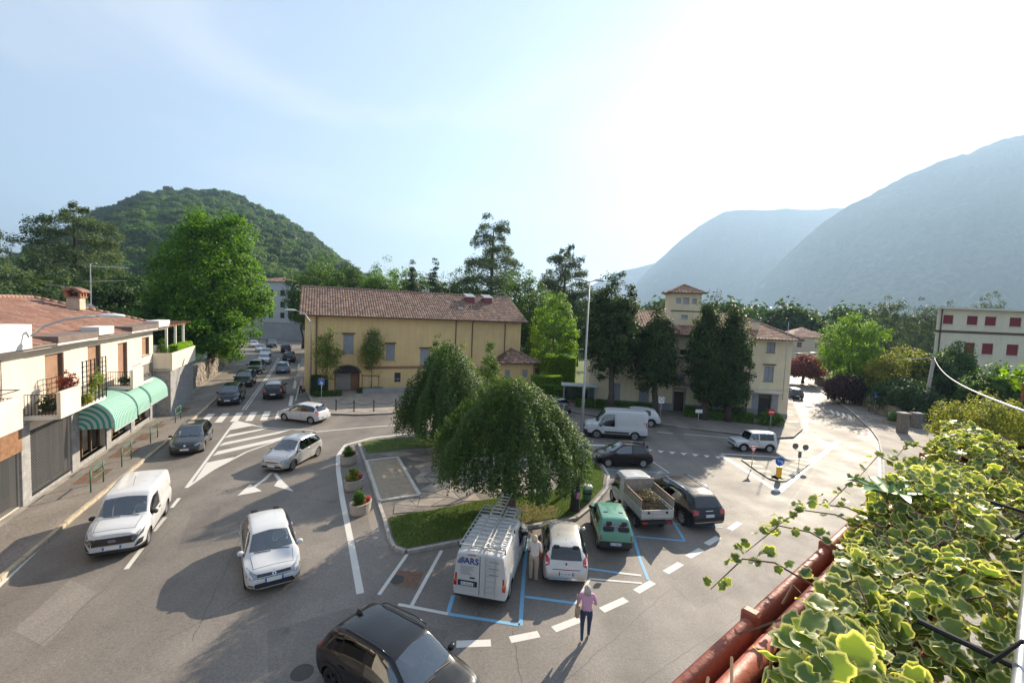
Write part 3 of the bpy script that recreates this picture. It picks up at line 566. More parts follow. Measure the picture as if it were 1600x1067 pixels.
# projecting fascia boxes and brown flat canopies
for a, b, c, d in ((-30, -11.9, 7.08, 8.08), (-5.8, -3.9, 7.22, 7.66), (3.9, 6.55, 7.2, 7.66)):
    f = MB().bbox(a, b, -.95, -.18, c, d, .01).build('fascia', m_fasc, sh)
    if d > 8: MB().box(a, -14.0, -.97, -.951, 7.5, 7.85).build('fascia_panel', m_brownm, sh)
for a, b, c in ((-9.85, -5.82, 7.03), (-1.1, 3.88, 7.06)):
    MB().bbox(a, b, -.93, -.02, c+.1, c+.4, .01).build('canopy', m_brownm, sh); MB().box(a+.02, b-.02, -.9, -.02, c, c+.098).build('canopy_soffit', m_fasc, sh)
# balconies
def balcony(x0, x1, xs, z, top, d=1.2):
    MB().bbox(x0, x1, -d, -.002, z-.16, z, .01).build('balcony_slab', m_fasc, sh)
    MB().bbox(x0+(0 if xs is None else .0), xs if xs else x1, -d-.06, -d+.08, z-.14, top, .012).build('balcony_parapet', m_cream, sh)
balcony(-10.6, -5.9, -8.75, 3.95, 5.02); railing('balcony_rail', -1.2, -.05, -10.58, 4.0, 4.92, m_iron, sh, 'y'); railing('balcony_rail', -8.7, -5.95, -1.2, 4.0, 4.92, m_iron, sh)
balcony(-30, -13.35, None, 4.25, 5.36); railing('balcony_rail', -1.2, -.05, -13.4, 4.3, 5.3, m_iron, sh, 'y'); MB().tube([(-30, -1.2, 5.62), (-13.4, -1.2, 5.62), (-13.4, -.1, 5.62)], .02, 6).build('handrail', m_iron, sh)
balcony(-2.18, 1.6, -.4, 3.82, 4.86); railing('balcony_rail', -1.2, -.05, -2.16, 3.86, 4.75, m_iron, sh, 'y'); railing('balcony_rail', -.38, 1.58, -1.2, 3.86, 4.9, m_iron, sh); MB().tube([(-2.16, -1.2, 5.05), (-.5, -1.2, 5.1)], .018, 6).build('handrail', m_iron, sh)
# corner terrace with parapet and pergola
MB().bbox(5.86, 13.0, -1.15, 4.5, 3.7, 3.9, .01).build('terrace_slab', m_fasc, sh)
for bx_ in ((5.86, 13.0, -1.25, -1.12), (5.86, 5.99, -1.12, -.02), (12.87, 13.0, -1.12, 4.5)): MB().bbox(*bx_, 3.72, 5.08, .01).build('terrace_parapet', m_cream, sh)
MB().box(6.0, 12.86, -1.1, 4.4, .12, 3.7).build('terrace_base', m_marble, sh)
for x in (7.2, 9.6, 12.0): MB().bbox(x, x+.16, -.6, -.44, 3.9, 7.05, .01).build('pergola_post', m_fasc, sh)
MB().bbox(6.0, 12.6, -.62, -.42, 7.05, 7.22, .01).build('pergola_beam', m_wood, sh)
for x in np.arange(6.4, 12.6, .75): MB().box(x, x+.09, -1.0, 3.6, 7.23, 7.36).build('pergola_rafter', m_wood, sh)
# ground floor: pilasters, grilles, shop windows
for a, b in ((-11.0, -10.3), (-6.75, -5.9), (-2.65, -1.95), (1.15, 1.85), (4.9, 5.95), (-16.8, -16.0)): MB().bbox(a+.02, b-.02, -.10, .0, .12, 3.62, .012).build('pilaster', m_marble, sh)
MB().bbox(-30, 5.95, -.07, .0, 3.63, 3.78, .01).build('string_course', m_marble, sh)
MB().box(-16.6, -11.05, -.16, .05, 2.6, 3.75).build('wood_sign_board', m_wood, sh)
m_grille = mat('steel_grille', (.20, .195, .19), .5, metal=.4)
def diamond_grille(x0, x1, z0, z1, m, cell=.16, y=.06, name='security_grille'):
    b = MB(); L = (z1-z0)
    def clip(ax_, az, bx_, bz):
        pts = [(ax_, az), (bx_, bz)]; dx, dz = bx_-ax_, bz-az; t0, t1 = 0, 1
        for p_, q_ in ((-dx, ax_-x0), (dx, x1-ax_)):
            if p_ == 0: continue
            r_ = q_/p_
            if p_ < 0: t0 = max(t0, r_)
            else: t1 = min(t1, r_)
        return None if t0 >= t1 else ((ax_+dx*t0, az+dz*t0), (ax_+dx*t1, az+dz*t1))
    for s in (1, -1):
        for k in np.arange(x0-L, x1+L, cell):
            c = clip(k, z0, k+s*L, z1)
            if c: b.tube([(c[0][0], y+.01*s, c[0][1]), (c[1][0], y+.01*s, c[1][1])], .012, 4, caps=False)
    return b.build(name, m, sh)
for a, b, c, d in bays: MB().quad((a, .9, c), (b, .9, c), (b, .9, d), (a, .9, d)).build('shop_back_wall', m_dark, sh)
diamond_grille(-10.3, -6.75, .25, 3.25, m_grille); diamond_grille(-16, -11, .15, 2.6, m_grille, .12); diamond_grille(-21.5, -16.8, .15, 3.3, m_grille)
for i, (a, b, c, d) in enumerate(bays[1:5]):
    MB().box(a, b, .30, .32, c+.02, d).build('shop_window', glass('shop_glass', (.55, .58, .56)), sh)
    for k in range(4): t = a+(b-a)*k/3; MB().box(t-.035, t+.035, .22, .29, c, d).build('shop_frame', m_wood if i else m_iron, sh)
    MB().box(a, b, -.05, .28, .12, c).build('shop_sill', m_marble, sh)
    sm = mat('shop_goods_pale', (.55, .47, .36), .8, var=.4, scale=3); gd = MB()
    for k in range(9): x = a+.25+(b-a-.5)*k/8; h = .3+.5*((k*37) % 7)/7; gd.bbox(x-.1, x+.1, .45, .7, c+.05, c+.05+h, .02)
    gd.build('window_display', sm, sh)
# faded rust banner lettering strip behind the second grille is plain colour only
MB().box(-10.0, -7.0, .62, .64, .9, 1.15).build('shop_stripe', mat('faded_red', (.35, .10, .10), .8), sh)
# striped awnings, one thing each
m_awn = mat('awning_cloth', (.1, .4, .33), .8); N_, L_ = nodes_of(m_awn); _b = N_['Principled BSDF']; _c = N_.new('ShaderNodeTexCoord'); _s = N_.new('ShaderNodeSeparateXYZ'); L_.new(_c.outputs['Object'], _s.inputs[0])
def stripe_node(src, freq, lo, hi):
    a = N_.new('ShaderNodeMath'); a.operation = 'MULTIPLY'; L_.new(src, a.inputs[0]); a.inputs[1].default_value = freq
    b = N_.new('ShaderNodeMath'); b.operation = 'FRACT'; L_.new(a.outputs[0], b.inputs[0]); c = N_.new('ShaderNodeMath'); c.operation = 'GREATER_THAN'; L_.new(b.outputs[0], c.inputs[0]); c.inputs[1].default_value = .5; return c.outputs[0]
_x = N_.new('ShaderNodeMixRGB'); L_.new(stripe_node(_s.outputs[0], 5.0, 0, 1), _x.inputs[0]); _x.inputs[1].default_value = (.03, .26, .20, 1); _x.inputs[2].default_value = (.40, .52, .44, 1); L_.new(_x.outputs[0], _b.inputs['Base Color'])
m_awn_s = mat('awning_side', (.06, .34, .27), .8); N_, L_ = nodes_of(m_awn_s); _b = N_['Principled BSDF']; _uv = N_.new('ShaderNodeUVMap'); _s = N_.new('ShaderNodeSeparateXYZ'); L_.new(_uv.outputs[0], _s.inputs[0])
_x = N_.new('ShaderNodeMixRGB'); L_.new(stripe_node(_s.outputs[0], 5.0, 0, 1), _x.inputs[0]); _x.inputs[1].default_value = (.05, .34, .27, 1); _x.inputs[2].default_value = (.50, .58, .52, 1); L_.new(_x.outputs[0], _b.inputs['Base Color'])
def awning(u0, u1, w, zt, zb, label):
    a = frame_root('shop_awning', label, 'awning', SC, SU); a['group'] = 'green striped awnings over the shop fronts'
    prof = [(-w*math.sin(t), zb+(zt-zb)*math.cos(t)**.8 if t < 1.57 else zb) for t in np.linspace(0, math.pi/2, 9)]; prof = [(y-.12, z) for y, z in prof]+[(-w-.12, zb-.22)]
    b = MB()
    for (y0, z0), (y1, z1) in zip(prof, prof[1:]): b.quad((u0, y0, z0), (u0, y1, z1), (u1, y1, z1), (u1, y0, z0))
    smooth_by(b.build('canopy_cloth', m_awn, a), 40)
    for x in (u0, u1):
        ctr = (-.12, zb); n = len(prof)-1; vs_ = [(x, *ctr)]+[(x, *p) for p in prof[:n]]; me = bpy.data.meshes.new('side_panel'); fs = []; uv = []
        K = 5; vv = []
        for k in range(K+1):
            for p in prof[:n]: vv.append((x, ctr[0]+(p[0]-ctr[0])*k/K, ctr[1]+(p[1]-ctr[1])*k/K))
        for k in range(K):
            for i in range(n-1): fs.append((k*n+i, k*n+i+1, (k+1)*n+i+1, (k+1)*n+i)); uv += [(k/K*1.2, 0), (k/K*1.2, 0), ((k+1)/K*1.2, 0), ((k+1)/K*1.2, 0)]
        me.from_pydata(vv, [], fs); ul = me.uv_layers.new(name='UVMap'); ul.data.foreach_set('uv', np.array(uv, np.float32).reshape(-1)); me.materials.append(m_awn_s); me.update(); link('side_panel', me, a)
    MB().tube([(u0, -w-.12, zb-.2), (u1, -w-.12, zb-.2)], .02, 6).build('front_bar', m_galv, a)
    for x in (u0+.02, u1-.02):
        r = MB(); r.tube([(x, *p) for p in prof[:-1]], .018, 5); r.build('hoop', mat('awning_hoop', (.05, .3, .25), .6), a)
    return a
awning(-6.05, -2.75, 1.5, 3.75, 2.2, 'largest green and white striped shop awning, the nearest on the left')
awning(-2.6, -.5, 1.5, 3.75, 2.35, 'middle one of the three green striped shop awnings')
awning(-.3, 3.25, 1.5, 3.75, 2.45, 'farthest green striped awning below the corner terrace')
# chimney, antenna, dish
chx = 2.0
cp_ = G(119, 484, 8.35); ch = thing('chimney', 'brick-capped cream chimney standing on the red tiled shop roof', 'chimney', cp_, math.atan2(SU.y, SU.x), None, .68)
MB().bbox(-.6, .6, -.5, .5, 0, 1.15, .02).build('stack', mat('chimney_plaster', (.52, .42, .32), .9, var=.2, scale=2), ch); MB().bbox(-.72, .72, -.62, .62, 1.15, 1.27, .02).build('ledge', m_tile_r, ch)
for x in (-.55, 0, .55):
    for y in (-.5, .5): MB().bbox(x-.09, x+.09, y-.09, y+.09, 1.27, 1.7, .01).build('brick_pier', mat('chimney_brick', (.42, .16, .08), .9, var=.3, scale=6), ch)
MB().box(-.35, .35, -.3, .3, 1.27, 1.65).build('flue', m_dark, ch)
for s in (-1, 1):
    for k in range(6): b = MB(); b.tube([(-.75+.3*k, 0, 2.12), (-.75+.3*k, s*.75, 1.72)], [.14, .15], 7); b.build('cap_tile', m_tile_r, ch, smooth=True)
an = thing('roof_antenna', 'thin metal television antenna mast with satellite dish at the shop roof end', 'antenna', ST(5.3, -3.4, 7.3))
MB().tube([(0, 0, 0), (0, 0, 4.3)], .035, 7).build('mast', m_galv, an)
e = MB(); e.tube([(-.2, 0, 4.1), (2.2, .6, 4.15)], .018, 5)
for k in range(11): t = .3+k*.19; e.tube([(t, t*.27-.18, 4.13), (t, t*.27+.18, 4.13)], .009, 4); e.tube([(t, t*.27, 3.95), (t, t*.27, 4.3)], .009, 4)
e.build('yagi_array', m_galv, an); e = MB(); e.tube([(-.5, 0, 3.0), (2.1, .55, 3.2)], .018, 5); e.tube([(0, 0, 2.4), (-2.4, -.9, 2.7)], .018, 5); e.build('boom', m_galv, an)
d = MB(); d.lathe([(0.01, .12), (.2, .10), (.4, .04), (.52, -.06), (.5, -.07), (.2, .07), (.01, .09)], 18, (0, -.12, .9), 'y', caps=False); d.build('dish', mat('dish_grey', (.62, .58, .56), .6), an, smooth=True)
tr = frame_root('trellis', 'dark iron lattice trellis with climbing plant at the end of the middle balcony', 'trellis', SC, SU)
for k in range(7): MB().box(-8.6+.43*k-.02, -8.6+.43*k+.02, -1.3, -1.26, 3.95, 6.15-.0*k).build('upright', m_iron, tr)
for k in range(9): MB().box(-8.62, -6.0, -1.26, -1.235, 4.1+.25*k, 4.13+.25*k).build('crossbar', m_iron, tr)
# bracket street lamp fixed to the front fascia
lp = frame_root('wall_lamp', 'grey street lamp on a curved arm fixed to the white shop fascia', 'street lamp', SC, SU)
MB().tube([(-12.1, -1.0, 7.6), (-12.05, -1.35, 8.0), (-11.9, -1.9, 8.28), (-11.6, -2.5, 8.42), (-11.4, -3.0, 8.48)], .04, 8).build('arm', m_galv, lp, smooth=True)
hd = MB(); hd.lathe([(.02, -.5), (.13, -.42), (.17, -.1), (.15, .25), (.04, .45)], 12, (0, 0, 0), 'y'); ho = hd.build('lamp_head', mat('lamp_white', (.66, .68, .70), .4), lp, smooth=True); ho.location = (-11.3, -3.3, 8.5); ho.scale = (1.2, 1, .55); ho.rotation_euler = (0, 0, .35)
# ---------------------------------------------------------------- yellow hall
YU = Vector((0.9183, 0.3958, 0)); YO = Vector((-21.61, 46.79, 0))
yb = frame_root('yellow_hall', 'long yellow hall with brown tiled roof behind the weeping trees', 'building', YO, YU)
YL = 24.7; YZ = 8.25; YD = 11.6
yw = [(3.7, 4.75, 4.2, 6.25), (8.2, 9.15, 3.45, 5.25), (12.05, 13.2, 2.9, 4.75), (6.3, 7.3, 4.2, 6.25)]
arch = (2.85, 5.45, .12, 2.0)
w = wall_holes(0, YL, 0, YZ, yw+[arch, (9.2, 9.9, .9, 2.0)], .3); shell(w, 0, YL, 0, YD, 0, YZ); w.add([(0, 0, YZ), (0, YD, YZ), (0, YD/2, 11.25)], [(0, 1, 2)]); w.add([(YL, 0, YZ), (YL, YD, YZ), (YL, YD/2, 11.25)], [(0, 1, 2)])
w.build('wall', m_yellow, yb)
ar = MB(); n = 12; cx = (arch[0]+arch[1])/2; rx = (arch[1]-arch[0])/2
for k in range(n):
    t0, t1 = math.pi*k/n, math.pi*(k+1)/n; p = lambda t, s: (cx+rx*s*math.cos(t), 2.0+.85*s*math.sin(t))
    a0, a1, b0, b1 = p(t0, 1.0), p(t1, 1.0), p(t0, 1.14), p(t1, 1.14)
    ar.add([(a0[0], -.06, a0[1]), (a1[0], -.06, a1[1]), (b1[0], -.06, b1[1]), (b0[0], -.06, b0[1]), (a0[0], .3, a0[1]), (a1[0], .3, a1[1]), (b1[0], 0, b1[1]), (b0[0], 0, b0[1])], [(0, 1, 2, 3), (0, 4, 5, 1), (3, 2, 6, 7)])
ar.build('arch_trim', mat('arch_brown', (.26, .15, .085), .9, var=.2, scale=2), yb)
dk = MB(); dk.poly([(cx+rx*math.cos(math.pi*k/n), -.02, 2.0+.85*math.sin(math.pi*k/n)) for k in range(n+1)]); dk.build('arch_lunette', m_dark, yb)
slats('garage_shutter', arch[0]+.05, arch[1]-.9, .5, .12, 2.0, .16, mat('shutter_grey_beige', (.34, .31, .27), .7, var=.1, scale=2), yb)
MB().box(arch[1]-.88, arch[1]-.05, .4, .45, .12, 2.0).build('wood_door', m_wood, yb); MB().box(arch[0], arch[1], .5, .9, 2.0, 2.02).build('passage_ceiling', m_dark, yb)
for a, b, c, d in yw:
    f = MB().box(a, b, .12, .16, c, d).build('window', m_grey, yb); MB().bbox(a-.15, b+.15, -.14, .05, d+.05, d+.17, .01).build('lintel', m_pipe, yb); MB().bbox(a-.06, b+.06, -.08, .1, c-.08, c-.003, .01).build('sill', m_marble, yb)
    for x0_, x1_ in ((a, (a+b)/2-.01), ((a+b)/2+.01, b)): slats('shutter_leaf', x0_+.02, x1_-.02, .11, c+.03, d-.03, .07, m_grey, f)
MB().box(9.2, 9.9, .2, .24, .9, 2.0).build('low_window', m_glassd, yb)
MB().bbox(6.1, 15.5, -.06, .0, 2.45, 2.75, .01).build('string_course', mat('band_brown', (.30, .17, .10), .9), yb)
MB().bbox(-.08, .9, -.07, .0, .1, YZ-.05, .01).build('corner_pilaster', m_yellow, yb)
ov = .6; sl = math.hypot(YD/2+ov, 11.3-8.2)
for sgn, oy in ((1, -ov), (-1, YD+ov)):
    tile_roof('roof_tiles', (-.65, oy, 8.22), (1, 0, 0), (0, sgn*(YD/2+ov), 11.32-8.22), YL+1.3, sl, m_tile_y, yb, pitch=.27, row=.42, amp=.06)
MB().add([(-.65, -ov, 8.17), (YL+.65, -ov, 8.17), (YL+.65, YD/2, 11.26), (-.65, YD/2, 11.26), (YL+.65, YD+ov, 8.17), (-.65, YD+ov, 8.17)], [(0, 1, 2, 3), (3, 2, 4, 5)]).build('roof_deck', m_pipe, yb)
cap_run('ridge_cap_tiles', [(-.65, YD/2, 11.36), (YL+.65, YD/2, 11.36)], m_tile_y, yb)
MB().tube([(-.65, -ov-.08, 8.2), (YL+.65, -ov-.08, 8.2)], .075, 8).build('gutter', m_pipe, yb)
for x in (1.05, 16.2, 18.25, 22.5): MB().tube([(x, -ov-.05, 8.15), (x, -.09, 7.9), (x, -.09, .1)], .055, 7).build('downpipe', m_pipe, yb)
MB().tube([(18.35, 1.0, 9.0), (18.35, 1.0, 10.2)], .03, 6).build('vent_pipe', m_galv, yb)
for x in (18.6, 21.0):
    dm = MB(); dm.bbox(x, x+1.05, 3.7, 4.9, 10.0, 11.05, .02); dm.build('roof_dormer', mat('dormer_red', (.20, .05, .05), .6), yb)
    MB().add([(x-.1, 3.6, 11.08), (x+1.15, 3.6, 11.08), (x+1.15, 5.1, 11.5), (x-.1, 5.1, 11.5), (x-.1, 3.6, 11.14), (x+1.15, 3.6, 11.14), (x+1.15, 5.1, 11.56), (x-.1, 5.1, 11.56)], [(0, 3, 2, 1), (4, 5, 6, 7), (0, 1, 5, 4), (1, 2, 6, 5), (2, 3, 7, 6), (3, 0, 4, 7)]).build('dormer_lid', m_galv, yb)
MB().box(17.0, 17.5, 1.9, 2.3, 9.52, 9.75).build('skylight', m_fasc, yb)
# ramp and railing at the hall foot
MB().bbox(5.6, 15.5, -2.2, -2.0, .12, .6, .01).build('ramp_wall', m_plinth, yb); railing('ramp_rail', 5.7, 15.4, -2.1, .62, 1.6, m_galv, yb, gap=.5)
# annex
ax_ = frame_root('hall_annex', 'low yellow annex with hipped brown roof beside the big hall', 'building', YO+YU*21.2+Vector((YU.y, -YU.x, 0))*3.0, YU)
w = wall_holes(0, 4.2, 0, 3.35, [(.3, 1.0, 1.6, 2.55), (2.55, 3.25, 1.6, 2.55)], .2); shell(w, 0, 4.2, 0, 5.5, 0, 3.35); w.build('wall', m_yellow, ax_)
for a in (.3, 2.55):
    for k in (0, 1): slats('shutter_leaf', a+.36*k+.01, a+.36*k+.34, .06, 1.62, 2.53, .06, m_grey, ax_)
hgt = 1.45
tile_roof('roof_tiles', (-.5, -.5, 3.38), (1, 0, 0), (0, 3.25, hgt), 5.2, math.hypot(3.25, hgt), m_tile_y, ax_, clip=lambda a, b: b*3.25/math.hypot(3.25, hgt) < min(a, 5.2-a)*1.25+.1, pitch=.27, row=.42)
tile_roof('roof_tiles', (4.7, -.5, 3.38), (0, 1, 0), (-2.6, 0, hgt), 6.5, math.hypot(2.6, hgt), m_tile_y, ax_, clip=lambda a, b: b*2.6/math.hypot(2.6, hgt) < min(a, 6.5-a)*.8+.1, pitch=.27, row=.42)
MB().add([(-.5, -.5, 3.33), (4.7, -.5, 3.33), (4.7, 6, 3.33), (-.5, 6, 3.33), (2.1, 2.75, 3.33+hgt)], [(0, 1, 4), (1, 2, 4), (2, 3, 4), (3, 0, 4), (3, 2, 1, 0)]).build('roof_deck', m_pipe, ax_)
cap_run('hip_cap_tiles', [(2.1, 2.75, 3.42+hgt), (4.7, -.5, 3.45)], m_tile_y, ax_)
MB().tube([(4.05, -.08, .1), (4.05, -.08, 3.3)], .05, 7).build('downpipe', m_pipe, ax_)
# ---------------------------------------------------------------- cream villa with tower
VU = Vector((1, -.12, 0)).normalized(); VL = 19.4; VO = Vector((27.4, 43.7, 0))-VU*VL
vb = frame_root('cream_villa', 'three-storey cream villa with small roof tower behind the dark yews', 'building', VO, VU)
VZ = 7.8; VD = 12.5; fx = lambda u: VL-u         # u measured from the right corner
vw = [(fx(2.38), fx(1.58), 6.5, 7.52), (fx(2.45), fx(1.55), 3.66, 5.12), (fx(6.2), fx(5.4), 6.5, 7.52), (fx(6.2), fx(5.3), 3.66, 5.12), (fx(10.55), fx(9.85), 5.85, 6.35), (fx(10.7), fx(9.9), 3.0, 3.9), (fx(14.5), fx(13.6), 3.66, 5.12), (fx(17.5), fx(16.6), 3.66, 5.12), (fx(14.5), fx(13.6), 6.4, 7.5), (fx(17.5), fx(16.6), 6.4, 7.5),
      (fx(17.2), fx(16.2), .9, 2.6), (fx(14.3), fx(13.3), .9, 2.6), (fx(7.0), fx(6.2), .9, 2.5)]
vdoor = (fx(10.85), fx(9.85), .12, 2.1); vshop = (fx(2.75), fx(1.55), .12, 2.35)
w = wall_holes(0, VL, 0, VZ, vw+[vdoor, vshop], .22); shell(w, 0, VL, 0, VD, 0, VZ); w.build('wall', m_villa, vb)
MB().bbox(-.03, vdoor[0]-.18, -.05, .0, .05, .85, .01).build('plinth', m_plinth, vb); MB().bbox(vdoor[1]+.18, vshop[0]-.02, -.05, 0, .05, .85, .01).build('plinth', m_plinth, vb); MB().bbox(vshop[1]+.02, VL+.03, -.05, 0, .05, .5, .01).build('plinth', m_plinth, vb)
MB().bbox(-.04, VL+.04, -.05, 0, 2.85, 2.95, .01).build('string_course', m_villa, vb)
for i, (a, b, c, d) in enumerate(vw):
    if i == 4:
        MB().box(a, b, .1, .14, c, d).build('round_window', m_glassd, vb); MB().bbox(a-.1, b+.15, -.2, 0, c-.35, c-.22, .01).build('window_ledge', m_pipe, vb); continue
    f = MB().box(a, b, .14, .17, c, d).build('window', m_glassd, vb); mid = (a+b)/2
    for x0_, x1_ in ((a+.01, mid-.01), (mid+.01, b-.01)): slats('shutter_leaf', x0_, x1_, .08, c+.02, d-.02, .07, m_grey, f)
    MB().bbox(a-.06, b+.06, -.08, .08, c-.08, c-.003, .01).build('sill', m_plinth, vb)
    if i == 1: MB().bbox(a-.12, b+.12, -.2, 0, d+.14, d+.24, .01).build('window_ledge', m_pipe, vb)
MB().box(vdoor[0], vdoor[1], .12, .16, .12, 2.1).build('entrance_door', mat('door_dark_brown', (.06, .035, .025), .5), vb)
for x in (vdoor[0]-.16, vdoor[1]): MB().bbox(x, x+.16, -.04, .05, .12, 2.25, .01).build('door_jamb', m_marble, vb)
MB().bbox(vdoor[0]-.16, vdoor[1]+.16, -.05, .05, 2.26, 2.45, .01).build('door_lintel', m_marble, vb)
MB().box(vshop[0], vshop[1], .15, .18, .12, 2.35).build('shop_door', m_dark, vb); MB().box(vshop[0]+.1, vshop[1]-.1, .10, .14, 1.95, 2.3).build('fanlight', m_glassd, vb)
for x in (vshop[0]-.62, vshop[1]+.02): slats('shop_shutter', x, x+.6, -.02, .2, 2.35, .08, m_grey, vb)
aw = MB(); aw.bbox(vshop[0]-.75, vshop[1]+.9, -.75, -.02, 2.55, 2.72, .02); aw.build('rolled_awning', m_fasc, vb)
MB().bbox(fx(11.0), fx(8.9), -.75, -.02, 2.78, 2.92, .01).build('balcony_slab', m_plinth, vb); railing('balcony_rail', fx(11.0), fx(8.9), -.72, 2.93, 3.6, m_iron, vb, gap=.13)
MB().tube([(fx(3.75), -.4, 7.75), (fx(3.75), -.09, 7.4), (fx(3.9), -.09, .1)], .05, 7).build('downpipe', m_pipe, vb)
MB().tube([(fx(9.0), -.02, 2.3), (fx(9.0), -.3, 2.35), (fx(9.0), -.3, 2.2)], .03, 6).build('wall_lantern', m_iron, vb)
# hipped tile roof
eo = .65; rh = 10.1; half = VD/2+eo; hipr = 3.9; TL = VL+2*eo; s1 = math.hypot(half, rh-VZ)
tile_roof('roof_tiles', (-eo, -eo, VZ+.05), (1, 0, 0), (0, half, rh-VZ), TL, s1, m_tile_v, vb, clip=lambda a, b: b/s1 < min(a, TL-a)/hipr, pitch=.3, row=.42, amp=.06)
s2 = math.hypot(hipr, rh-VZ); TD = VD+2*eo
tile_roof('roof_tiles', (VL+eo, -eo, VZ+.05), (0, 1, 0), (-hipr, 0, rh-VZ), TD, s2, m_tile_v, vb, clip=lambda a, b: b/s2 < min(a, TD-a)/(TD/2), pitch=.3, row=.42, amp=.06)
MB().add([(-eo, -eo, VZ), (VL+eo, -eo, VZ), (VL+eo, VD+eo, VZ), (-eo, VD+eo, VZ), (-eo+hipr, VD/2, rh-.05), (VL+eo-hipr, VD/2, rh-.05)], [(0, 1, 5, 4), (1, 2, 5), (2, 3, 4, 5), (3, 0, 4), (3, 2, 1, 0)]).build('roof_deck', m_pipe, vb)
cap_run('hip_cap_tiles', [(-eo+hipr, VD/2, rh+.06), (VL+eo-hipr, VD/2, rh+.06), (VL+eo, -eo, VZ+.12)], m_tile_v, vb); cap_run('hip_cap_tiles', [(-eo, -eo, VZ+.12), (-eo+hipr, VD/2, rh+.06)], m_tile_v, vb)
MB().tube([(-eo, -eo-.07, VZ+.02), (VL+eo, -eo-.07, VZ+.02)], .07, 8).build('gutter', m_pipe, vb)
# tower
t0, t1 = fx(11.25), fx(8.25); ty = 2.0; tw = MB(); TH = 12.1
tw = wall_holes(t0, t1, 8.0, TH, [(t0+1.2, t0+1.8, 10.95, 11.65), (t0+.45, t0+.95, 11.0, 11.6), (t0+2.05, t0+2.55, 11.0, 11.6), (t0+1.1, t0+1.75, 9.35, 9.85)], .18, y=ty); shell(tw, t0, t1, ty, ty+3.0, 8.0, TH); tw.build('tower_wall', m_villa, vb)
MB().box(t0+.3, t1-.3, ty+.18, ty+.22, 9.2, 11.8).build('tower_window', mat('tower_blind', (.45, .46, .46), .7), vb); MB().bbox(t0-.04, t1+.04, ty-.05, ty, 10.2, 10.3, .01).build('tower_band', m_pipe, vb)
tc_ = Vector(((t0+t1)/2, ty+1.5, 0)); hh = 1.9; s3 = math.hypot(hh, .95)
for k in range(4):
    an_ = k*math.pi/2; dx, dy = Vector((math.cos(an_), math.sin(an_), 0)), Vector((-math.sin(an_), math.cos(an_), 0))
    tile_roof('tower_roof_tiles', tc_-dx*hh-dy*hh+Vector((0, 0, TH+.02)), dx, dy*hh+Vector((0, 0, .95)), 2*hh, s3, m_tile_v, vb, clip=lambda a, b: b/s3 < min(a, 2*hh-a)/hh+.02, pitch=.3, row=.36)
MB().add([tuple(tc_+Vector((sx*hh, sy*hh, TH))) for sx, sy in ((-1, -1), (1, -1), (1, 1), (-1, 1))]+[tuple(tc_+Vector((0, 0, TH+.93)))], [(0, 1, 4), (1, 2, 4), (2, 3, 4), (3, 0, 4), (3, 2, 1, 0)]).build('tower_roof_deck', m_pipe, vb)
cap_run('tower_hip_caps', [tc_+Vector((-hh, -hh, TH+.05)), tc_+Vector((0, 0, TH+1.0)), tc_+Vector((hh, -hh, TH+.05))], m_tile_v, vb, .1)
for u, yy, zz in ((7.95, 1.2, 9.6), (2.9, 1.6, 9.45)):
    MB().bbox(fx(u)-.35, fx(u)+.35, yy, yy+.6, 8.2, zz, .02).build('chimney', m_villa, vb); MB().bbox(fx(u)-.45, fx(u)+.45, yy-.1, yy+.7, zz, zz+.12, .02).build('chimney_cap', m_plinth, vb)
# ---------------------------------------------------------------- right building with red blinds
RO = at(1462, 58); ru = Vector((1, -.1, 0)).normalized()
rb = frame_root('pale_block', 'pale flat-roofed block with red roller blinds at the right edge', 'building', RO, ru)
cs = 58/700; zt_ = hz(1462, 482, 58); rows = [(hz(1475, 506, 58), hz(1475, 492, 58)), (hz(1530, 553, 57.5), hz(1530, 536, 57.5)), (hz(1530, 602, 57.5), hz(1530, 585, 57.5))]
cols = [(.75, 1.95), (3.55, 4.8), (5.65, 6.95), (8.5, 9.85), (11.7, 13.0), (14.2, 15.5), (17.2, 18.5)]
holes = [(a, b, c, d) for c, d in rows for a, b in cols if not (c == rows[1][0] and a < 1)]
w = wall_holes(0, 26, 0, zt_, holes, .2); w.add([(0, 0, 0), (12, 12, 0), (38, 12, 0), (26, 0, 0), (0, 0, zt_), (12, 12, zt_), (38, 12, zt_), (26, 0, zt_)], [(1, 0, 4, 5), (2, 1, 5, 6), (3, 2, 6, 7), (4, 7, 6, 5)]); w.build('wall', m_pale, rb)
for a, b, c, d in holes:
    f = slats('red_blind', a, b, .1, c, d, .09, m_red, rb); MB().bbox(a-.06, b+.06, -.1, .08, c-.09, c-.003, .01).build('sill', m_fasc, rb)
MB().prism([(-.3, -.6), (26.5, -.6), (39, 12.4), (12.2, 12.4)], zt_+.005, zt_+.22).build('roof_slab', m_fasc, rb); MB().bbox(-.05, 26, -.08, 0, hz(1462, 517, 58)-.15, hz(1462, 517, 58)+.15, .02).build('string_course', m_pipe, rb)
MB().tube([(.5, -.1, zt_), (.5, -.1, .2)], .07, 7).build('downpipe', m_pipe, rb)
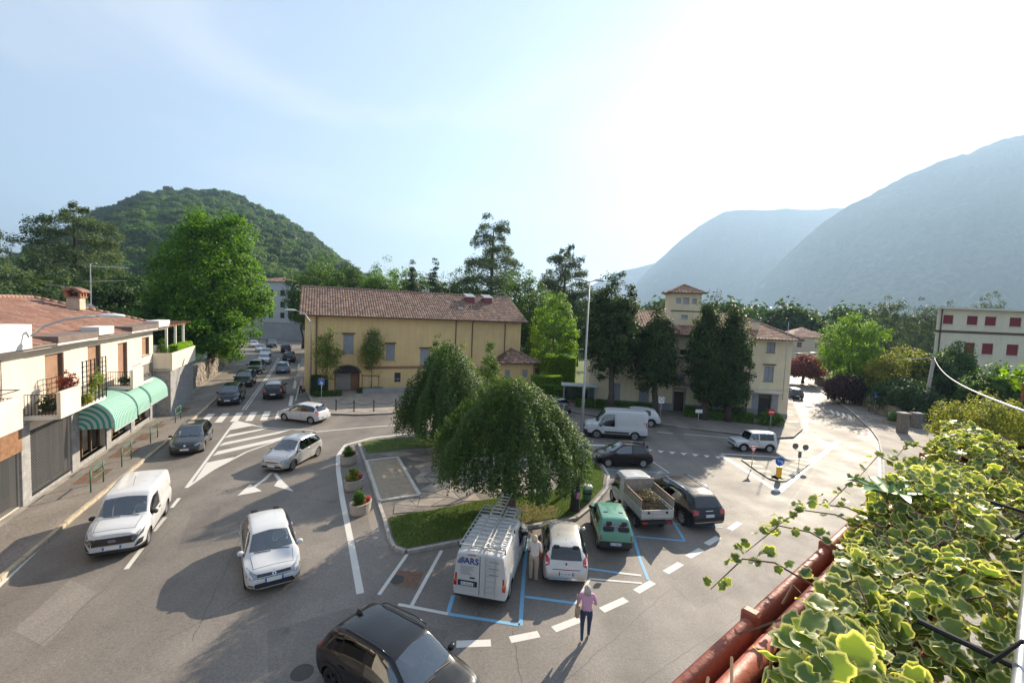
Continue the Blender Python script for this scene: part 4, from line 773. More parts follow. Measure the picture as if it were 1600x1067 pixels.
# ---------------------------------------------------------------- far buildings
def far_block(name, label, o, u, L, D, H, m, rows, cols, roof, wmat, roofm=None, rise=0.0, eave=.4):
    b0 = frame_root(name, label, 'building', o, u); hs = [(a, a+wd, z, z+h) for z, h in rows for a, wd in cols]
    w = wall_holes(0, L, 0, H, hs, .15); shell(w, 0, L, 0, D, 0, H); w.build('wall', m, b0)
    for a, b, c, d in hs: f = MB().box(a, b, .08, .11, c, d).build('window', wmat, b0); MB().bbox(a-.05, b+.05, -.06, .05, c-.07, c-.003, .01).build('sill', m_fasc, b0)
    r = MB(); r.add([(-eave, -eave, H), (L+eave, -eave, H), (L+eave, D+eave, H), (-eave, D+eave, H), (D/2*.8, D/2, H+rise), (L-D/2*.8, D/2, H+rise)], [(0, 1, 5, 4), (1, 2, 5), (2, 3, 4, 5), (3, 0, 4), (3, 2, 1, 0)]); r.build('roof', roofm or m_tile_v, b0)
    if rise > 1:
        s_ = math.hypot(D/2+eave, rise); tile_roof('roof_tiles', (-eave, -eave, H+.03), (1, 0, 0), (0, D/2+eave, rise), L+2*eave, s_, roofm or m_tile_v, b0, clip=lambda a, b: b/s_ < min(a, L+2*eave-a)/(D/2*.8+eave), pitch=.4, row=.6, amp=.07)
    return b0
apo = at(408, 118); far_block('apartment_block', 'tall grey-white apartment block at the far end of the street', apo+Vector((-2.5, 0, 0)), Vector((1, .1, 0)).normalized(), 11.0, 14, hz(430, 440, 118), mat('plaster_grey', (.50, .50, .50), .9, var=.1, scale=.4), [(hz(430, y, 118), 1.5) for y in (462, 480, 497, 513)], [(1.5, 1.1), (4.3, 1.1), (7.2, 1.1), (9.2, 1.0)], True, m_glassd, m_tile_y, 1.6)
far_block('grey_house', 'pale house with brown tiled roof behind the villa corner', at(1238, 92), Vector((1, -.15, 0)).normalized(), 7.5, 9, hz(1255, 527, 92), mat('plaster_house', (.48, .44, .40), .9, var=.1, scale=.4), [(hz(1255, 543, 92), 1.1), (hz(1255, 560, 92), 1.1)], [(1.2, .9), (4.6, .9)], True, m_glassd, m_tile_v, 1.9)
# low garden wall and buildings seen at street end
st_wall = thing('street_end_wall', 'long grey rendered wall closing the far street below the apartment block', 'wall', at(395, 112)+Vector((0, 0, 0)))
MB().bbox(-8, 14, 0, .5, 0, 4.2, .03).build('wall_body', mat('render_grey', (.36, .36, .37), .9, var=.15, scale=.5), st_wall); MB().bbox(-8.1, 14.1, -.1, .6, 4.2, 4.4, .02).build('coping', m_marble, st_wall)
# ================================================================ vehicles
def paint(name, col, metal=.0, rough=.32):
    m = mat('car_paint_'+name, col, rough, metal=metal, coat=.8, spec=.12, var=.03, scale=2.5)
    return m
m_tyre = mat('tyre_rubber', (.018, .018, .019), .85, bump=.2, bscale=60); m_rim = mat('alloy_rim', (.50, .50, .52), .35, metal=.85); m_rimd = mat('alloy_rim_dark', (.06, .06, .065), .35, metal=.7)
m_plast = mat('black_plastic', (.022, .022, .024), .55, var=.1, scale=8); m_gloss = mat('gloss_black', (.012, .012, .014), .15, coat=.5)
m_cglass = glass('car_glass', (.50, .57, .58), refl_boost=.12); m_pglass = glass('privacy_glass', (.07, .08, .09), refl_boost=.03); m_lamp = mat('headlamp_glass', (.20, .22, .24), .1, spec=.8, coat=.8, var=.6, scale=16); m_lampd = mat('headlamp_dark', (.10, .11, .12), .1, coat=.8, var=.4, scale=12)
m_tail = mat('tail_lamp_red', (.42, .012, .016), .15, coat=.8, var=.2, scale=12); m_amber = mat('indicator_amber', (.75, .22, .02), .2, coat=.6); m_chrome = mat('chrome_trim', (.66, .66, .68), .15, metal=1)
m_plate = mat('plate_white', (.72, .72, .72), .5); m_plateb = mat('plate_blue', (.03, .10, .45), .5); m_seat = mat('seat_fabric', (.035, .035, .04), .9, var=.2, scale=10); m_dash = mat('dashboard', (.03, .03, .033), .7); m_ink = mat('plate_ink', (.02, .02, .03), .6)
def pchip(X, Y, x):
    X = np.asarray(X, float); Y = np.asarray(Y, float); h = np.diff(X); d = np.diff(Y)/h; m = np.zeros_like(Y); m[0], m[-1] = d[0], d[-1]
    for i in range(1, len(X)-1):
        if d[i-1]*d[i] > 0: w1, w2 = 2*h[i]+h[i-1], h[i]+2*h[i-1]; m[i] = (w1+w2)/(w1/d[i-1]+w2/d[i])
    i = np.clip(np.searchsorted(X, x)-1, 0, len(X)-2); t = (x-X[i])/h[i]
    return Y[i]*(2*t**3-3*t**2+1)+h[i]*m[i]*(t**3-2*t**2+t)+Y[i+1]*(3*t**2-2*t**3)+h[i]*m[i+1]*(t**3-t**2)
def lin(tab, x): return float(pchip([a for a, _ in tab], [b for _, b in tab], x))
def car_shell(S):
    """one lofted body surface: stations along the length, section rings from floor to roof"""
    L, W = S['L'], S['W']; hw = W/2
    xs = sorted(set([round(v, 4) for v in np.linspace(0, L, 46)]+[round(v, 4) for v in (.02, .05, .09, .14, .2, L-.02, L-.05, L-.09, L-.14, L-.2)]+[round(a, 4) for a, _ in S['top'] if 0 <= a <= L]))
    rings = []
    for x in xs:
        zt = lin(S['top'], x); zb = min(lin(S['belt'], x), zt-.05); z0 = lin(S['bot'], x); w = hw*lin(S['plan'], x); wr = min(hw*lin(S['roof'], x), w*.97); dz = zb-z0
        tum = (zt-zb)
        pts = [(0, z0), (.55*w, z0), (.86*w, z0+.005), (.955*w, z0+.05), (.98*w, z0+.25*dz), (.992*w, z0+.45*dz), (1.0*w, z0+.62*dz), (.998*w, z0+.76*dz), (.985*w, z0+.9*dz), (.962*w, zb)]
        ys, ze = .962*w, zt-min(.055, .35*tum+.015)
        for t in (.2, .4, .6, .8, .93): pts.append((ys+(wr-ys)*t+.022*math.sin(math.pi*t)*min(1, tum/.3), zb+(ze-zb)*t))
        pts += [(wr-.012, ze+.004), (wr*.955-.012, zt-.026), (wr*.86, zt-.012), (wr*.66, zt+.002), (wr*.35, zt+.012), (0, zt+.016)]
        rings.append(pts)
    bm = bmesh.new(); n = len(rings[0]); grid = []
    for x, pts in zip(xs, rings):
        row = [bm.verts.new((x, y, z)) for y, z in pts]+[bm.verts.new((x, -y, z)) for y, z in pts[-2:0:-1]]; grid.append(row)
    m = len(grid[0])
    for a, b in zip(grid, grid[1:]):
        for k in range(m): bm.faces.new((a[k], a[(k+1) % m], b[(k+1) % m], b[k]))
    for row, flip in ((grid[0], 0), (grid[-1], 1)):
        for k in range(1, n-1):
            q = [row[k], row[k+1], row[m-k-1] if k+1 < n-1 else row[k+1], row[m-k]]
            if k+1 == n-1: q = [row[k], row[k+1], row[m-k]]
            try: bm.faces.new(q)
            except ValueError: pass
        try: bm.faces.new((row[0], row[1], row[m-1]))
        except ValueError: pass
    bmesh.ops.recalc_face_normals(bm, faces=bm.faces[:]); return bm
def convex_cut(bm, poly, proj, cond):
    """cut the shell along a convex outline seen along one axis; returns the faces inside"""
    def to3(p): return {'y': Vector((p[0], 0, p[1])), 'x': Vector((0, p[0], p[1])), 'z': Vector((p[0], p[1], 0))}[proj]
    ax = {'y': Vector((0, 1, 0)), 'x': Vector((1, 0, 0)), 'z': Vector((0, 0, 1))}[proj]
    flat2 = lambda v: {'y': (v.x, v.z), 'x': (v.y, v.z), 'z': (v.x, v.y)}[proj]
    n = len(poly); lo = [min(p[i] for p in poly)-.25 for i in (0, 1)]; hi = [max(p[i] for p in poly)+.25 for i in (0, 1)]
    for i in range(n):
        a, b = to3(poly[i]), to3(poly[(i+1) % n]); no = (b-a).cross(ax)
        if no.length < 1e-6: continue
        fs = [f for f in bm.faces if cond(f) and all(lo[k] < flat2(f.calc_center_median())[k] < hi[k] for k in (0, 1))]
        geo = fs+list({e for f in fs for e in f.edges})+list({v for f in fs for v in f.verts})
        bmesh.ops.bisect_plane(bm, geom=geo, plane_co=a, plane_no=no.normalized(), dist=1e-5)
    return [f for f in bm.faces if cond(f) and inside(flat2(f.calc_center_median()), poly)]
def faces_out(bm, faces):
    """lift faces out into a mesh of their own"""
    faces = list(faces); vs_ = {}; V, F = [], []
    for f in faces:
        r = []
        for v in f.verts:
            if v not in vs_: vs_[v] = len(V); V.append(v.co[:])
            r.append(vs_[v])
        F.append(r)
    bmesh.ops.delete(bm, geom=faces, context='FACES_ONLY'); return V, F
def mesh_of(name, V, F, m, ang=38):
    me = bpy.data.meshes.new(name); me.from_pydata(V, [], F); me.materials.append(m); smooth_angle(me, ang); me.update(); return me
def patch(bvh, poly, axis, off=.006, step=.09, side=1, far=4.0, thick=.012):
    """outline laid on the body along an axis: a thin fitted plate (lamps, grilles, plates, trim)"""
    bm = bmesh.new(); bm.faces.new([bm.verts.new((p[0], p[1], 0)) for p in poly])
    lo = [min(p[i] for p in poly) for i in (0, 1)]; hi = [max(p[i] for p in poly) for i in (0, 1)]
    for i in (0, 1):
        k = int((hi[i]-lo[i])/step)
        for q in range(1, k+1):
            co = [0, 0, 0]; co[i] = lo[i]+(hi[i]-lo[i])*q/(k+1); no = [0, 0, 0]; no[i] = 1
            bmesh.ops.bisect_plane(bm, geom=bm.faces[:]+bm.edges[:]+bm.verts[:], plane_co=co, plane_no=no)
    bm.verts.index_update(); V = []; ok = True
    for v in bm.verts:
        p, q = v.co.x, v.co.y
        o, d = {'x': (Vector((far*side+2, p, q)), Vector((-side, 0, 0))), 'y': (Vector((p, far*side, q)), Vector((0, -side, 0))), 'z': (Vector((p, q, far)), Vector((0, 0, -1)))}[axis]
        if axis == 'x': o.x = 8 if side > 0 else -4
        h = bvh.ray_cast(o, d)
        if h[0] is None:
            c = Vector((sum(t[0] for t in poly)/len(poly), sum(t[1] for t in poly)/len(poly))); found = None
            for t in np.linspace(.03, .6, 20):
                pp, qq = p+(c.x-p)*t, q+(c.y-q)*t; o2 = Vector(o)
                if axis == 'x': o2.y, o2.z = pp, qq
                elif axis == 'y': o2.x, o2.z = pp, qq
                else: o2.x, o2.y = pp, qq
                h = bvh.ray_cast(o2, d)
                if h[0] is not None: break
        if h[0] is None: V.append(Vector(o)+d*far); continue
        nn = h[1] if h[1].dot(d) < 0 else -h[1]; V.append(h[0]+(nn*.6-d*.4).normalized()*off)
    F = [[v.index for v in f.verts] for f in bm.faces]
    ed = [(e.verts[0].index, e.verts[1].index) for e in bm.edges if e.is_boundary]; base = len(V); dv = d
    V2 = [tuple(v) for v in V]+[tuple(v+dv*thick) for v in V]
    F += [(a, b, base+b, base+a) for a, b in ed]; bm.free(); return V2, F
WHEELS = {}
def wheel_meshes(R, w, style):
    k = (round(R, 3), round(w, 3), style)
    if k in WHEELS: return WHEELS[k]
    t = MB(); ri = R*.66; t.lathe([(ri, -w*.42), (ri+.02, -w*.5), (R-.03, -w*.5), (R-.006, -w*.42), (R, -w*.2), (R, w*.2), (R-.006, w*.42), (R-.03, w*.5), (ri+.02, w*.5), (ri, w*.42)], 28, axis='y', caps=False); tm = mesh_of('tyre', t.v, t.f, m_tyre)
    r = MB(); r.lathe([(ri, -w*.42), (ri-.015, -w*.40), (ri-.03, -w*.2), (ri-.03, w*.3)], 28, axis='y', caps=False); r.lathe([(.065, -w*.34), (.055, -w*.38), (.001, -w*.39)], 12, axis='y', caps=False)
    ns = {'five': 5, 'ten': 10, 'steel': 14, 'dark': 5}[style]
    for i in range(ns):
        a = 2*math.pi*i/ns; wd = .055 if ns == 5 else (.03 if ns == 10 else .045); c, s = math.cos(a), math.sin(a); P = []
        for rad, half, y in ((.05, wd*.8, -w*.36), (ri-.02, wd*1.15, -w*.36), (ri-.02, wd*.9, -w*.22), (.05, wd*.6, -w*.22)): P += [(c*rad-s*half, y, s*rad+c*half), (c*rad+s*half, y, s*rad-c*half)]
        r.add(P, [(0, 1, 3, 2), (2, 3, 5, 4), (0, 2, 4, 6), (1, 7, 5, 3)])
        if style in ('dark',):
            a2 = a+.22; c, s = math.cos(a2), math.sin(a2)
            P = []
            for rad, half, y in ((.1, .012, -w*.35), (ri-.02, .02, -w*.35), (ri-.02, .02, -w*.25), (.1, .012, -w*.25)): P += [(c*rad-s*half, y, s*rad+c*half), (c*rad+s*half, y, s*rad-c*half)]
            r.add(P, [(0, 1, 3, 2), (0, 2, 4, 6), (1, 7, 5, 3)])
    r.lathe([(.03, -w*.05), (ri-.03, -w*.05)], 20, axis='y', caps=False)
    rm = mesh_of('rim', r.v, r.f, m_rimd if style == 'dark' else m_rim); WHEELS[k] = (tm, rm); return WHEELS[k]
def mirrored(poly): return [(-a, b) for a, b in poly][::-1]
def circle(cx, cz, r, n=18): return [(cx+r*math.cos(2*math.pi*k/n), cz+r*math.sin(2*math.pi*k/n)) for k in range(n)]
def build_car(name, label, cat, S, body, group=None, detail=2):
    """car in its own frame: x from the rear bumper (0) to the nose (L), wheels on z=0. The root sits mid wheelbase."""
    root = thing(name, label, cat, group=group); L, W, wb = S['L'], S['W'], S['wb']; xr = S['ro']; xf = xr+wb; R = S['R']; xm = xr+wb/2
    bm = car_shell(S); bmesh.ops.triangulate
    full = BVHTree.FromBMesh(bm); parts = []
    side = lambda f: abs(f.normal.y) > .35
    # wheel arches
    for xc in (xr, xf):
        fs = convex_cut(bm, circle(xc, R*1.0, R*1.16, 20), 'y', lambda f: abs(f.normal.y) > .2 and f.calc_center_median().z < R*2.3); bmesh.ops.delete(bm, geom=fs, context='FACES_ONLY')
    # dark window surround, then the panes inside it
    trim = S.get('trim_all', True)
    for poly, gm in S['panes']:
        fs = convex_cut(bm, poly, 'y', lambda f: side(f) and f.calc_center_median().z > S['belt'][0][1]-.35); parts.append(('side_window', *faces_out(bm, fs), m_pglass if gm else m_cglass))
    if S.get('dlo'):
        V, F = [], []
        for poly in S['dlo']:
            fs = convex_cut(bm, poly, 'y', side); v, f = faces_out(bm, fs); F += [[i+len(V) for i in q] for q in f]; V += v
        parts.append(('window_surround', V, F, m_gloss))
    ws = S['ws']; fs = convex_cut(bm, ws, 'z', lambda f: f.normal.x > .12 and f.normal.z > .15 and f.calc_center_median().z > S['cowlz']-.05); parts.append(('windscreen', *faces_out(bm, fs), m_cglass))
    if S.get('rw'):
        rw = S['rw']; fs = convex_cut(bm, rw, 'x', lambda f: f.normal.x < -.12 and f.calc_center_median().x < L*.4); parts.append(('rear_window', *faces_out(bm, fs), m_pglass if S.get('dark_rear', True) else m_cglass))
    # lower dark cladding
    if S.get('clad'):
        zc_ = S['clad']; fs_ = bm.faces[:]; bmesh.ops.bisect_plane(bm, geom=fs_+bm.edges[:]+bm.verts[:], plane_co=(0, 0, zc_), plane_no=(0, 0, 1), dist=1e-5)
        parts.append(('lower_cladding', *faces_out(bm, [f for f in bm.faces if f.calc_center_median().z < zc_]), m_plast))
    if S.get('roofm'):
        ra, rb_ = S['roofx']; fs = [f for f in bm.faces if f.normal.z > .6 and f.calc_center_median().z > S['belt'][0][1]+.25 and ra < f.calc_center_median().x < rb_]; parts.append(('roof_panel', *faces_out(bm, fs), S['roofm']))
    me = bpy.data.meshes.new('body'); bm.to_mesh(me); bm.free(); me.materials.append(body); smooth_angle(me, 32); bo = link('body', me, root)
    allp = [bo]
    for nm, V, F, m in parts:
        if not F: continue
        if nm in ('side_window', 'window_surround'):      # left and right panes are separate pieces
            for sd in (1, -1):
                fs = [f for f in F if sum(V[i][1] for i in f)*sd > 0]; used = sorted({i for f in fs for i in f}); ix = {i: k for k, i in enumerate(used)}
                if fs: allp.append(link(nm, mesh_of(nm, [V[i] for i in used], [[ix[i] for i in f] for f in fs], m), root))
        else: allp.append(link(nm, mesh_of(nm, V, F, m), root))
    def put(nm, poly, axis, m, sd=1, off=.006, step=.09, parent=None):
        V, F = patch(full, poly, axis, off, step, sd); o = link(nm, mesh_of(nm, V, F, m, 30), parent or root); allp.append(o); return o
    for q, (nm, poly, axis, sd, m, both) in enumerate(S['patches']):
        of = .006+.0025*q; put(nm, poly, axis, m, sd, of)
        if both: put(nm, mirrored(poly), axis, m, sd, of) if axis == 'x' else put(nm, poly, axis, m, -sd, of)
    if detail > 1:
        for x, za, zb_ in S.get('gaps', []):
            for sd in (1, -1): put('door_gap', [(x-.005, za), (x+.005, za), (x+.005, zb_), (x-.005, zb_)], 'y', m_dark, sd, .003)
        if S.get('bonnet'):
            xa, xb, yb = S['bonnet']
            for sd in (1, -1): put('bonnet_gap', [(xa, sd*yb-.006), (xb, sd*(yb-.05)-.006), (xb, sd*(yb-.05)+.006), (xa, sd*yb+.006)], 'z', m_dark, 1, .003)
            put('bonnet_gap', [(xb-.006, -yb+.05), (xb+.006, -yb+.05), (xb+.006, yb-.05), (xb-.006, yb-.05)], 'z', m_dark, 1, .003)
            for sd in (1, -1): put('wiper', [(xa-.10, sd*.28-.25), (xa-.08, sd*.28-.25), (xa-.03, sd*.28+.25), (xa-.05, sd*.28+.25)], 'z', m_plast, 1, .02)
        for x, z in S.get('handles', []):
            for sd in (1, -1): put('door_handle', [(x-.1, z-.018), (x+.1, z-.018), (x+.1, z+.018), (x-.1, z+.018)], 'y', S.get('handlem', body), sd, .03)
    # arch lips
    if S.get('arch'):
        for xc in (xr, xf):
            for sd in (1, -1):
                V, F = [], []
                n = 14; ang = np.linspace(-.12, math.pi+.12, n+1)
                for k in range(n):
                    q = [(xc+r_*math.cos(a), R+r_*math.sin(a)) for r_, a in ((R*1.165, ang[k]), (R*1.36, ang[k]), (R*1.36, ang[k+1]), (R*1.165, ang[k+1]))]
                    v, f = patch(full, q, 'y', .015, .3, sd); F += [[i+len(V) for i in t] for t in f]; V += v
                allp.append(link('wheel_arch_trim', mesh_of('wheel_arch_trim', V, F, m_plast, 40), root))
    # wheels with rims; wells
    tm, rm = wheel_meshes(R, S.get('tw', .2), S.get('rims', 'five')); ty = W/2-S.get('tw', .2)/2-.035
    for xc in (xr, xf):
        for sd in (-1, 1):
            wo = link('wheel', tm, root); wo.location = (xc-xm, sd*ty, R); wo.rotation_euler = (0, .3, 0 if sd < 0 else math.pi)
            if xc == xf and S.get('steer'): wo.rotation_euler.z += S['steer']
            link('rim', rm, wo)
    wl_ = MB()
    for xc in (xr, xf):
        for sd in (-1, 1):
            P = []; n = 12
            for k in range(n+1):
                a = -.25+(math.pi+.5)*k/n
                P += [(xc+R*1.155*math.cos(a), sd*(W/2-.06), R+R*1.155*math.sin(a)), (xc+R*1.155*math.cos(a), sd*(W/2-.42), R+R*1.155*math.sin(a))]
            wl_.add(P, [(2*k, 2*k+1, 2*k+3, 2*k+2) for k in range(n)]); wl_.add([(xc+R*1.155*math.cos(-.25+(math.pi+.5)*k/n), sd*(W/2-.42), R+R*1.155*math.sin(-.25+(math.pi+.5)*k/n)) for k in range(n+1)], [tuple(range(n+1))])
    wl_.box(.3, L-.35, -W/2+.42, W/2-.42, S['bot'][1][1]-.02, S['bot'][1][1]+.12); allp.append(wl_.build('underbody', m_dark, root))
    # interior
    it = MB(); cx_ = S['cabx']; zf = S['bot'][1][1]+.15; sh_ = S.get('seath', .62)
    it.box(S['cabr'], cx_+.35, -W/2+.14, W/2-.14, zf-.05, zf); it.bbox(cx_-.22, cx_+.10, -W/2+.16, W/2-.16, S['cowlz']-.36, S['cowlz']-.13, .06)
    for y in (-.36*W/1.7, .36*W/1.7):
        for x0_, on in ((cx_-1.0, 1), (cx_-1.95, S.get('rear_seats', 1))):
            if not on: continue
            it.bbox(x0_-.25, x0_+.28, y-.25, y+.25, zf+.12, zf+.32, .06)
            s_ = MB(); s_.bbox(-.07, .07, y-.24, y+.24, 0, sh_, .06); s_.bbox(-.05, .05, y-.12, y+.12, sh_+.05, sh_+.25, .04); rot = Matrix.Translation((x0_-.28, 0, zf+.22)) @ Matrix.Rotation(-.22, 4, 'Y'); it.add([rot @ Vector(v) for v in s_.v], s_.f)
    allp.append(it.build('seats', m_seat, root))
    sw = MB(); sw.lathe([(.17, -.015), (.19, 0), (.17, .015), (.155, 0), (.17, -.015)], 18, caps=False); swo = sw.build('steering_wheel', m_dash, root, smooth=True); swo.location = (cx_-.42-xm, .36*W/1.7, S['cowlz']-.04); swo.rotation_euler = (0, -1.05, 0)
    # mirrors
    if S.get('mirror', True):
        mx, mz = S['mirror_at']
        for sd in (-1, 1):
            q = MB(); q.bbox(-.09, .07, 0, .2, -.07, .08, .045); q.bbox(-.03, .03, -.09, .02, -.045, 0, .01)
            if sd < 0: q.v = [(a, -b, c) for a, b, c in q.v]; q.f = [f[::-1] for f in q.f]
            o = q.build('wing_mirror', S.get('mirrorm', body), root); smooth_by(o, 50); o.location = (mx-xm, sd*(W/2*.93), mz)
    # plates
    for end, x, z in (('r', 0, S.get('plate_r')), ('f', L, S.get('plate_f'))):
        if z is None: continue
        y0 = S.get('plate_y', 0) if end == 'r' else 0; sd = 1 if end == 'f' else -1
        p = put('number_plate', [(y0-.26, z-.055), (y0+.26, z-.055), (y0+.26, z+.055), (y0-.26, z+.055)], 'x', m_plate, sd, .030, .3)
        for ys in (-.26, .215): V, F = patch(full, [(y0+ys, z-.055), (y0+ys+.045, z-.055), (y0+ys+.045, z+.055), (y0+ys, z+.055)], 'x', .034, .3, sd); o = link('plate_band', mesh_of('plate_band', V, F, m_plateb), p)
        if S.get('plate_text'):
            h = full.ray_cast(Vector((-4 if sd < 0 else 8, y0, z)), Vector((-sd, 0, 0)))
            if h[0] is not None:
                M = Matrix.Translation((h[0].x+sd*.038, y0, z)) @ Matrix(((0, 0, 1, 0), (1, 0, 0, 0), (0, 1, 0, 0), (0, 0, 0, 1))) if sd > 0 else Matrix.Translation((h[0].x-.038, y0, z)) @ Matrix(((0, 0, -1, 0), (-1, 0, 0, 0), (0, 1, 0, 0), (0, 0, 0, 1)))
                me_ = text_mesh(S['plate_text'], .095, .001); me_.transform(M); me_.materials.append(m_ink); link('plate_lettering', me_, p)
    for c in root.children:       # shift everything built from the rear bumper to the mid-wheelbase root
        if c.name.split('.')[0] in ('wheel', 'steering_wheel', 'wing_mirror'): continue
        c.data.transform(Matrix.Translation((-xm, 0, 0)))
        for g in c.children: g.data.transform(Matrix.Translation((-xm, 0, 0)))
    root['xm'] = xm
    S['_root'] = root; return root
# ---- body plans -------------------------------------------------------------
def spec(L, W, H, wb, ro, R, top, belt, roof, panes, dlo, ws, rw, patches, **k):
    S = dict(L=L, W=W, H=H, wb=wb, ro=ro, R=R, top=top, belt=belt, roof=roof, panes=panes, dlo=dlo, ws=ws, rw=rw, patches=patches)
    S['plan'] = k.pop('plan', [(0, .80), (.05, .86), (.16, .93), (.45, .985), (1.0, 1.0), (L-1.1, 1.0), (L-.5, .965), (L-.2, .87), (L-.06, .76), (L, .66)])
    S['bot'] = k.pop('bot', [(0, .36), (.35, .2), (L-.45, .19), (L, .25)]); S.update(k); return S
def hatch(L=4.0, W=1.70, H=1.46, wb=2.5, ro=.68, R=.31, rear='slope', doors=5, nose=0.0, **k):
    """small hatchback; proportions scale with length and height"""
    f = H/1.46; c = L-.98-nose; t = c-.75
    top = [(0, .60*f), (.05, .74*f), (.12, .90*f), (.30, 1.15*f), (.52, 1.335*f), (.80, 1.41*f), (1.35, 1.455*f), (2.0, 1.455*f), (t, 1.40*f), (t+.3, 1.245*f), (c, 1.0*f), (c+.12, .95*f), (L-.5, .86*f), (L-.2, .775*f), (L-.06, .66*f), (L, .54*f)]
    belt = [(0, .86*f), (.6, .95*f), (1.5, .92*f), (c, .87*f), (L-.3, .74*f), (L, .60*f)]
    roof = [(0, .72), (.3, .70), (.8, .69), (2.0, .70), (t, .70), (c, .80), (L-.4, .80), (L, .6)]
    zl = lambda x: lin(belt, x)+.02; zt = lambda x: lin(top, x)-.075
    b = c-1.42                                       # B pillar
    p1 = [(b+.06, zl(b)), (c-.10, zl(c)-.0), (t+.30, zt(t+.30)-.03), (t-.02, zt(t)), (b+.06, zt(b))]
    p2 = [(b-.75, zl(b-.75)), (b-.05, zl(b)), (b-.05, zt(b)), (b-.78, zt(b-.8)-.01)]
    p3 = [(b-.98, zl(b-.98)+.05), (b-.80, zl(b-.8)), (b-.83, zt(b-.83)-.02), (b-1.06, zt(b-1.0)-.06)]
    dlo = [[(b-1.12, zl(b-1.1)+.02), (c-.02, zl(c)-.03), (t+.32, zt(t+.32)), (t, zt(t)+.025), (b, zt(b)+.025), (b-.85, zt(b-.85)+.02), (b-1.12, zt(b-1.06)-.03)]]
    if doors == 3: p2 = [(b-.95, zl(b-.75)+.03), (b-.05, zl(b)), (b-.05, zt(b)), (b-.95, zt(b-.9)-.02)]
    panes = [(p1, 0), (p2, k.pop('privacy', 1))]+([] if doors == 3 else [(p3, 1)])
    ws = [(c-.02, .50), (c+.02, 0), (c-.02, -.50), (c-.08, -.66*W/1.7), (t+.10, -.53*W/1.7), (t+.05, 0), (t+.10, .53*W/1.7), (c-.08, .66*W/1.7)]
    rw = [(-.58*W/1.7, 1.0*f), (.58*W/1.7, 1.0*f), (.52*W/1.7, 1.30*f), (.46*W/1.7, 1.335*f), (-.46*W/1.7, 1.335*f), (-.52*W/1.7, 1.30*f)]
    y = W/1.7
    hl = k.pop('hl', [(.46*y, .60*f), (.64*y, .585*f), (.79*y, .66*f), (.82*y, .76*f), (.70*y, .755*f), (.50*y, .68*f)])
    tl = k.pop('tl', [(.54*y, .78*f), (.76*y, .70*f), (.80*y, .78*f), (.76*y, .95*f), (.66*y, .985*f), (.58*y, .93*f)])
    pat = [('headlamp', [(a*1.0, b*1.0) for a, b in hl], 'x', 1, k.pop('hlm', m_lamp), True), ('tail_lamp', tl, 'x', -1, m_tail, True)]
    pat += k.pop('front', [('grille', [(-.42*y, .56*f), (.42*y, .56*f), (.45*y, .64*f), (-.45*y, .64*f)], 'x', 1, m_gloss, False), ('air_intake', [(-.5*y, .27*f), (.5*y, .27*f), (.44*y, .42*f), (-.44*y, .42*f)], 'x', 1, m_plast, False)])
    pat += k.pop('extra', [])
    return spec(L, W, H, wb, ro, R, top, belt, roof, panes, dlo, ws, rw, pat, bonnet=(c+.10, L-.30, .62*y), cowlz=.98*f, cabx=c-.12, cabr=.5, gaps=[(b, .26, zl(b)), (c-.02, .28, zl(c)), (b-.85, .45, zl(b-.8))][:3 if doors == 5 else 2], handles=[(b+.2, zl(b)-.12)]+([(b-.66, zl(b)-.11)] if doors == 5 else []), mirror_at=(c-.22, zl(c)+.07), plate_f=k.pop('plate_f', .47*f), plate_r=k.pop('plate_r', .52*f), **k)
def suv(L=4.2, W=1.77, H=1.57, wb=2.56, ro=.8, R=.34, **k): return hatch(L, W, H, wb, ro, R, bot=[(0, .42), (.35, .27), (L-.45, .26), (L, .32)], arch=k.pop('arch', True), clad=k.pop('clad', .42), **k)
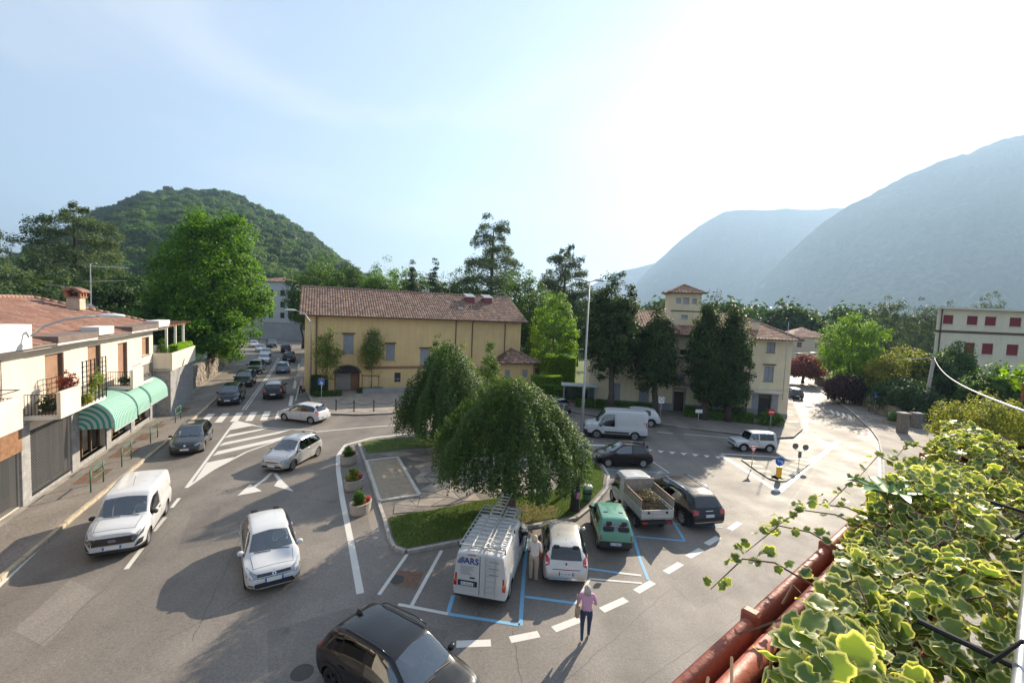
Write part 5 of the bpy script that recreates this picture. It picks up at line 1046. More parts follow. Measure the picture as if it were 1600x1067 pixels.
def van(L=4.95, W=1.92, H=1.93, wb=3.27, ro=.80, R=.33, cowl=1.12, hood=1.05, rake=.75, nosez=.72, cargo_windows=False, **k):
    c = L-cowl; t = c-rake
    top = [(0, H-.06), (.04, H-.015), (.2, H), (t-.6, H), (t-.1, H-.03), (t+.12, H-.14), (c, hood+.05), (c+.1, hood), (L-.45, hood-.07), (L-.18, hood-.15), (L-.05, nosez), (L, nosez-.18)]
    belt = [(0, 1.0), (t, 1.0), (c, hood-.08), (L-.3, hood-.26), (L, nosez-.1)]
    roof = [(0, .84), (.3, .86), (t, .82), (c, .84), (L-.4, .80), (L, .6)]
    zl = 1.02; p1 = [(t-.62, zl), (c-.12, zl), (c-.12, zl+.12), (t+.24, H-.36), (t-.02, H-.26), (t-.62, H-.26)]
    ws = [(c-.03, .5), (c+.0, 0), (c-.03, -.5), (c-.08, -.78*W/1.92), (t+.14, -.68*W/1.92), (t+.10, 0), (t+.14, .68*W/1.92), (c-.08, .78*W/1.92)]
    y = W/1.92
    pat = k.pop('pat', [('headlamp', [(.55*y, .72), (.80*y, .76), (.86*y, .92), (.74*y, .90), (.58*y, .80)], 'x', 1, m_lamp, True), ('grille', [(-.5*y, .62), (.5*y, .62), (.52*y, .74), (-.52*y, .74)], 'x', 1, m_plast, False), ('tail_lamp', [(.76*y, .58), (.90*y, .58), (.90*y, .98), (.76*y, .98)], 'x', -1, m_tail, True)])
    return spec(L, W, H, wb, ro, R, top, belt, roof, [(p1, 0)], None, ws, None, pat, bonnet=(c+.08, L-.26, .68*y) if cowl > .9 else None, cowlz=hood, cabx=c-.1, cabr=t-1.2, gaps=[(t-.7, .3, H-.25), (c-.02, .3, .95)], handles=[(t-.45, .93)], mirror_at=(c-.3, zl+.05), rear_seats=0, plan=k.pop('plan', [(0, .955), (.03, .98), (.1, .995), (.5, 1.0), (L-1.1, 1.0), (L-.5, .97), (L-.2, .88), (L-.06, .78), (L, .66)]), bot=k.pop('bot', [(0, .30), (.2, .24), (L-.45, .22), (L, .26)]), **k)
def place(root, mid, heading_deg, z=0.0, scale=1.0):
    root.location = (mid[0], mid[1], z); root.rotation_euler = (0, 0, R_(heading_deg)); root.scale = (scale,)*3; return root
def by_wheels(root, S, front, rear, scale=1.0, left=True):
    """stand a car on the two ground contacts of the wheels on one side"""
    a, b = G(*front), G(*rear); d = (a-b).normalized(); lf = Vector((-d.y, d.x, 0)); ty = (S['W']/2-S.get('tw', .2)/2-.035)*scale
    return place(root, (a+b)/2-lf*ty*(1 if left else -1), math.degrees(math.atan2(d.y, d.x)), 0, scale)
def by_bumper(root, S, pos, heading, front=True, scale=1.0):
    h = Vector((math.cos(R_(heading)), math.sin(R_(heading)), 0)); off = (S['L']-root['xm']) if front else root['xm']
    return place(root, Vector((pos[0], pos[1], 0))-h*off*scale if front else Vector((pos[0], pos[1], 0))+h*off*scale, heading, 0, scale)
P_white = paint('white', (.58, .58, .585)); P_white2 = paint('warm_white', (.56, .555, .54)); P_black = paint('black', (.010, .010, .012)); P_grey = paint('dark_grey', (.055, .06, .068), .5); P_silver = paint('silver', (.50, .50, .50), .55); P_green = paint('green', (.115, .29, .20)); P_dkgreen = paint('dark_green', (.015, .03, .024), .3); P_blue = paint('grey_blue', (.13, .20, .27), .4); P_beige = paint('silver_beige', (.56, .54, .50), .45); P_navy = paint('navy', (.02, .025, .035), .3)

def oval(cy, cz, a, b, n=14): return [(cy+a*math.cos(2*math.pi*k/n), cz+b*math.sin(2*math.pi*k/n)) for k in range(n)]
m_badge = mat('badge_blue', (.03, .06, .22), .25, coat=.6)
# ---- the vehicles in the square
S = van(4.34, 1.80, 1.80, 2.69, .78, .325, cowl=1.05, hood=1.12, rake=.72, nosez=.92, rims='ten', clad=.37, mirrorm=m_plast, plate_f=.47, plate_r=.7, handlem=m_plast,
        pat=[('grille', [(-.60, .56), (.60, .56), (.70, .66), (.66, .82), (-.66, .82), (-.70, .66)], 'x', 1, m_gloss, False), ('headlamp', [(.56, .66), (.66, .64), (.82, .76), (.84, .92), (.74, .90), (.58, .80)], 'x', 1, m_lampd, True), ('daytime_light', [(.62, .80), (.76, .84), (.82, .91), (.72, .88)], 'x', 1, m_lamp, True), ('fog_vent', [(.62, .40), (.80, .42), (.83, .60), (.74, .62)], 'x', 1, m_gloss, True), ('air_intake', [(-.55, .27), (.55, .27), (.5, .33), (-.5, .33)], 'x', 1, m_plast, False), ('badge', oval(0, .70, .11, .045), 'x', 1, m_chrome, False), ('badge_field', oval(0, .70, .093, .034), 'x', 1, m_badge, False), ('tail_lamp', [(.74, .6), (.86, .6), (.86, 1.2), (.78, 1.2)], 'x', -1, m_tail, True)])
c = build_car('delivery_van', 'small white delivery van driving towards us beside the left pavement', 'van', S, P_white); by_wheels(c, S, (228, 851), (257, 803)); FORD = c
MB().tube([(-.25, 0, 1.82), (-.55, 0, 2.1)], .006, 5).build('roof_aerial', m_plast, c)
S = hatch(4.25, 1.80, 1.46, 2.62, .76, .32, rims='ten', hl=[(.44, .60), (.66, .585), (.82, .66), (.84, .75), (.72, .745), (.48, .67)], plate_f=.42, front=[('grille', [(-.46, .585), (.46, .585), (.48, .66), (-.48, .66)], 'x', 1, m_gloss, False), ('air_intake', [(-.72, .27), (.72, .27), (.62, .40), (-.62, .40)], 'x', 1, m_plast, False), ('badge', oval(0, .635, .055, .055), 'x', 1, m_chrome, False)])
c = build_car('hatchback_car', 'dark grey five-door hatchback approaching beside the left pavement railings', 'car', S, P_grey); by_wheels(c, S, (316.6, 704.7), (328.7, 686.4)); GOLF = c
S = hatch(4.05, 1.73, 1.44, 2.58, .68, .315, rims='ten', nose=.02, hl=[(.42, .60), (.62, .55), (.80, .62), (.85, .76), (.76, .80), (.46, .68)], plate_f=.50, front=[('grille', [(-.50, .575), (.50, .575), (.48, .69), (-.48, .69)], 'x', 1, m_gloss, False), ('air_intake', [(-.62, .28), (.62, .28), (.54, .44), (-.54, .44)], 'x', 1, m_plast, False), ('fog_lamp', oval(.66, .37, .09, .05), 'x', 1, m_chrome, True), ('chrome_strip', [(-.5, .595), (.5, .595), (.5, .612), (-.5, .612)], 'x', 1, m_chrome, False), ('badge', [(0, .56), (.065, .65), (0, .745), (-.065, .65)], 'x', 1, m_chrome, False), ('badge_core', [(0, .61), (.03, .65), (0, .69), (-.03, .65)], 'x', 1, m_gloss, False)])
c = build_car('hatchback_car', 'white hatchback with lozenge badge driving towards us in mid road', 'car', S, P_white); place(c, (-8.5, 15.7), -57.0); CLIO = c
MB().tube([(-1.35, 0, 1.45), (-1.62, 0, 1.66)], .006, 5).build('roof_aerial', m_plast, c)
S = suv(4.2, 1.80, 1.59, 2.56, .80, .345, rims='dark', tw=.22, arch=True, clad=.40, hlm=m_lampd, handlem=P_black, mirrorm=P_black)
c = build_car('crossover_car', 'black crossover with open-spoke wheels at the bottom edge', 'car', S, P_black); place(c, (-2.45, 10.3), -31.0)
for sd in (-1, 1): b = MB(); b.tube([(-1.15, sd*.58, 1.56), (-1.0, sd*.60, 1.63), (.0, sd*.62, 1.65), (.35, sd*.62, 1.58)], .018, 6); b.build('roof_rail', m_gloss, c, smooth=True)
MB().add([(-1.45, -.04, 1.52), (-1.45, .04, 1.52), (-1.2, 0, 1.58), (-1.42, 0, 1.66)], [(0, 2, 3), (1, 3, 2), (0, 3, 1)]).build('shark_fin', m_plast, c)
b = MB()
for y0, y1 in ((-.55, .05), (-.02, .58)): b.tube([(1.05, y0, 1.09), (.95, y1, 1.13)], .012, 5)
b.build('wiper', m_plast, c)
S = hatch(3.88, 1.69, 1.52, 2.50, .62, .30, doors=3, privacy=0, rims='steel', hl=[(.44, .58), (.62, .57), (.80, .70), (.80, .80), (.66, .78), (.46, .66)], front=[('air_intake', [(-.60, .30), (.60, .30), (.55, .42), (-.55, .42)], 'x', 1, m_plast, False), ('grille', [(-.36, .58), (.36, .58), (.4, .63), (-.4, .63)], 'x', 1, m_gloss, False)], plate_f=.42)
c = build_car('hatchback_car', 'silver-white three-door hatchback turning below the striped triangle', 'car', S, P_silver); by_wheels(c, S, (456, 734), (495, 712.5)); COLT = c
S = hatch(3.95, 1.72, 1.45, 2.49, .68, .305, rims='ten', tl=[(.58, .78), (.78, .74), (.80, .86), (.72, 1.02), (.62, .98)])
c = build_car('hatchback_car', 'white five-door hatchback turning in front of the yellow hall', 'car', S, P_white); by_wheels(c, S, (444, 657), (487.6, 662.5))
# ---- works van with ladders
S = van(4.95, 1.92, 1.92, 3.10, .84, .33, cowl=1.15, hood=1.08, rims='steel', clad=.42, mirrorm=m_plast, plate_r=.83, plate_y=.42, plate_f=.45, plate_text='FJ 421HG', bot=[(0, .34), (.2, .26), (4.5, .24), (4.95, .28)],
        pat=[('headlamp', [(.52, .74), (.78, .78), (.86, .94), (.74, .94), (.56, .84)], 'x', 1, m_lamp, True), ('tail_lamp', [(.80, .72), (.915, .72), (.915, 1.16), (.80, 1.16)], 'x', -1, m_tail, True), ('reversing_lamp', [(.815, .88), (.90, .88), (.90, .96), (.815, .96)], 'x', -1, m_amber, True), ('plate_recess', [(.08, .74), (.76, .74), (.76, .93), (.08, .93)], 'x', -1, m_plast, False), ('door_seam', [(-.008, .5), (.008, .5), (.008, 1.82), (-.008, 1.82)], 'x', -1, m_dark, False), ('rear_handle', [(.16, 1.03), (.34, 1.03), (.34, 1.07), (.16, 1.07)], 'x', -1, m_gloss, False), ('roof_brake_light', [(.15, 1.835), (.42, 1.835), (.42, 1.86), (.15, 1.86)], 'x', -1, m_tail, False), ('hinge', [(.86, 1.5), (.9, 1.5), (.9, 1.6), (.86, 1.6)], 'x', -1, P_white, True)])
c = build_car('works_van', 'white works van with ladders on its roof rack, lettered ARS', 'van', S, P_white2); place(c, (-.27, 15.78), 78.5, 0, .93); ARS = c
xm = c['xm']; m_ars = mat('ars_blue', (.02, .05, .25), .4)
Mr = lambda y, z, x=-.012: Matrix.Translation((x-xm, y, z)) @ Matrix(((0, 0, -1, 0), (-1, 0, 0, 0), (0, 1, 0, 0), (0, 0, 0, 1)))
text('company_lettering', 'ARS', .30, m_ars, c, Mr(.30, 1.62), bold=.006, extrude=.002)
def arcs(M): 
    b = MB()
    for r_ in (.07, .115, .16, .205):
        for k in range(8):
            a0, a1 = math.pi/2+k*math.pi/16, math.pi/2+(k+1)*math.pi/16; P = [(r_*math.cos(a0), r_*math.sin(a0)), (r_*math.cos(a1), r_*math.sin(a1)), ((r_+.028)*math.cos(a1), (r_+.028)*math.sin(a1)), ((r_+.028)*math.cos(a0), (r_+.028)*math.sin(a0))]
            b.quad(*[tuple(M @ Vector((p[0], p[1], .001))) for p in P])
    return b.build('company_arcs', m_ars, c)
arcs(Mr(.55, 1.51))
tl_ = MB()
for k in range(6):
    w_ = (.5, .42, .46, .3, .36, .4)[k]; z = 1.42-k*.055; tl_.quad((-.013-xm, .68, z), (-.013-xm, .68-w_, z), (-.013-xm, .68-w_, z+.018), (-.013-xm, .68, z+.018))
for k in range(3): z = 1.68-k*.22; tl_.quad((-.013-xm, -.32, z), (-.013-xm, -.66, z), (-.013-xm, -.66, z+.03), (-.013-xm, -.32, z+.03))
tl_.build('fine_print', mat('print_grey', (.25, .26, .32), .6), c)
Ms = Matrix.Translation((2.9-xm, -.962, 1.05)) @ Matrix(((1, 0, 0, 0), (0, 0, -1, 0), (0, 1, 0, 0), (0, 0, 0, 1)))
text('side_lettering', 'ARS', .34, m_ars, c, Ms, bold=.006, extrude=.002)
rk = MB()
for y in (-.80, .80): rk.tube([(-2.2, y, 2.06), (1.15, y, 2.06)], .022, 6)
rk.build('rack_rail', m_galv, c)
for k in range(12): MB().box(-2.2+k*.3, -2.15+k*.3, -.8, .8, 2.04, 2.075).build('rack_bar', m_galv, c)
for x in (-2.1, -.5, 1.0):
    for y in (-.8, .8): MB().box(x-.02, x+.02, y-.02, y+.02, 1.84, 2.05).build('rack_foot', m_plast, c)
rl = MB(); x = -.07-xm
for y in (-.22, -.56): rl.tube([(x, y, .55), (x, y, 1.85), (x+.2, y, 2.05)], .016, 6)
for k in range(7): z = .66+k*.19; rl.tube([(x, -.22, z), (x, -.56, z)], .012, 6)
rl.build('rear_ladder', m_galv, c)
def ladder(label, y0, L_, wd, z, x0, tilt=0.0, m=m_galv):
    o = thing('ladder', label, 'ladder', group='ladders on the works van'); 
    for s_ in (-1, 1): MB().bbox(x0, x0+L_, y0+s_*wd/2-.02, y0+s_*wd/2+.02, z, z+.08, .005).build('stile', m, o)
    n = int(L_/.28)
    for k in range(n): MB().tube([(x0+.14+k*L_/n, y0-wd/2, z+.04), (x0+.14+k*L_/n, y0+wd/2, z+.04)], .016, 6).build('rung', m, o)
    o.location = c.location; o.rotation_euler = (0, tilt, c.rotation_euler.z); o.scale = c.scale; return o
m_alu = mat('aluminium_ladder', (.62, .60, .57), .35, metal=.75)
ladder('long aluminium extension ladder overhanging the front of the works van roof', .10, 4.7, .42, 2.10, -2.35, -.012, m_alu); ladder('second aluminium ladder lying flat on the right of the van roof', -.45, 3.2, .40, 2.10, -2.2, 0, m_alu)
# ---- parked row
S = hatch(3.97, 1.69, 1.46, 2.47, .72, .305, rims='five', doors=5, tl=[(.60, .86), (.76, .78), (.80, .86), (.80, 1.02), (.70, 1.08), (.60, 1.0)], plate_r=.60, plate_text='FX 813FK', extra=[('tail_crease', [(-.5, .72), (.5, .72), (.5, .735), (-.5, .735)], 'x', -1, m_dark, False), ('bumper_trim', [(-.66, .40), (.66, .40), (.62, .46), (-.62, .46)], 'x', -1, m_chrome, False), ('badge', oval(0, .90, .055, .055), 'x', -1, m_chrome, False), ('badge_field', oval(0, .90, .036, .036), 'x', -1, m_gloss, False)])
c = build_car('hatchback_car', 'silver-beige hatchback parked nose-in beside the works van', 'car', S, P_beige); by_bumper(c, S, (2.18, 14.75), 87.5, False, .95)
MB().tube([(-1.2, 0, 1.46), (-1.42, 0, 1.66)], .006, 5).build('roof_aerial', m_plast, c)
def boxy(L, W, H, wb, ro, R, hood, cowl, rear_top, **k):
    c_ = L-cowl; t = c_-.42; y = W/1.5; zl = hood+.06
    top = [(0, .78), (.03, .9), (.06, hood+.05), (rear_top, H-.05), (rear_top+.12, H-.01), (t-.6, H), (t, H-.04), (c_, hood+.02), (c_+.06, hood), (L-.2, hood-.06), (L-.06, hood-.12), (L, hood-.24)]
    belt = [(0, hood-.02), (c_, hood-.05), (L, hood-.16)]; roof = [(0, .80), (.3, .80), (t, .82), (c_, .88), (L, .82)]
    b = k.pop('bx', c_-1.1); zr = H-.12; rq = rear_top+.18
    panes = [([(b+.05, zl), (c_-.08, zl), (t+.1, zr-.03), (t-.02, zr), (b+.05, zr)], 0), ([(rq, zl), (b-.05, zl), (b-.05, zr), (rq+.06, zr)], k.pop('privacy', 0))]
    ws = [(c_+.0, .62*y), (c_+.03, 0), (c_+.0, -.62*y), (t+.09, -.56*y), (t+.07, 0), (t+.09, .56*y)]
    return spec(L, W, H, wb, ro, R, top, belt, roof, panes, k.pop('dlo', None), ws, k.pop('rw', [(-.56*y, hood+.08), (.56*y, hood+.08), (.52*y, H-.16), (-.52*y, H-.16)]), k.pop('patches'), cowlz=hood, cabx=c_-.1, cabr=.4, gaps=[(b, .3, zl), (c_-.03, .3, zl)], handles=[(b+.18, zl-.14)], handlem=m_plast, mirror_at=(c_-.2, zl+.06), mirrorm=k.pop('mirrorm', m_plast),
                plan=[(0, .93), (.05, .97), (.2, 1.0), (L-.5, .99), (L-.15, .95), (L-.04, .9), (L, .86)], **k)
S = boxy(3.41, 1.50, 1.43, 2.17, .60, .28, .93, .86, .40, dark_rear=False, rims='steel', tw=.16, clad=.46, plate_r=.50, plate_text='CA 788EX', patches=[('tail_lamp', [(.60, .66), (.72, .66), (.72, .86), (.60, .86)], 'x', -1, m_tail, True), ('headlamp', [(.42, .6), (.64, .6), (.64, .76), (.42, .76)], 'x', 1, m_lamp, True), ('grille', [(-.4, .6), (.4, .6), (.4, .76), (-.4, .76)], 'x', 1, m_plast, False), ('rear_bumper', [(-.70, .36), (.70, .36), (.70, .60), (-.70, .60)], 'x', -1, m_plast, False), ('side_moulding', [(.3, .50), (3.0, .50), (3.0, .62), (.3, .62)], 'y', 1, m_plast, True)], bot=[(0, .32), (.3, .24), (3.0, .24), (3.41, .3)])
c = build_car('small_boxy_car', 'old boxy green car parked between the beige hatchback and the pickup', 'car', S, P_green); by_bumper(c, S, (4.42, 17.1), 87.0, False, .93)
for sd in (-1, 1): MB().tube([(-.95, sd*.55, 1.40), (.35, sd*.56, 1.42)], .016, 6).build('roof_gutter_rail', m_plast, c)
b = MB(); b.tube([(-1.60, -.1, 1.0), (-1.52, -.42, 1.13)], .012, 5); b.build('rear_wiper', m_plast, c)
# tipper pickup: forward cab, dropside bed
S = van(2.0, 1.62, 1.95, 1.3, .35, .29, cowl=.42, hood=1.05, rake=.36, nosez=.80, rims='steel', pat=[('headlamp', [(.46, .62), (.68, .62), (.68, .78), (.46, .78)], 'x', 1, m_lamp, True), ('rear_window_small', [(-.55, 1.3), (.55, 1.3), (.55, 1.7), (-.55, 1.7)], 'x', -1, m_glassd, False)], mirrorm=m_plast, plate_f=.45, bot=[(0, .4), (.2, .36), (1.6, .34), (2.0, .36)])
c = build_car('pickup_truck', 'small white dropside pickup truck loaded with cut branches', 'truck', S, P_white2)
for o in list(c.children):
    if o.name.split('.')[0] == 'wheel' and o.location.x < 0: bpy.data.objects.remove(o.children[0]); bpy.data.objects.remove(o)
bx0, bx1, bw = -3.15, -1.05, .80
m_alub = mat('dropside_board', (.52, .51, .49), .5, metal=.4, var=.15, scale=4); m_cage = mat('mesh_side', (.36, .30, .24), .7, var=.3, scale=6)
MB().bbox(bx0, bx1, -bw, bw, .72, .80, .01).build('bed_floor', m_cage, c); MB().box(bx0+.2, bx1+.9, -.38, .38, .45, .70).build('chassis_frame', m_dark, c)
for s_ in (-1, 1):
    for k in range(3): MB().bbox(bx0, bx1, s_*bw-.02, s_*bw+.02, .80+k*.14, .93+k*.14, .01).build('side_board', m_alub, c)
    MB().bbox(bx0+.02, bx1, s_*bw-.015, s_*bw+.015, 1.22, 1.62, .005).build('mesh_side', m_cage, c); MB().bbox(bx0, bx1, s_*bw-.03, s_*bw+.03, 1.62, 1.68, .01).build('top_rail', m_wood, c)
for k in range(2): MB().bbox(bx0-.03, bx0+.01, -bw, bw, .80+k*.2, .99+k*.2, .01).build('tailgate_board', m_alub, c)
MB().bbox(bx1-.02, bx1+.04, -bw, bw, .8, 1.9, .01).build('head_board', m_cage, c); MB().bbox(bx0-.04, bx0+.05, -bw+.05, bw-.05, .50, .66, .01).build('rear_bar', m_plast, c)
for s_ in (-1, 1): MB().bbox(bx0-.06, bx0-.035, s_*.62-.13, s_*.62+.13, .53, .63, .005).build('tail_lamp', m_tail, c); MB().bbox(bx0-.045, bx0-.032, s_*.45-.06, s_*.45+.06, 1.02, 1.12, .005).build('tailgate_latch', m_iron, c)
tm, rm = wheel_meshes(.29, .2, 'steel')
for s_ in (-1, 1): wo = link('wheel', tm, c); wo.location = (-2.3, s_*.64, .29); wo.rotation_euler = (0, 0, 0 if s_ < 0 else math.pi); link('rim', rm, wo)
place(c, (6.2, 21.85), 98.5, 0, .93); PICK = c
S = suv(4.78, 1.93, 1.68, 2.85, .95, .36, rims='five', tw=.26, clad=None, arch=False, hlm=m_lampd, plate_r=.80, plate_text='CV 941CZ', tl=[(.58, .86), (.86, .84), (.88, 1.02), (.80, 1.06), (.58, 1.04)], extra=[('bumper_chrome', [(-.8, .50), (.8, .50), (.8, .53), (-.8, .53)], 'x', -1, m_chrome, False), ('tail_script', [(-.2, 1.0), (.2, 1.0), (.2, 1.025), (-.2, 1.025)], 'x', -1, m_chrome, False)])
c = build_car('large_suv', 'big black sport utility car parked to the right of the loaded pickup', 'car', S, P_black); by_bumper(c, S, (9.12, 19.35), 103.0, False, .93)
for sd in (-1, 1): b = MB(); b.tube([(-1.3, sd*.63, 1.66), (-1.1, sd*.66, 1.73), (.5, sd*.67, 1.74), (.8, sd*.66, 1.66)], .02, 6); b.build('roof_rail', m_chrome, c, smooth=True)
S = hatch(3.84, 1.68, 1.52, 2.39, .70, .30, rims='ten', doors=5, front=[('grille', [(-.24, .44), (.24, .44), (.32, .66), (.2, .74), (-.2, .74), (-.32, .66)], 'x', 1, m_chrome, False)])
c = build_car('hatchback_car', 'black small hatchback waiting by the right end of the island', 'car', S, paint('dark_plum', (.022, .014, .016), .3)); by_wheels(c, S, (950, 729), (1004, 730.4), .93)
S = van(4.96, 2.05, 2.25, 3.0, .96, .34, cowl=.98, hood=1.22, rake=.80, nosez=.86, rims='steel', clad=.45, mirrorm=m_plast, pat=[('headlamp', [(.62, .86), (.88, .90), (.94, 1.16), (.82, 1.14), (.66, .98)], 'x', 1, m_lamp, True), ('grille', [(-.6, .72), (.6, .72), (.6, .9), (-.6, .9)], 'x', 1, m_plast, False), ('front_bumper', [(-.92, .36), (.92, .36), (.92, .66), (-.92, .66)], 'x', 1, m_plast, False), ('tail_lamp', [(.86, .8), (.97, .8), (.97, 1.5), (.86, 1.5)], 'x', -1, m_tail, True), ('side_moulding', [(1.45, .50), (3.35, .50), (3.35, .64), (1.45, .64)], 'y', 1, m_plast, True), ('side_marker', [(.05, 1.1), (.13, 1.1), (.13, 1.5), (.05, 1.5)], 'y', 1, m_tail, True)])
c = build_car('panel_van', 'big white panel van standing in front of the villa hedge', 'van', S, P_white); by_wheels(c, S, (932, 684), (991, 688), .96)
S = suv(4.48, 1.86, 1.63, 2.67, .9, .35, rims='five', clad=.40)
c = build_car('sport_utility', 'white sport utility car half hidden behind the panel van', 'car', S, P_white); g_ = G(1016, 667); place(c, (g_.x-1.05, g_.y+.9), 170, 0, .92)
S = boxy(3.65, 1.60, 1.70, 2.25, .66, .34, 1.02, 1.10, .14, privacy=1, rims='five', clad=.42, arch=True, bx=1.62, mirrorm=P_white, patches=[('headlamp', oval(.60, .80, .10, .10), 'x', 1, m_lamp, True), ('grille', [(-.44, .72), (.44, .72), (.44, .90), (-.44, .90)], 'x', 1, m_gloss, False), ('grille_bar', [(-.3, .74), (-.24, .74), (-.24, .88), (-.3, .88)], 'x', 1, P_white, True), ('grille_bar', [(-.12, .74), (-.06, .74), (-.06, .88), (-.12, .88)], 'x', 1, P_white, True), ('front_bumper', [(-.74, .36), (.74, .36), (.74, .56), (-.74, .56)], 'x', 1, m_plast, False), ('fog_lamp', oval(.56, .47, .06, .05), 'x', 1, m_lamp, True), ('tail_lamp', [(.62, .5), (.74, .5), (.74, .64), (.62, .64)], 'x', -1, m_tail, True)], bot=[(0, .42), (.3, .33), (3.2, .33), (3.65, .4)])
c = build_car('small_offroader', 'small boxy white off-roader driving left past the triangular island', 'car', S, P_white); by_wheels(c, S, (1161.7, 705.5), (1200.6, 707), .84)
b = MB().bbox(.55, .75, -.35, .35, 1.03, 1.055, .01).build('bonnet_scoop', P_white, c)
S = suv(4.6, 1.88, 1.72, 2.7, .9, .36, rims='five', clad=.45)
c = build_car('sport_utility', 'black sport utility car behind the right side of the weeping tree', 'car', S, P_black); by_bumper(c, S, (5.05, 40.3), 118, False, .95); DKSUV = (c, S)
# ---- queue in the left street: three body types, copied and repainted
hd = math.degrees(math.atan2(SU.y, SU.x))
def repaint(root, m, label, dx=None):
    r = copy_tree(root)
    for ch in r.children:
        if ch.name.split('.')[0] in ('body',) or (ch.data and ch.data.materials and ch.data.materials[0] and ch.data.materials[0].name.startswith('car_paint')):
            ch.data = ch.data.copy(); ch.data.materials[0] = m
    r['label'] = label; r['group'] = 'cars queuing in the left street'; return r
S1 = suv(4.5, 1.84, 1.66, 2.67, .9, .35, rims='five', hl=[(.44, .62), (.66, .60), (.83, .68), (.85, .80), (.70, .78), (.48, .70)]); q1 = build_car('sport_utility', 'dark green-black sport utility car first in the queue at the crossing', 'car', S1, P_navy, 'cars queuing in the left street', 1)
S2 = hatch(4.05, 1.73, 1.47, 2.55, .7, .31, rims='ten', doors=5); q2 = build_car('hatchback_car', 'grey-blue hatchback driving away up the left street', 'car', S2, P_blue, 'cars queuing in the left street', 1)
by_bumper(q1, S1, ST(9.35, 4.35), hd+180, True)
by_bumper(repaint(q1, P_black, 'black sport utility car second in the queue towards the crossing'), S1, ST(18.8, 4.2), hd+180, True)
by_bumper(repaint(q1, P_dkgreen, 'dark green car third in the queue, its headlamps lit'), S1, ST(29.2, 4.1), hd+180, True)
by_bumper(repaint(q2, P_silver, 'silver car fourth in the queue behind the dark green one'), S2, ST(39.3, 4.1), hd+180, True)
by_bumper(repaint(q2, P_white, 'white car fifth in the queue below the street bend'), S2, ST(48.4, 3.5), hd+184, True)
by_bumper(repaint(q2, P_white2, 'white car sixth in the queue at the street bend'), S2, ST(56.4, 2.0), hd+188, True)
by_bumper(repaint(q2, P_beige, 'last pale car of the queue beyond the street bend'), S2, ST(65.7, -.1), hd+192, True)
S3 = suv(4.4, 1.84, 1.64, 2.67, .9, .35, rims='five', roofm=P_white2, roofx=(.5, 2.5)); q3 = build_car('sport_utility', 'black sport utility car with white roof driving away past the yellow hall', 'car', S3, P_black, 'cars queuing in the left street', 1)
by_bumper(q3, S3, ST(11.4, 7.75), hd, False); by_bumper(q2, S2, ST(29.2, 7.4), hd, False)
r = repaint(q1, P_black, 'black car with red tail lights driving away ahead of the grey-blue hatchback'); by_bumper(r, S1, ST(41.2, 7.4), hd, False)
r = repaint(q1, P_navy, 'dark car farthest of those driving away up the street'); by_bumper(r, S1, ST(56.5, 6.1), hd+4, False)
r = repaint(q1, P_grey, 'dark grey car coming round the far street bend'); by_bumper(r, S1, ST(66.7, 3.0), hd+190, True)
r = repaint(q2, P_grey, 'dark car on the right road half hidden by the villa corner'); r['group'] = 'cars on the right road'; by_bumper(r, S2, G(1231, 617), 75, True, .9)
# ================================================================ trees and plants
m_bark = mat('bark', (.085, .065, .048), .95, var=.4, scale=5, bump=.8, bscale=18); m_bark_g = mat('bark_grey', (.16, .135, .11), .95, var=.35, scale=6, bump=.7, bscale=20)
F_maple = foliage('leaf_maple', (0.042, 0.119, 0.011), (0.152, 0.290, 0.026), .5)
F_dark = foliage('leaf_dark', (0.022, 0.059, 0.017), (0.065, 0.123, 0.032), .35)
F_mid = foliage('leaf_mid', (0.039, 0.098, 0.017), (0.123, 0.210, 0.036), .45)
F_light = foliage('leaf_light', (0.077, 0.168, 0.021), (0.217, 0.348, 0.043), .5)
F_cedar = foliage('needle_cedar', (0.063, 0.109, 0.064), (0.174, 0.232, 0.131), .3)
F_pine = foliage('needle_pine', (0.042, 0.081, 0.042), (0.116, 0.160, 0.080), .3)
F_yew = foliage('needle_yew', (.028, .062, .020), (.095, .145, .040), .3)
F_weep = foliage('leaf_weeping', (0.039, 0.087, 0.025), (0.123, 0.196, 0.055), .42)
F_plum = foliage('leaf_plum', (0.126, 0.031, 0.036), (0.348, 0.109, 0.094), .4)
F_plumd = foliage('leaf_plum_dark', (0.031, 0.014, 0.020), (0.087, 0.032, 0.043), .35)
F_gold = foliage('leaf_gold', (0.140, 0.182, 0.028), (0.377, 0.362, 0.065), .5)
F_street = foliage('leaf_street', (0.098, 0.161, 0.035), (0.275, 0.304, 0.080), .5)
F_hedge = foliage('leaf_hedge', (0.049, 0.119, 0.014), (0.160, 0.290, 0.032), .4)
F_hedgeb = foliage('leaf_hedge_bright', (0.119, 0.238, 0.017), (0.290, 0.464, 0.036), .5)
F_flower = foliage('petal_red', (.45, .03, .03), (.65, .12, .12), .3); F_pink = foliage('petal_pink', (.5, .06, .16), (.7, .25, .35), .3)
def unit(v): return v/np.maximum(np.linalg.norm(v, axis=-1, keepdims=True), 1e-9)
def cards(P, Nr, size, r, aspect=.62):
    """leaf-shaped four-point faces at P with normals Nr"""
    n = len(P); a = unit(np.cross(Nr, r.normal(size=(n, 3)))); b = np.cross(Nr, a); s = (np.asarray(size)*np.ones(n))[:, None]*r.uniform(.65, 1.35, (n, 1))
    fold = Nr*s*.18
    return np.stack([P-a*s*.5, P-b*s*aspect*.5+fold, P+a*s*.5, P+b*s*aspect*.5+fold], 1)
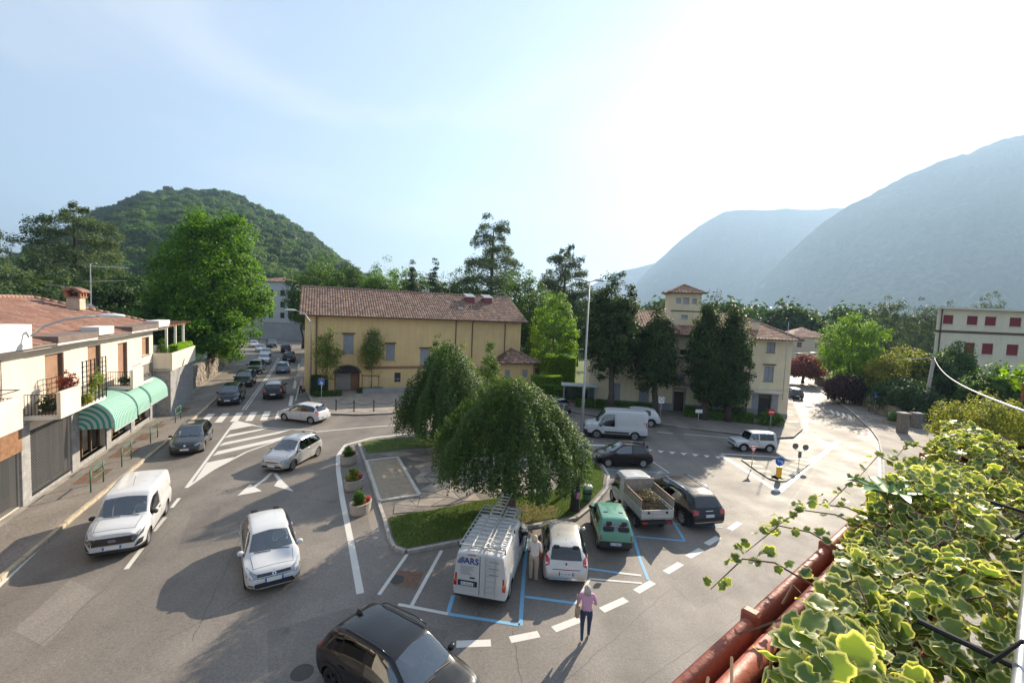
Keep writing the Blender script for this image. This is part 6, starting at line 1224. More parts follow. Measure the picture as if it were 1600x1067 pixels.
def limb_tree(b, base, top, r0, r1, n_limb, spread, seed, bend=.06, start=.35, up=.55):
    r = random.Random(seed); base, top = Vector(base), Vector(top); ax = top-base; pts = []
    for k in range(7): t = k/6; pts.append(base+ax*t+Vector((r.uniform(-1, 1), r.uniform(-1, 1), 0))*ax.length*bend*t*(1-t)*2)
    b.tube(pts, [r0*(1.35 if k == 0 else 1)*(1-k/6)+r1*k/6 for k in range(7)], 9)
    for i in range(n_limb):
        t = start+(1-start)*(i+.5)/n_limb; k = min(5, int(t*6)); p = pts[k].lerp(pts[k+1], t*6-k); a = i*2.4+r.uniform(-.4, .4); L_ = spread*(1.05-.65*t)*r.uniform(.8, 1.15)
        d = Vector((math.cos(a), math.sin(a), up*r.uniform(.6, 1.3))); q = [p, p+d*L_*.4+Vector((0, 0, .05*L_)), p+d*L_*.75+Vector((r.uniform(-.1, .1)*L_, r.uniform(-.1, .1)*L_, .12*L_)), p+d*L_+Vector((0, 0, .2*L_))]
        rr_ = (r0*(1-t)+r1*t)*.55; b.tube(q, [rr_, rr_*.7, rr_*.45, rr_*.15], 6)
        for s_ in range(2): e = q[1+s_]; f = Vector((d.x*.6+r.uniform(-.6, .6), d.y*.6+r.uniform(-.6, .6), .5)); b.tube([e, e+f*L_*.25, e+f*L_*.45], [rr_*.4, rr_*.25, rr_*.08], 5)
def crown(c, rad, nclump, nleaf, leaf, seed, clump=.6, lobes=9, lobe_amp=.28, shell_=.55, flat_=1.0, low=-1.0, up=.35, egg=0.0):
    """leaf clumps spread through an uneven, lobed crown volume with gaps between the clumps"""
    r = np.random.default_rng(seed); LD = unit(r.normal(size=(lobes, 3))); LA = r.uniform(.5, 1, lobes); LD[0] = (0, 0, 1); LA[0] = 1; c = np.array(c, float); rad = np.array(rad, float)*1.08
    d = unit(r.normal(size=(nclump*3, 3))); d = d[d[:, 2] > low][:nclump]; n = len(d)
    bump = (np.exp(-(1-(d[:, None]*LD[None]).sum(-1))*9)*LA).max(1); f = (1-lobe_amp)+lobe_amp*1.35*bump
    q = shell_+(1-shell_)*r.random(n)**.55
    sc = 1-egg*d[:, 2:3]*np.array([1, 1, 0])
    C = c+d*rad*sc*(f*q)[:, None]; cs = clump*r.uniform(.6, 1.3, n); m = nleaf//n
    off = r.normal(size=(n, m, 3))*np.array([1, 1, .62*flat_]); off *= (cs[:, None]*r.random((n, m))**.33/np.maximum(np.linalg.norm(off, axis=-1), .3))[..., None]
    P = (C[:, None]+off).reshape(-1, 3); ow = unit((np.repeat(d, m, 0)+unit(off.reshape(-1, 3))*.8)); Nr = unit(ow*.8+np.array([0, 0, up])+r.normal(size=P.shape)*.45)
    tint = np.clip(np.repeat(r.normal(.45, .2, n), m)+r.normal(0, .16, n*m), 0, 1)
    return cards(P, Nr, leaf, r), tint
def tree(name, label, pos, h, crowns, fm, leaf, seed, bark=None, trunk=.3, spread=None, cat='tree', group=None, trunk_top=.8, nl=7, start=.35, lean=(0, 0)):
    """crowns: list of (centre offset, radii, clumps, leaves, kwargs); the root stands at the trunk foot"""
    t = thing(name, label, cat, pos, 0, group); b = MB(); limb_tree(b, (0, 0, 0), (lean[0], lean[1], h*trunk_top), trunk, trunk*.2, nl, spread or h*.25, seed, start=start); b.build('trunk', bark or m_bark, t, smooth=True)
    for i, (c, rad, nc, nlf, kw) in enumerate(crowns):
        V, ti = crown(c, rad, nc, nlf, leaf, seed*10+i, **kw); card_mesh('crown', V, fm, ti, t)
    return t
def cedar(name, label, pos, h, R, seed, fm=None, tiers=9, flat_top=True, bare=.18, dens=1.0, shape=None, group=None, leaf=.3, trunk=.45, droop=-.05):
    """layered conifer: level branches carrying flat needle plates, sky between the layers"""
    t = thing(name, label, 'tree', pos, 0, group); r = np.random.default_rng(seed); b = MB(); b.tube([(0, 0, 0), (.1, 0, h*.35), (0, .1, h*.7), (.05, 0, h*.97)], [trunk*1.2, trunk*.85, trunk*.5, trunk*.12], 9); Vs, Ts = [], []
    for k in range(tiers):
        f = bare+(1-bare)*k/(tiers-1); z = h*f; prof = shape(f) if shape else (1-f)**.75*.95+.18
        nb = 6 if f < .8 else 5
        for i in range(nb):
            a = 2*math.pi*i/nb+k*1.1+r.uniform(-.35, .35); L_ = R*prof*r.uniform(.72, 1.12); zz = z+r.uniform(-.5, .5)*h/tiers*1.7; d = np.array([math.cos(a), math.sin(a), 0]); rise = droop*L_+r.uniform(-.05, .1)*L_
            p0 = np.array([0, 0, zz-.15*L_*.5]); p1 = np.array([0, 0, zz])+d*L_*.5+np.array([0, 0, .04*L_]); p2 = np.array([0, 0, zz+rise])+d*L_
            b.tube([tuple(p0), tuple(p1), tuple(p2)], [trunk*.22*(1.1-f)+.02, trunk*.12*(1.1-f)+.015, .012], 5)
            m = int(420*dens*max(.3, L_/R)); s = np.sqrt(r.uniform(.06, 1, m)); wdt = L_*.34*(1.1-.6*s)
            side = np.array([-d[1], d[0], 0]); y = r.uniform(-1, 1, m)*wdt
            P = p0+(p2-p0)*s[:, None]+np.array([0, 0, 1])*(.10*L_*np.sin(s*3.1))[:, None]+side*y[:, None]; P[:, 2] += r.normal(-.12, .2+.035*L_, m)-np.abs(y)*.12
            Nr = unit(np.array([0, 0, 1.0])+r.normal(size=P.shape)*.6+d*.25); Vs.append(cards(P, Nr, leaf*1.15, r, .42)); Ts.append(np.clip(r.normal(.5, .16, m)+r.normal(0, .12), 0, 1))
    b.build('trunk', m_bark, t, smooth=True); card_mesh('crown', np.concatenate(Vs), fm or F_cedar, np.concatenate(Ts), t); return t
def weeping(name, label, pos, R, ztop, zbot, seed, n=1000, leaf=.13, squash=1.0):
    """weeping beech: humped roof of arching boughs with leaf curtains hanging to just above the ground"""
    t = thing(name, label, 'tree', pos, 0, 'weeping trees on the island'); r = np.random.default_rng(seed); b = MB(); limb_tree(b, (0, 0, 0), (.1, 0, ztop*.92), .30, .06, 0, 1, seed, bend=.1)
    K = 9; ba = np.sort(r.uniform(0, 2*np.pi, K)+0); bl = r.uniform(.7, 1.0, K); bz = r.uniform(.80, 1.0, K)
    for k in range(K):
        a = ba[k]; L_ = R*bl[k]*.9; z0 = ztop*r.uniform(.5, .72); b.tube([(0, 0, z0-.4), (math.cos(a)*L_*.35, math.sin(a)*L_*.35, z0+.15), (math.cos(a)*L_*.65, math.sin(a)*L_*.65, z0-.35), (math.cos(a)*L_*.8, math.sin(a)*L_*.8, z0-1.0)], [.10, .07, .045, .015], 6)
    b.build('trunk', m_bark_g, t, smooth=True)
    th = r.uniform(0, 2*np.pi, n); q = np.sqrt(r.uniform(0, 1, n))
    da = np.abs((th[:, None]-ba[None]+np.pi) % (2*np.pi)-np.pi); wgt = np.exp(-(da/.27)**2); ridge = wgt.max(1); pick = wgt.argmax(1)
    rad = R*q*(.70+.32*ridge*bl[pick]); top = ztop*(.50+.50*bz[pick])*(1-.0*q)-(ztop-zbot)*(.62*q**1.7)-(1-ridge)*1.25*q**.6+r.normal(0, .10, n)
    top = np.minimum(top, ztop-(ztop-zbot)*.55*q**1.5+.05)
    ln = np.minimum(r.uniform(.8, 2.1, n)*(.55+.7*q)*(ztop/6.3), np.maximum(.25, top-zbot+r.uniform(-.25, .45, n))); ln = np.where(q > .78, np.maximum(.3, top-zbot-r.uniform(-.2, .9, n)**2), ln)
    cx = np.cos(th); sy = np.sin(th); P, Nn, Ti = [], [], []
    for i in range(n):
        m = max(5, int(ln[i]/.062)); s = np.linspace(0, 1, m); sway = r.normal(0, .10, 2); off = .16*(1-np.exp(-s*3))
        x = cx[i]*(rad[i]+off)+sway[0]*s**2; y = sy[i]*(rad[i]+off)+sway[1]*s**2; z = top[i]+.10*np.sin(np.minimum(s*6, 3.1))-ln[i]*s
        p = np.stack([x, y*squash, z], 1)+r.normal(0, .055, (m, 3)); P.append(p); ow = np.array([cx[i], sy[i], .35]); Nn.append(ow+r.normal(size=(m, 3))*.55+np.array([0, 0, 1.1])*np.exp(-s*5)[:, None]); Ti.append(np.full(m, r.normal(.45, .2))+r.normal(0, .12, m))
    P = np.concatenate(P); V = cards(P, unit(np.concatenate(Nn)), leaf, r, .6); card_mesh('crown', V, F_weep, np.clip(np.concatenate(Ti), 0, 1), t)
    return t
w1 = weeping('weeping_tree', 'large weeping tree nearest us, its curtain reaching over the parked van', G(795, 802), 3.6, 6.75, 1.9, 4, 2500, .115)
w2 = weeping('weeping_tree', 'second weeping tree behind, on the far side of the island', Vector((-4.3, 29.3, 0)), 3.65, 7.5, 1.6, 9, 2000, .13)
g = lambda px, y: at(px, y)
K_ = dict
# street trees in front of the hall
for k, (px, lb) in enumerate(((508, 'slender street tree with stakes left of the hall archway'), (577, 'slender street tree with stakes right of the hall archway'))):
    p = at(px+6, 45.5+k*3); h = hz(px, 512, p.y); t = tree('street_tree', lb, (p.x, p.y, PZ), h, [((0, 0, h*.62), (1.75, 1.75, h*.37), 120, 3600, K_(clump=.5, lobes=7, lobe_amp=.35, shell_=.15, egg=.25))], F_street, .17, 31+k, m_bark_g, .07, 1.6, group='staked street trees', nl=9, start=.25)
    for s_ in (-.9, .9): MB().tube([(s_, -.4, 0), (s_, -.4, 1.9)], .05, 7).build('stake', m_wood, t)
    MB().bbox(-1.0, 1.0, -.46, -.42, 1.7, 1.82, .01).build('stake_rail', m_wood, t)
# big maple by the left street
p = Vector((-39.3, 58.5, .16)); h = hz(325, 326, p.y)
tree('maple_tree', 'huge bright green broadleaf tree overhanging the left street', p, h, [((0, 0, h*.60), (6.7, 6.7, h*.40), 420, 30000, K_(clump=1.15, lobes=16, lobe_amp=.30, shell_=.45, egg=.22)), ((3.2, -4.2, h*.24), (4.8, 4.0, h*.17), 130, 8000, K_(clump=1.0, lobes=8, shell_=.3)), ((-4, -2, h*.3), (4.5, 4.5, h*.2), 110, 6000, K_(clump=1.0, shell_=.3))], F_maple, .36, 41, None, .5, 5.5, trunk_top=.85, nl=12)
# left background
p = g(118, 78); h = hz(118, 330, p.y); cedar('cedar_tree', 'broad blue-green cedar with layered boughs on the left', p, h, 10.5, 51, tiers=15, bare=.25, dens=1.5, shape=lambda f: (1-f)**.5*.9+.22, trunk=.6, leaf=.36)
p = g(-22, 66); cedar('cedar_tree', 'cedar at the left picture edge showing only branch tips', p, hz(0, 352, p.y), 6.5, 52, tiers=9, dens=1.3)
for i, (px, py, y, rx, fm, lb) in enumerate(((20, 415, 60, 5.5, F_cedar, 'dark bluish conifer mass behind the chimney, at the left edge'), (80, 430, 56, 5, F_yew, 'dark round evergreen behind the shop chimney'), (160, 425, 62, 5.5, F_dark, 'dark evergreen between the chimney and the roof antenna'), (215, 415, 66, 5.5, F_dark, 'dark broadleaf tree just behind the roof antenna'), (60, 450, 50, 4.5, F_cedar, 'low cedar behind the red shop roof'), (-30, 440, 48, 4.5, F_dark, 'dark tree behind the shop roof at the picture edge'), (250, 470, 55, 4.0, F_dark, 'dark shrubby tree in the shade left of the great maple'))):
    p = g(px, y); h = hz(px, py, y); tree('evergreen_tree', lb, (p.x, p.y, .1), h, [((0, 0, h*.55), (rx, rx, h*.45), 170, 9000, K_(clump=1.0, lobes=10, lobe_amp=.35, shell_=.4, flat_=.6, low=-.9))], fm, .36, 60+i, trunk=.3, group='trees behind the shop building')
# behind the hall
for i, (px, py, y, rx, fm, lb, nm) in enumerate(((520, 414, 88, 4.6, F_mid, 'green tree above the hall roof between two dark ones', 'broadleaf_tree'), (570, 420, 92, 4.2, F_mid, 'middling green tree above the hall roof left of its middle', 'broadleaf_tree'), (660, 432, 92, 4.4, F_mid, 'green tree between the spire conifer and the spruce', 'broadleaf_tree'), (720, 425, 88, 4.4, F_mid, 'green tree between the spruce and the tall cedar', 'broadleaf_tree'), (500, 412, 82, 4.2, F_mid, 'round green tree above the left end of the hall roof', 'broadleaf_tree'), (540, 420, 84, 3.6, F_dark, 'dark round tree above the hall roof, second from its left end', 'broadleaf_tree'), (474, 425, 92, 3.5, F_dark, 'dark tree between the apartment block and the hall', 'broadleaf_tree'), (610, 416, 88, 5.2, F_light, 'bright green rounded tree above the hall roof middle', 'broadleaf_tree'), (585, 428, 80, 3.0, F_mid, 'low green tree left of the bright rounded one', 'broadleaf_tree'), (812, 430, 70, 4.0, F_mid, 'leafy tree just right of the tall cedar', 'broadleaf_tree'), (745, 452, 72, 4.5, F_dark, 'dark tree mass at the foot of the tall cedar', 'broadleaf_tree'), (835, 470, 74, 3.6, F_dark, 'dark tree behind the annex roof', 'broadleaf_tree'), (700, 440, 80, 4.2, F_dark, 'dark tree mass left of the tall cedar', 'broadleaf_tree'), (640, 437, 90, 3.5, F_dark, 'dark tree below the slim spire conifer', 'broadleaf_tree'), (905, 470, 80, 4.0, F_dark, 'dark tree below the open pine', 'broadleaf_tree'))):
    p = g(px, y); h = hz(px, py, y); tree(nm, lb, (p.x, p.y, .1), h, [((0, 0, h*.62), (rx*1.3, rx*1.3, h*.41), 190, 10000, K_(clump=1.0, lobes=9, lobe_amp=.28, shell_=.4))], fm, .34, 80+i, trunk=.25, group='trees behind the yellow hall')
for nm, lb, px, py, y, rx, sd_ in (('spire_conifer', 'slim pointed conifer above the hall roof', 643, 407, 86, 1.9, 91), ('spruce_tree', 'dark conical spruce above the hall roof, left of the tall cedar', 678, 412, 80, 3.4, 92)):
    p = g(px, y); h = hz(px, py, y); tree(nm, lb, p, h, [((0, 0, h*.58), (rx, rx, h*.44), 230, 11000, K_(clump=.55, lobes=14, lobe_amp=.3, shell_=.2, egg=.75, flat_=.5))], F_pine, .26, sd_, trunk=.2, spread=1.5)
p = g(766, 80); h = hz(766, 349, 80)
cedar('tall_cedar', 'tallest flat-topped cedar with layered boughs behind the hall', p, h, 7.4, 93, F_cedar, tiers=16, bare=.34, dens=1.15, trunk=.55, leaf=.3, shape=lambda f: float(np.interp(f, [.34, .55, .7, .8, .88, .95, 1.0], [1.0, .95, .72, .58, .50, .48, .42])), droop=-.10)
p = g(880, 86); cedar('pine_tree', 'open-crowned dark pine behind the double street lamp', p, hz(880, 398, 86), 6.2, 94, F_pine, tiers=10, bare=.5, dens=1.0, trunk=.4, leaf=.32, shape=lambda f: float(np.interp(f, [.5, .65, .8, .92, 1], [.95, 1.0, .75, .55, .3])), droop=.12)
p = g(868, 60); h = hz(868, 460, 60); tree('egg_shaped_tree', 'egg-shaped yellow-green tree between the hall and the yews', p, h, [((0, 0, h*.52), (3.2, 3.2, h*.48), 220, 14000, K_(clump=.7, lobes=10, lobe_amp=.16, shell_=.55))], F_light, .25, 95, trunk=.2)
p = g(845, 64); h = hz(845, 520, 64); tree('shrub_tree', 'dim green shrub tree at the left foot of the egg-shaped tree', p, h, [((0, 0, h*.5), (2.8, 2.8, h*.5), 110, 6000, K_(clump=.7, shell_=.4))], F_mid, .25, 96, trunk=.15)
# small upright trees behind the weeping ones
for i, (px, py, y, rx, lb) in enumerate(((683, 530, 33.5, .95, 'small pointed hornbeam rising just behind the far weeping tree'), (723, 543, 36, 1.2, 'small pale hornbeam, middle one of three behind the weeping trees'), (767, 538, 35, 1.35, 'small conical hornbeam, right one of three behind the weeping trees'))):
    p = g(px, y); h = hz(px, py, y); tree('hornbeam_tree', lb, p, h, [((0, 0, h*.55), (rx, rx, h*.45), 120, 6000, K_(clump=.34, lobes=8, lobe_amp=.25, shell_=.35, egg=.45))], (F_mid, F_street, F_mid)[i], .13, 100+i, trunk=.09, spread=1.0, group='small trees beyond the island')
# yews in front of the villa
def yew(label, px, yd, py, radii, seed, extra=()):
    p = at(px, yd, PZ); h = hz(px, py, p.y); cr = [((0, 0, h*.60), (radii[0], radii[0]*.9, h*.42), 260, 22000, K_(clump=.6, lobes=14, lobe_amp=.34, shell_=.4, egg=.12, low=-.95))]+[((dx, dy, h*zf), (r_, r_, h*hf), 120, 9000, K_(clump=.5, lobes=8, lobe_amp=.35, shell_=.35)) for dx, dy, zf, r_, hf in extra]
    return tree('yew_tree', label, p, h, cr, F_yew, .2, seed, trunk=.33, spread=2, group='dark yews in front of the villa', nl=5)
yew('broadest dark yew, left of the villa door', 960, 43.0, 436, (3.1,), 110, ((-1.3, 0, .66, 1.7, .3), (1.2, .2, .62, 1.8, .3)))
yew('second dark yew touching the broad one, by the villa door', 1030, 42.3, 487, (2.0,), 111)
yew('tall ragged yew right of the villa door', 1110, 41.6, 479, (1.75,), 112, ((.4, 0, .35, 1.7, .3),)); yew('shorter ragged yew close to the villa drainpipe', 1148, 41.3, 496, (1.55,), 113, ((.3, 0, .3, 1.6, .25),))
# right-hand garden
for i, (px, py, y, rx, fm, lb, low) in enumerate(((1335, 497, 58, 4.3, F_light, 'big round green tree behind the stone wall on the right', -.9), (1393, 470, 90, 5.0, F_pine, 'dark bushy conifer behind the round green tree', -.8), (1455, 468, 92, 5.0, F_pine, 'dark conifer touching the left edge of the pale block', -.8), (1546, 465, 95, 4.6, F_pine, 'conifer tip above the roof of the pale block', -.8), (1420, 548, 52, 4.2, F_gold, 'magnolia with yellowing leaves left of the utility pole', -.8), (1385, 570, 55, 3.0, F_dark, 'dark shrub tree between the round tree and the magnolia', -.9), (1470, 560, 50, 2.6, F_dark, 'dark leafy tree right of the utility pole', -.9), (1500, 545, 52, 2.3, F_mid, 'green tree in front of the pale block, left of its middle', -.9), (1568, 578, 44, 3.0, F_mid, 'rounded grey-green shrub in front of the pale block', -.9), (1262, 558, 70, 2.6, F_plum, 'reddish-pink plum tree by the far right road', -.6), (1328, 590, 54, 1.9, F_plumd, 'low dark purple plum under the round green tree', -.8), (1432, 600, 47, 3.4, F_dark, 'dense dark shrubs below the magnolia', -.9), (1300, 505, 110, 5.0, F_mid, 'green tree beyond the far house roof', -.8), (1260, 500, 130, 5.5, F_mid, 'far green tree left above the pale house roof', -.8))):
    p = g(px, y); h = max(1.2, hz(px, py, y)); tree('garden_tree', lb, (p.x, p.y, .1), h, [((0, 0, h*.55), (rx, rx, h*.45), 200, 11000, K_(clump=.75, lobes=10, lobe_amp=.26, shell_=.45, low=low))], fm, .27, 120+i, trunk=.22, group='trees of the right-hand gardens')
p = G(1512, 690, 1.0); tree('golden_shrub', 'large yellow-green shrub below the utility pole, above the ivy', (34, 31.5, .1), 4.6, [((0, 0, 2.2), (4.6, 3.0, 2.3), 260, 16000, K_(clump=.55, lobes=16, lobe_amp=.3, shell_=.4, low=-.6))], F_gold, .17, 140, trunk=.12, spread=2)
tree('laurel_shrub', 'dark green shrub under the golden one beside the gate pillars', (38.5, 27.5, .1), 3.0, [((0, 0, 1.4), (3.5, 2.5, 1.5), 160, 9000, K_(clump=.5, shell_=.4))], F_dark, .17, 141, trunk=.1)
# palm
def palm(label, pos, h, seed):
    t = thing('palm_tree', label, 'palm', pos); r = np.random.default_rng(seed); b = MB(); b.tube([(0, 0, 0), (.05, 0, h*.5), (0, .05, h)], [.22, .2, .17], 9); b.build('trunk', m_bark, t)
    for k in range(26):
        a = k*2.4; e = r.uniform(-.5, 1.1); L_ = r.uniform(1.1, 1.5); d = Vector((math.cos(a)*math.cos(e), math.sin(a)*math.cos(e), math.sin(e))); c0 = Vector((0, 0, h)); tip = c0+d*L_*.55; Vv = []; s0 = d.cross(Vector((0, 0, 1))).normalized(); u0 = s0.cross(d)
        for q in range(14): an = -1.9+3.8*q/13; dd = d*math.cos(an)+s0*math.sin(an); w_ = (d*-math.sin(an)+s0*math.cos(an))*.05; e_ = tip+dd*.62+Vector((0, 0, -.18)); Vv.append([tuple(tip), tuple(tip+dd*.4+w_), tuple(e_), tuple(tip+dd*.4-w_)])
        o = card_mesh('frond', np.array(Vv), F_mid, np.full(14, r.uniform(.3, 1)), t); sm = MB(); sm.tube([c0, tip], .015, 4)
    return t
palm('fan palm with round fronds right of the utility pole', (46.5, 42.5, .1), hz(1490, 600, 42.5), 3)
# hedges: clipped bodies of leaves on a twig core
def hedge(label, o, u, L_, D, H, fm, seed, dens=900, name='hedge', z=.1, leaf=.10):
    t = frame_root(name, label, 'hedge', o, u); t.location.z = z; r = np.random.default_rng(seed); MB().bbox(.06, L_-.06, .06, D-.06, 0, H-.08, .05).build('twig_core', mat('hedge_core', (.025, .04, .012), .95, var=.4, scale=6), t)
    A = [(L_*H, 'f'), (L_*H, 'b'), (L_*D, 't'), (D*H, 'l'), (D*H, 'r')]; Ps, Ns = [], []
    for a, s_ in A:
        m = int(a*dens*(.3 if s_ == 'b' else 1)); x, y, zz = r.uniform(0, L_, m), r.uniform(0, D, m), r.uniform(0, H, m); j = r.normal(0, .035, m)
        P, Nn = {'f': (np.stack([x, j, zz], 1), (0, -1, .3)), 'b': (np.stack([x, D+j, zz], 1), (0, 1, .3)), 't': (np.stack([x, y, H+j], 1), (0, 0, 1)), 'l': (np.stack([j, y, zz], 1), (-1, 0, .3)), 'r': (np.stack([L_+j, y, zz], 1), (1, 0, .3))}[s_]
        Ps.append(P); Ns.append(np.tile(Nn, (m, 1))+r.normal(size=(m, 3))*.5)
    P = np.concatenate(Ps); V = cards(P, unit(np.concatenate(Ns)), leaf, r); card_mesh('leaves', V, fm, np.clip(r.normal(.5, .22, len(P)), 0, 1), t); return t
ex = Vector((1, 0, 0))
hedge('bright clipped hedge block beside the egg-shaped tree', at(862, 57), ex, 3.4, 1.6, hz(880, 560, 57), F_hedgeb, 151, 500)
hedge('bright slanting hedge in front of the annex', at(838, 52), Vector((.9, .2, 0)), 3.6, 1.1, hz(850, 590, 52), F_hedgeb, 152, 500)
hedge('stepped green hedge right of the annex, nearer the road', at(850, 48), ex, 4.6, 1.0, hz(870, 605, 48), F_hedge, 153, 500)
hedge('low green hedge behind the bus shelter', at(872, 47.2), Vector((1, -.05, 0)), 6.0, .9, 1.35, F_hedge, 154, 500)
a_, b_ = G(900, 640), G(1040, 652); d_ = b_-a_; hedge('long low hedge in front of the villa, left of the door steps', a_+Vector((0, .7, 0)), d_.normalized(), d_.length*.93, .8, .8, F_hedge, 155, 420, z=PZ)
a_, b_ = G(1072, 654), G(1180, 666); d_ = b_-a_; hedge('long low hedge in front of the villa, right of the door steps', a_+Vector((0, .3, 0)), d_.normalized(), d_.length, .9, .85, F_hedge, 156, 420, z=PZ)
p = G(1208, 668); t = tree('rounded_shrub', 'rounded low shrub in a curved stone bed at the villa corner', (p.x, p.y+.6, PZ), 1.3, [((0, 0, .55), (1.5, .9, .65), 90, 4500, K_(clump=.3, shell_=.4))], F_hedge, .11, 157, trunk=.05, spread=.4)
a_ = at(488, 44.8); hedge('dark clipped shrub block by the hall corner lamp', a_, YU, 1.5, 1.3, 1.9, F_dark, 158, 500, z=PZ)
hedge('low planting bed under the left staked tree', at(492, 44.2), YU, 2.6, 1.0, .45, F_mid, 159, 400, z=PZ); hedge('low planting bed under the right staked tree', at(562, 47.0), YU, 2.6, 1.0, .45, F_mid, 160, 400, z=PZ)
tp = hedge('leafy planter hedge on the corner terrace', ST(8.2, 1.05), SU, 4.5, .6, .7, F_hedgeb, 161, 700, z=4.75, leaf=.14)
t = tree('potted_conifer', 'small conical potted shrub on the corner terrace', ST(6.7, .4, 3.9), 2.1, [((0, 0, 1.2), (.45, .45, .9), 70, 2600, K_(clump=.2, egg=.5, shell_=.3))], F_mid, .09, 162, trunk=.04, spread=.3, cat='plant')
# trellis climber and balcony plants
r_ = np.random.default_rng(8)
for lb, pos, rad, fm, nm in (('sparse climber growing up the iron trellis', ST(-7.3, 1.28, 4.9), (.95, .12, .8), F_street, 'climbing_plant'), ('yellow flowering plant at the foot of the trellis', ST(-8.2, 1.28, 4.25), (.35, .2, .25), F_gold, 'balcony_plant'), ('reddish leafy plant on the middle balcony corner', ST(-9.0, .9, 5.25), (.4, .4, .45), F_plum, 'balcony_plant'), ('green plant behind the near balcony railing', ST(-9.9, .5, 4.35), (.35, .35, .4), F_dark, 'balcony_plant'), ('small green plant behind the far balcony railing', ST(-1.4, .6, 4.15), (.3, .3, .3), F_dark, 'balcony_plant')):
    t = thing(nm, lb, 'plant', pos, math.atan2(SU.y, SU.x)); V, ti = crown((0, 0, 0), rad, 40, 700, .10, int(r_.integers(1e6)), clump=.16, shell_=.2); card_mesh('foliage', V, fm, ti, t)
    if 'trellis' not in lb: MB().lathe([(.14, -.62), (.2, -.3), (.21, -.28)], 12).build('pot', m_tile_r, t)
# ---- far woods: one mass on the hill and across the valley (instanced crowns)
def wood(name, label, pts, scale, fm, seed, srcn=1500, lf=.16):
    V, ti = crown((0, 0, .55), (.5, .5, .5), 34, srcn, lf, seed, clump=.24, lobes=6, lobe_amp=.3, shell_=.5, low=-.4); src = card_mesh('wood_crown', V, fm, ti); COL.objects.unlink(src)
    me = bpy.data.meshes.new(name); me.from_pydata([tuple(p) for p in pts], [], []); a = me.attributes.new('sc', 'FLOAT', 'POINT'); a.data.foreach_set('value', np.asarray(scale, np.float32)); o = link(name, me); kind(o, 'stuff', label)
    ng = bpy.data.node_groups.new(name, 'GeometryNodeTree'); ng.interface.new_socket('Geometry', in_out='INPUT', socket_type='NodeSocketGeometry'); ng.interface.new_socket('Geometry', in_out='OUTPUT', socket_type='NodeSocketGeometry')
    N, Lk = ng.nodes, ng.links; gi, go = N.new('NodeGroupInput'), N.new('NodeGroupOutput'); ip = N.new('GeometryNodeInstanceOnPoints'); oi = N.new('GeometryNodeObjectInfo'); oi.inputs['Object'].default_value = src; na = N.new('GeometryNodeInputNamedAttribute'); na.data_type = 'FLOAT'; na.inputs['Name'].default_value = 'sc'
    rv = N.new('FunctionNodeRandomValue'); rv.data_type = 'FLOAT_VECTOR'; rv.inputs[0].default_value = (0, 0, 0); rv.inputs[1].default_value = (.15, .15, 6.28)
    Lk.new(gi.outputs[0], ip.inputs['Points']); Lk.new(oi.outputs['Geometry'], ip.inputs['Instance']); Lk.new(na.outputs[0], ip.inputs['Scale']); Lk.new(rv.outputs[0], ip.inputs['Rotation']); Lk.new(ip.outputs[0], go.inputs[0])
    md = o.modifiers.new('wood', 'NODES'); md.node_group = ng; return o
def sample_grid(V, n, seed, ok):
    r = np.random.default_rng(seed); a, b, _ = V.shape; out = []
    while len(out) < n:
        i, j = r.integers(a-1), r.integers(b-1); p = V[i, j]+(V[i+1, j]-V[i, j])*r.random()+(V[i, j+1]-V[i, j])*r.random()
        if ok(p): out.append(p)
    return np.array(out)
hp = sample_grid(hillV, 12500, 3, lambda p: p[1] > 250 and p[1] < 900 and -1250 < p[0] < 100); hp[:, 2] -= 1.5
rs = np.random.default_rng(5)
F_hillA = foliage('hill_leaf_a', (0.042, 0.105, 0.020), (0.123, 0.217, 0.043), .4); F_hillB = foliage('hill_leaf_b', (0.031, 0.077, 0.020), (0.080, 0.145, 0.038), .4)
wood('hill_wood', 'dense green wood covering the left hill', hp[:6500], rs.uniform(4.5, 9, 6500)*(1+.5*(rs.random(6500) > .85)), F_hillA, 201); wood('hill_wood_dark', 'darker trees mixed through the wood of the left hill', hp[6500:9500], rs.uniform(4.5, 9, 3000)*(1+.5*(rs.random(3000) > .85)), F_hillB, 202); wood('hill_wood_pale', 'paler trees mixed through the wood of the left hill', hp[9500:], rs.uniform(4.5, 10, 3000), foliage('hill_leaf_c', (.08, .14, .035), (.17, .24, .07), .4), 204)
vp = []
for _ in range(900):
    px = rs.uniform(860, 1750); y = rs.uniform(110, 420); p = at(px, y); vp.append((p.x, p.y, -.5))
for _ in range(500):
    px = rs.uniform(-500, 700); y = rs.uniform(120, 260); p = at(px, y); vp.append((p.x, p.y, -.5))
vp = np.array(vp); wood('valley_wood', 'mixed trees of the valley floor behind the houses', vp, rs.uniform(7, 13, len(vp)), F_hillB, 203, 2600, .11)
# ================================================================ street furniture
m_green = mat('green_enamel', (.05, .17, .10), .45, var=.15, scale=5); m_post = mat('grey_post', (.42, .42, .42), .5, metal=.5, var=.1, scale=4); m_conc = mat('concrete', (.36, .33, .29), .9, var=.2, scale=5, bump=.4, bscale=40); m_signw = mat('sign_white', (.74, .74, .74), .4); m_signb = mat('sign_blue', (.02, .12, .50), .35); m_signr = mat('sign_red', (.55, .02, .03), .35); m_signg = mat('sign_back', (.16, .16, .165), .5, metal=.4); m_yel = mat('yellow_plastic', (.85, .42, .01), .45)
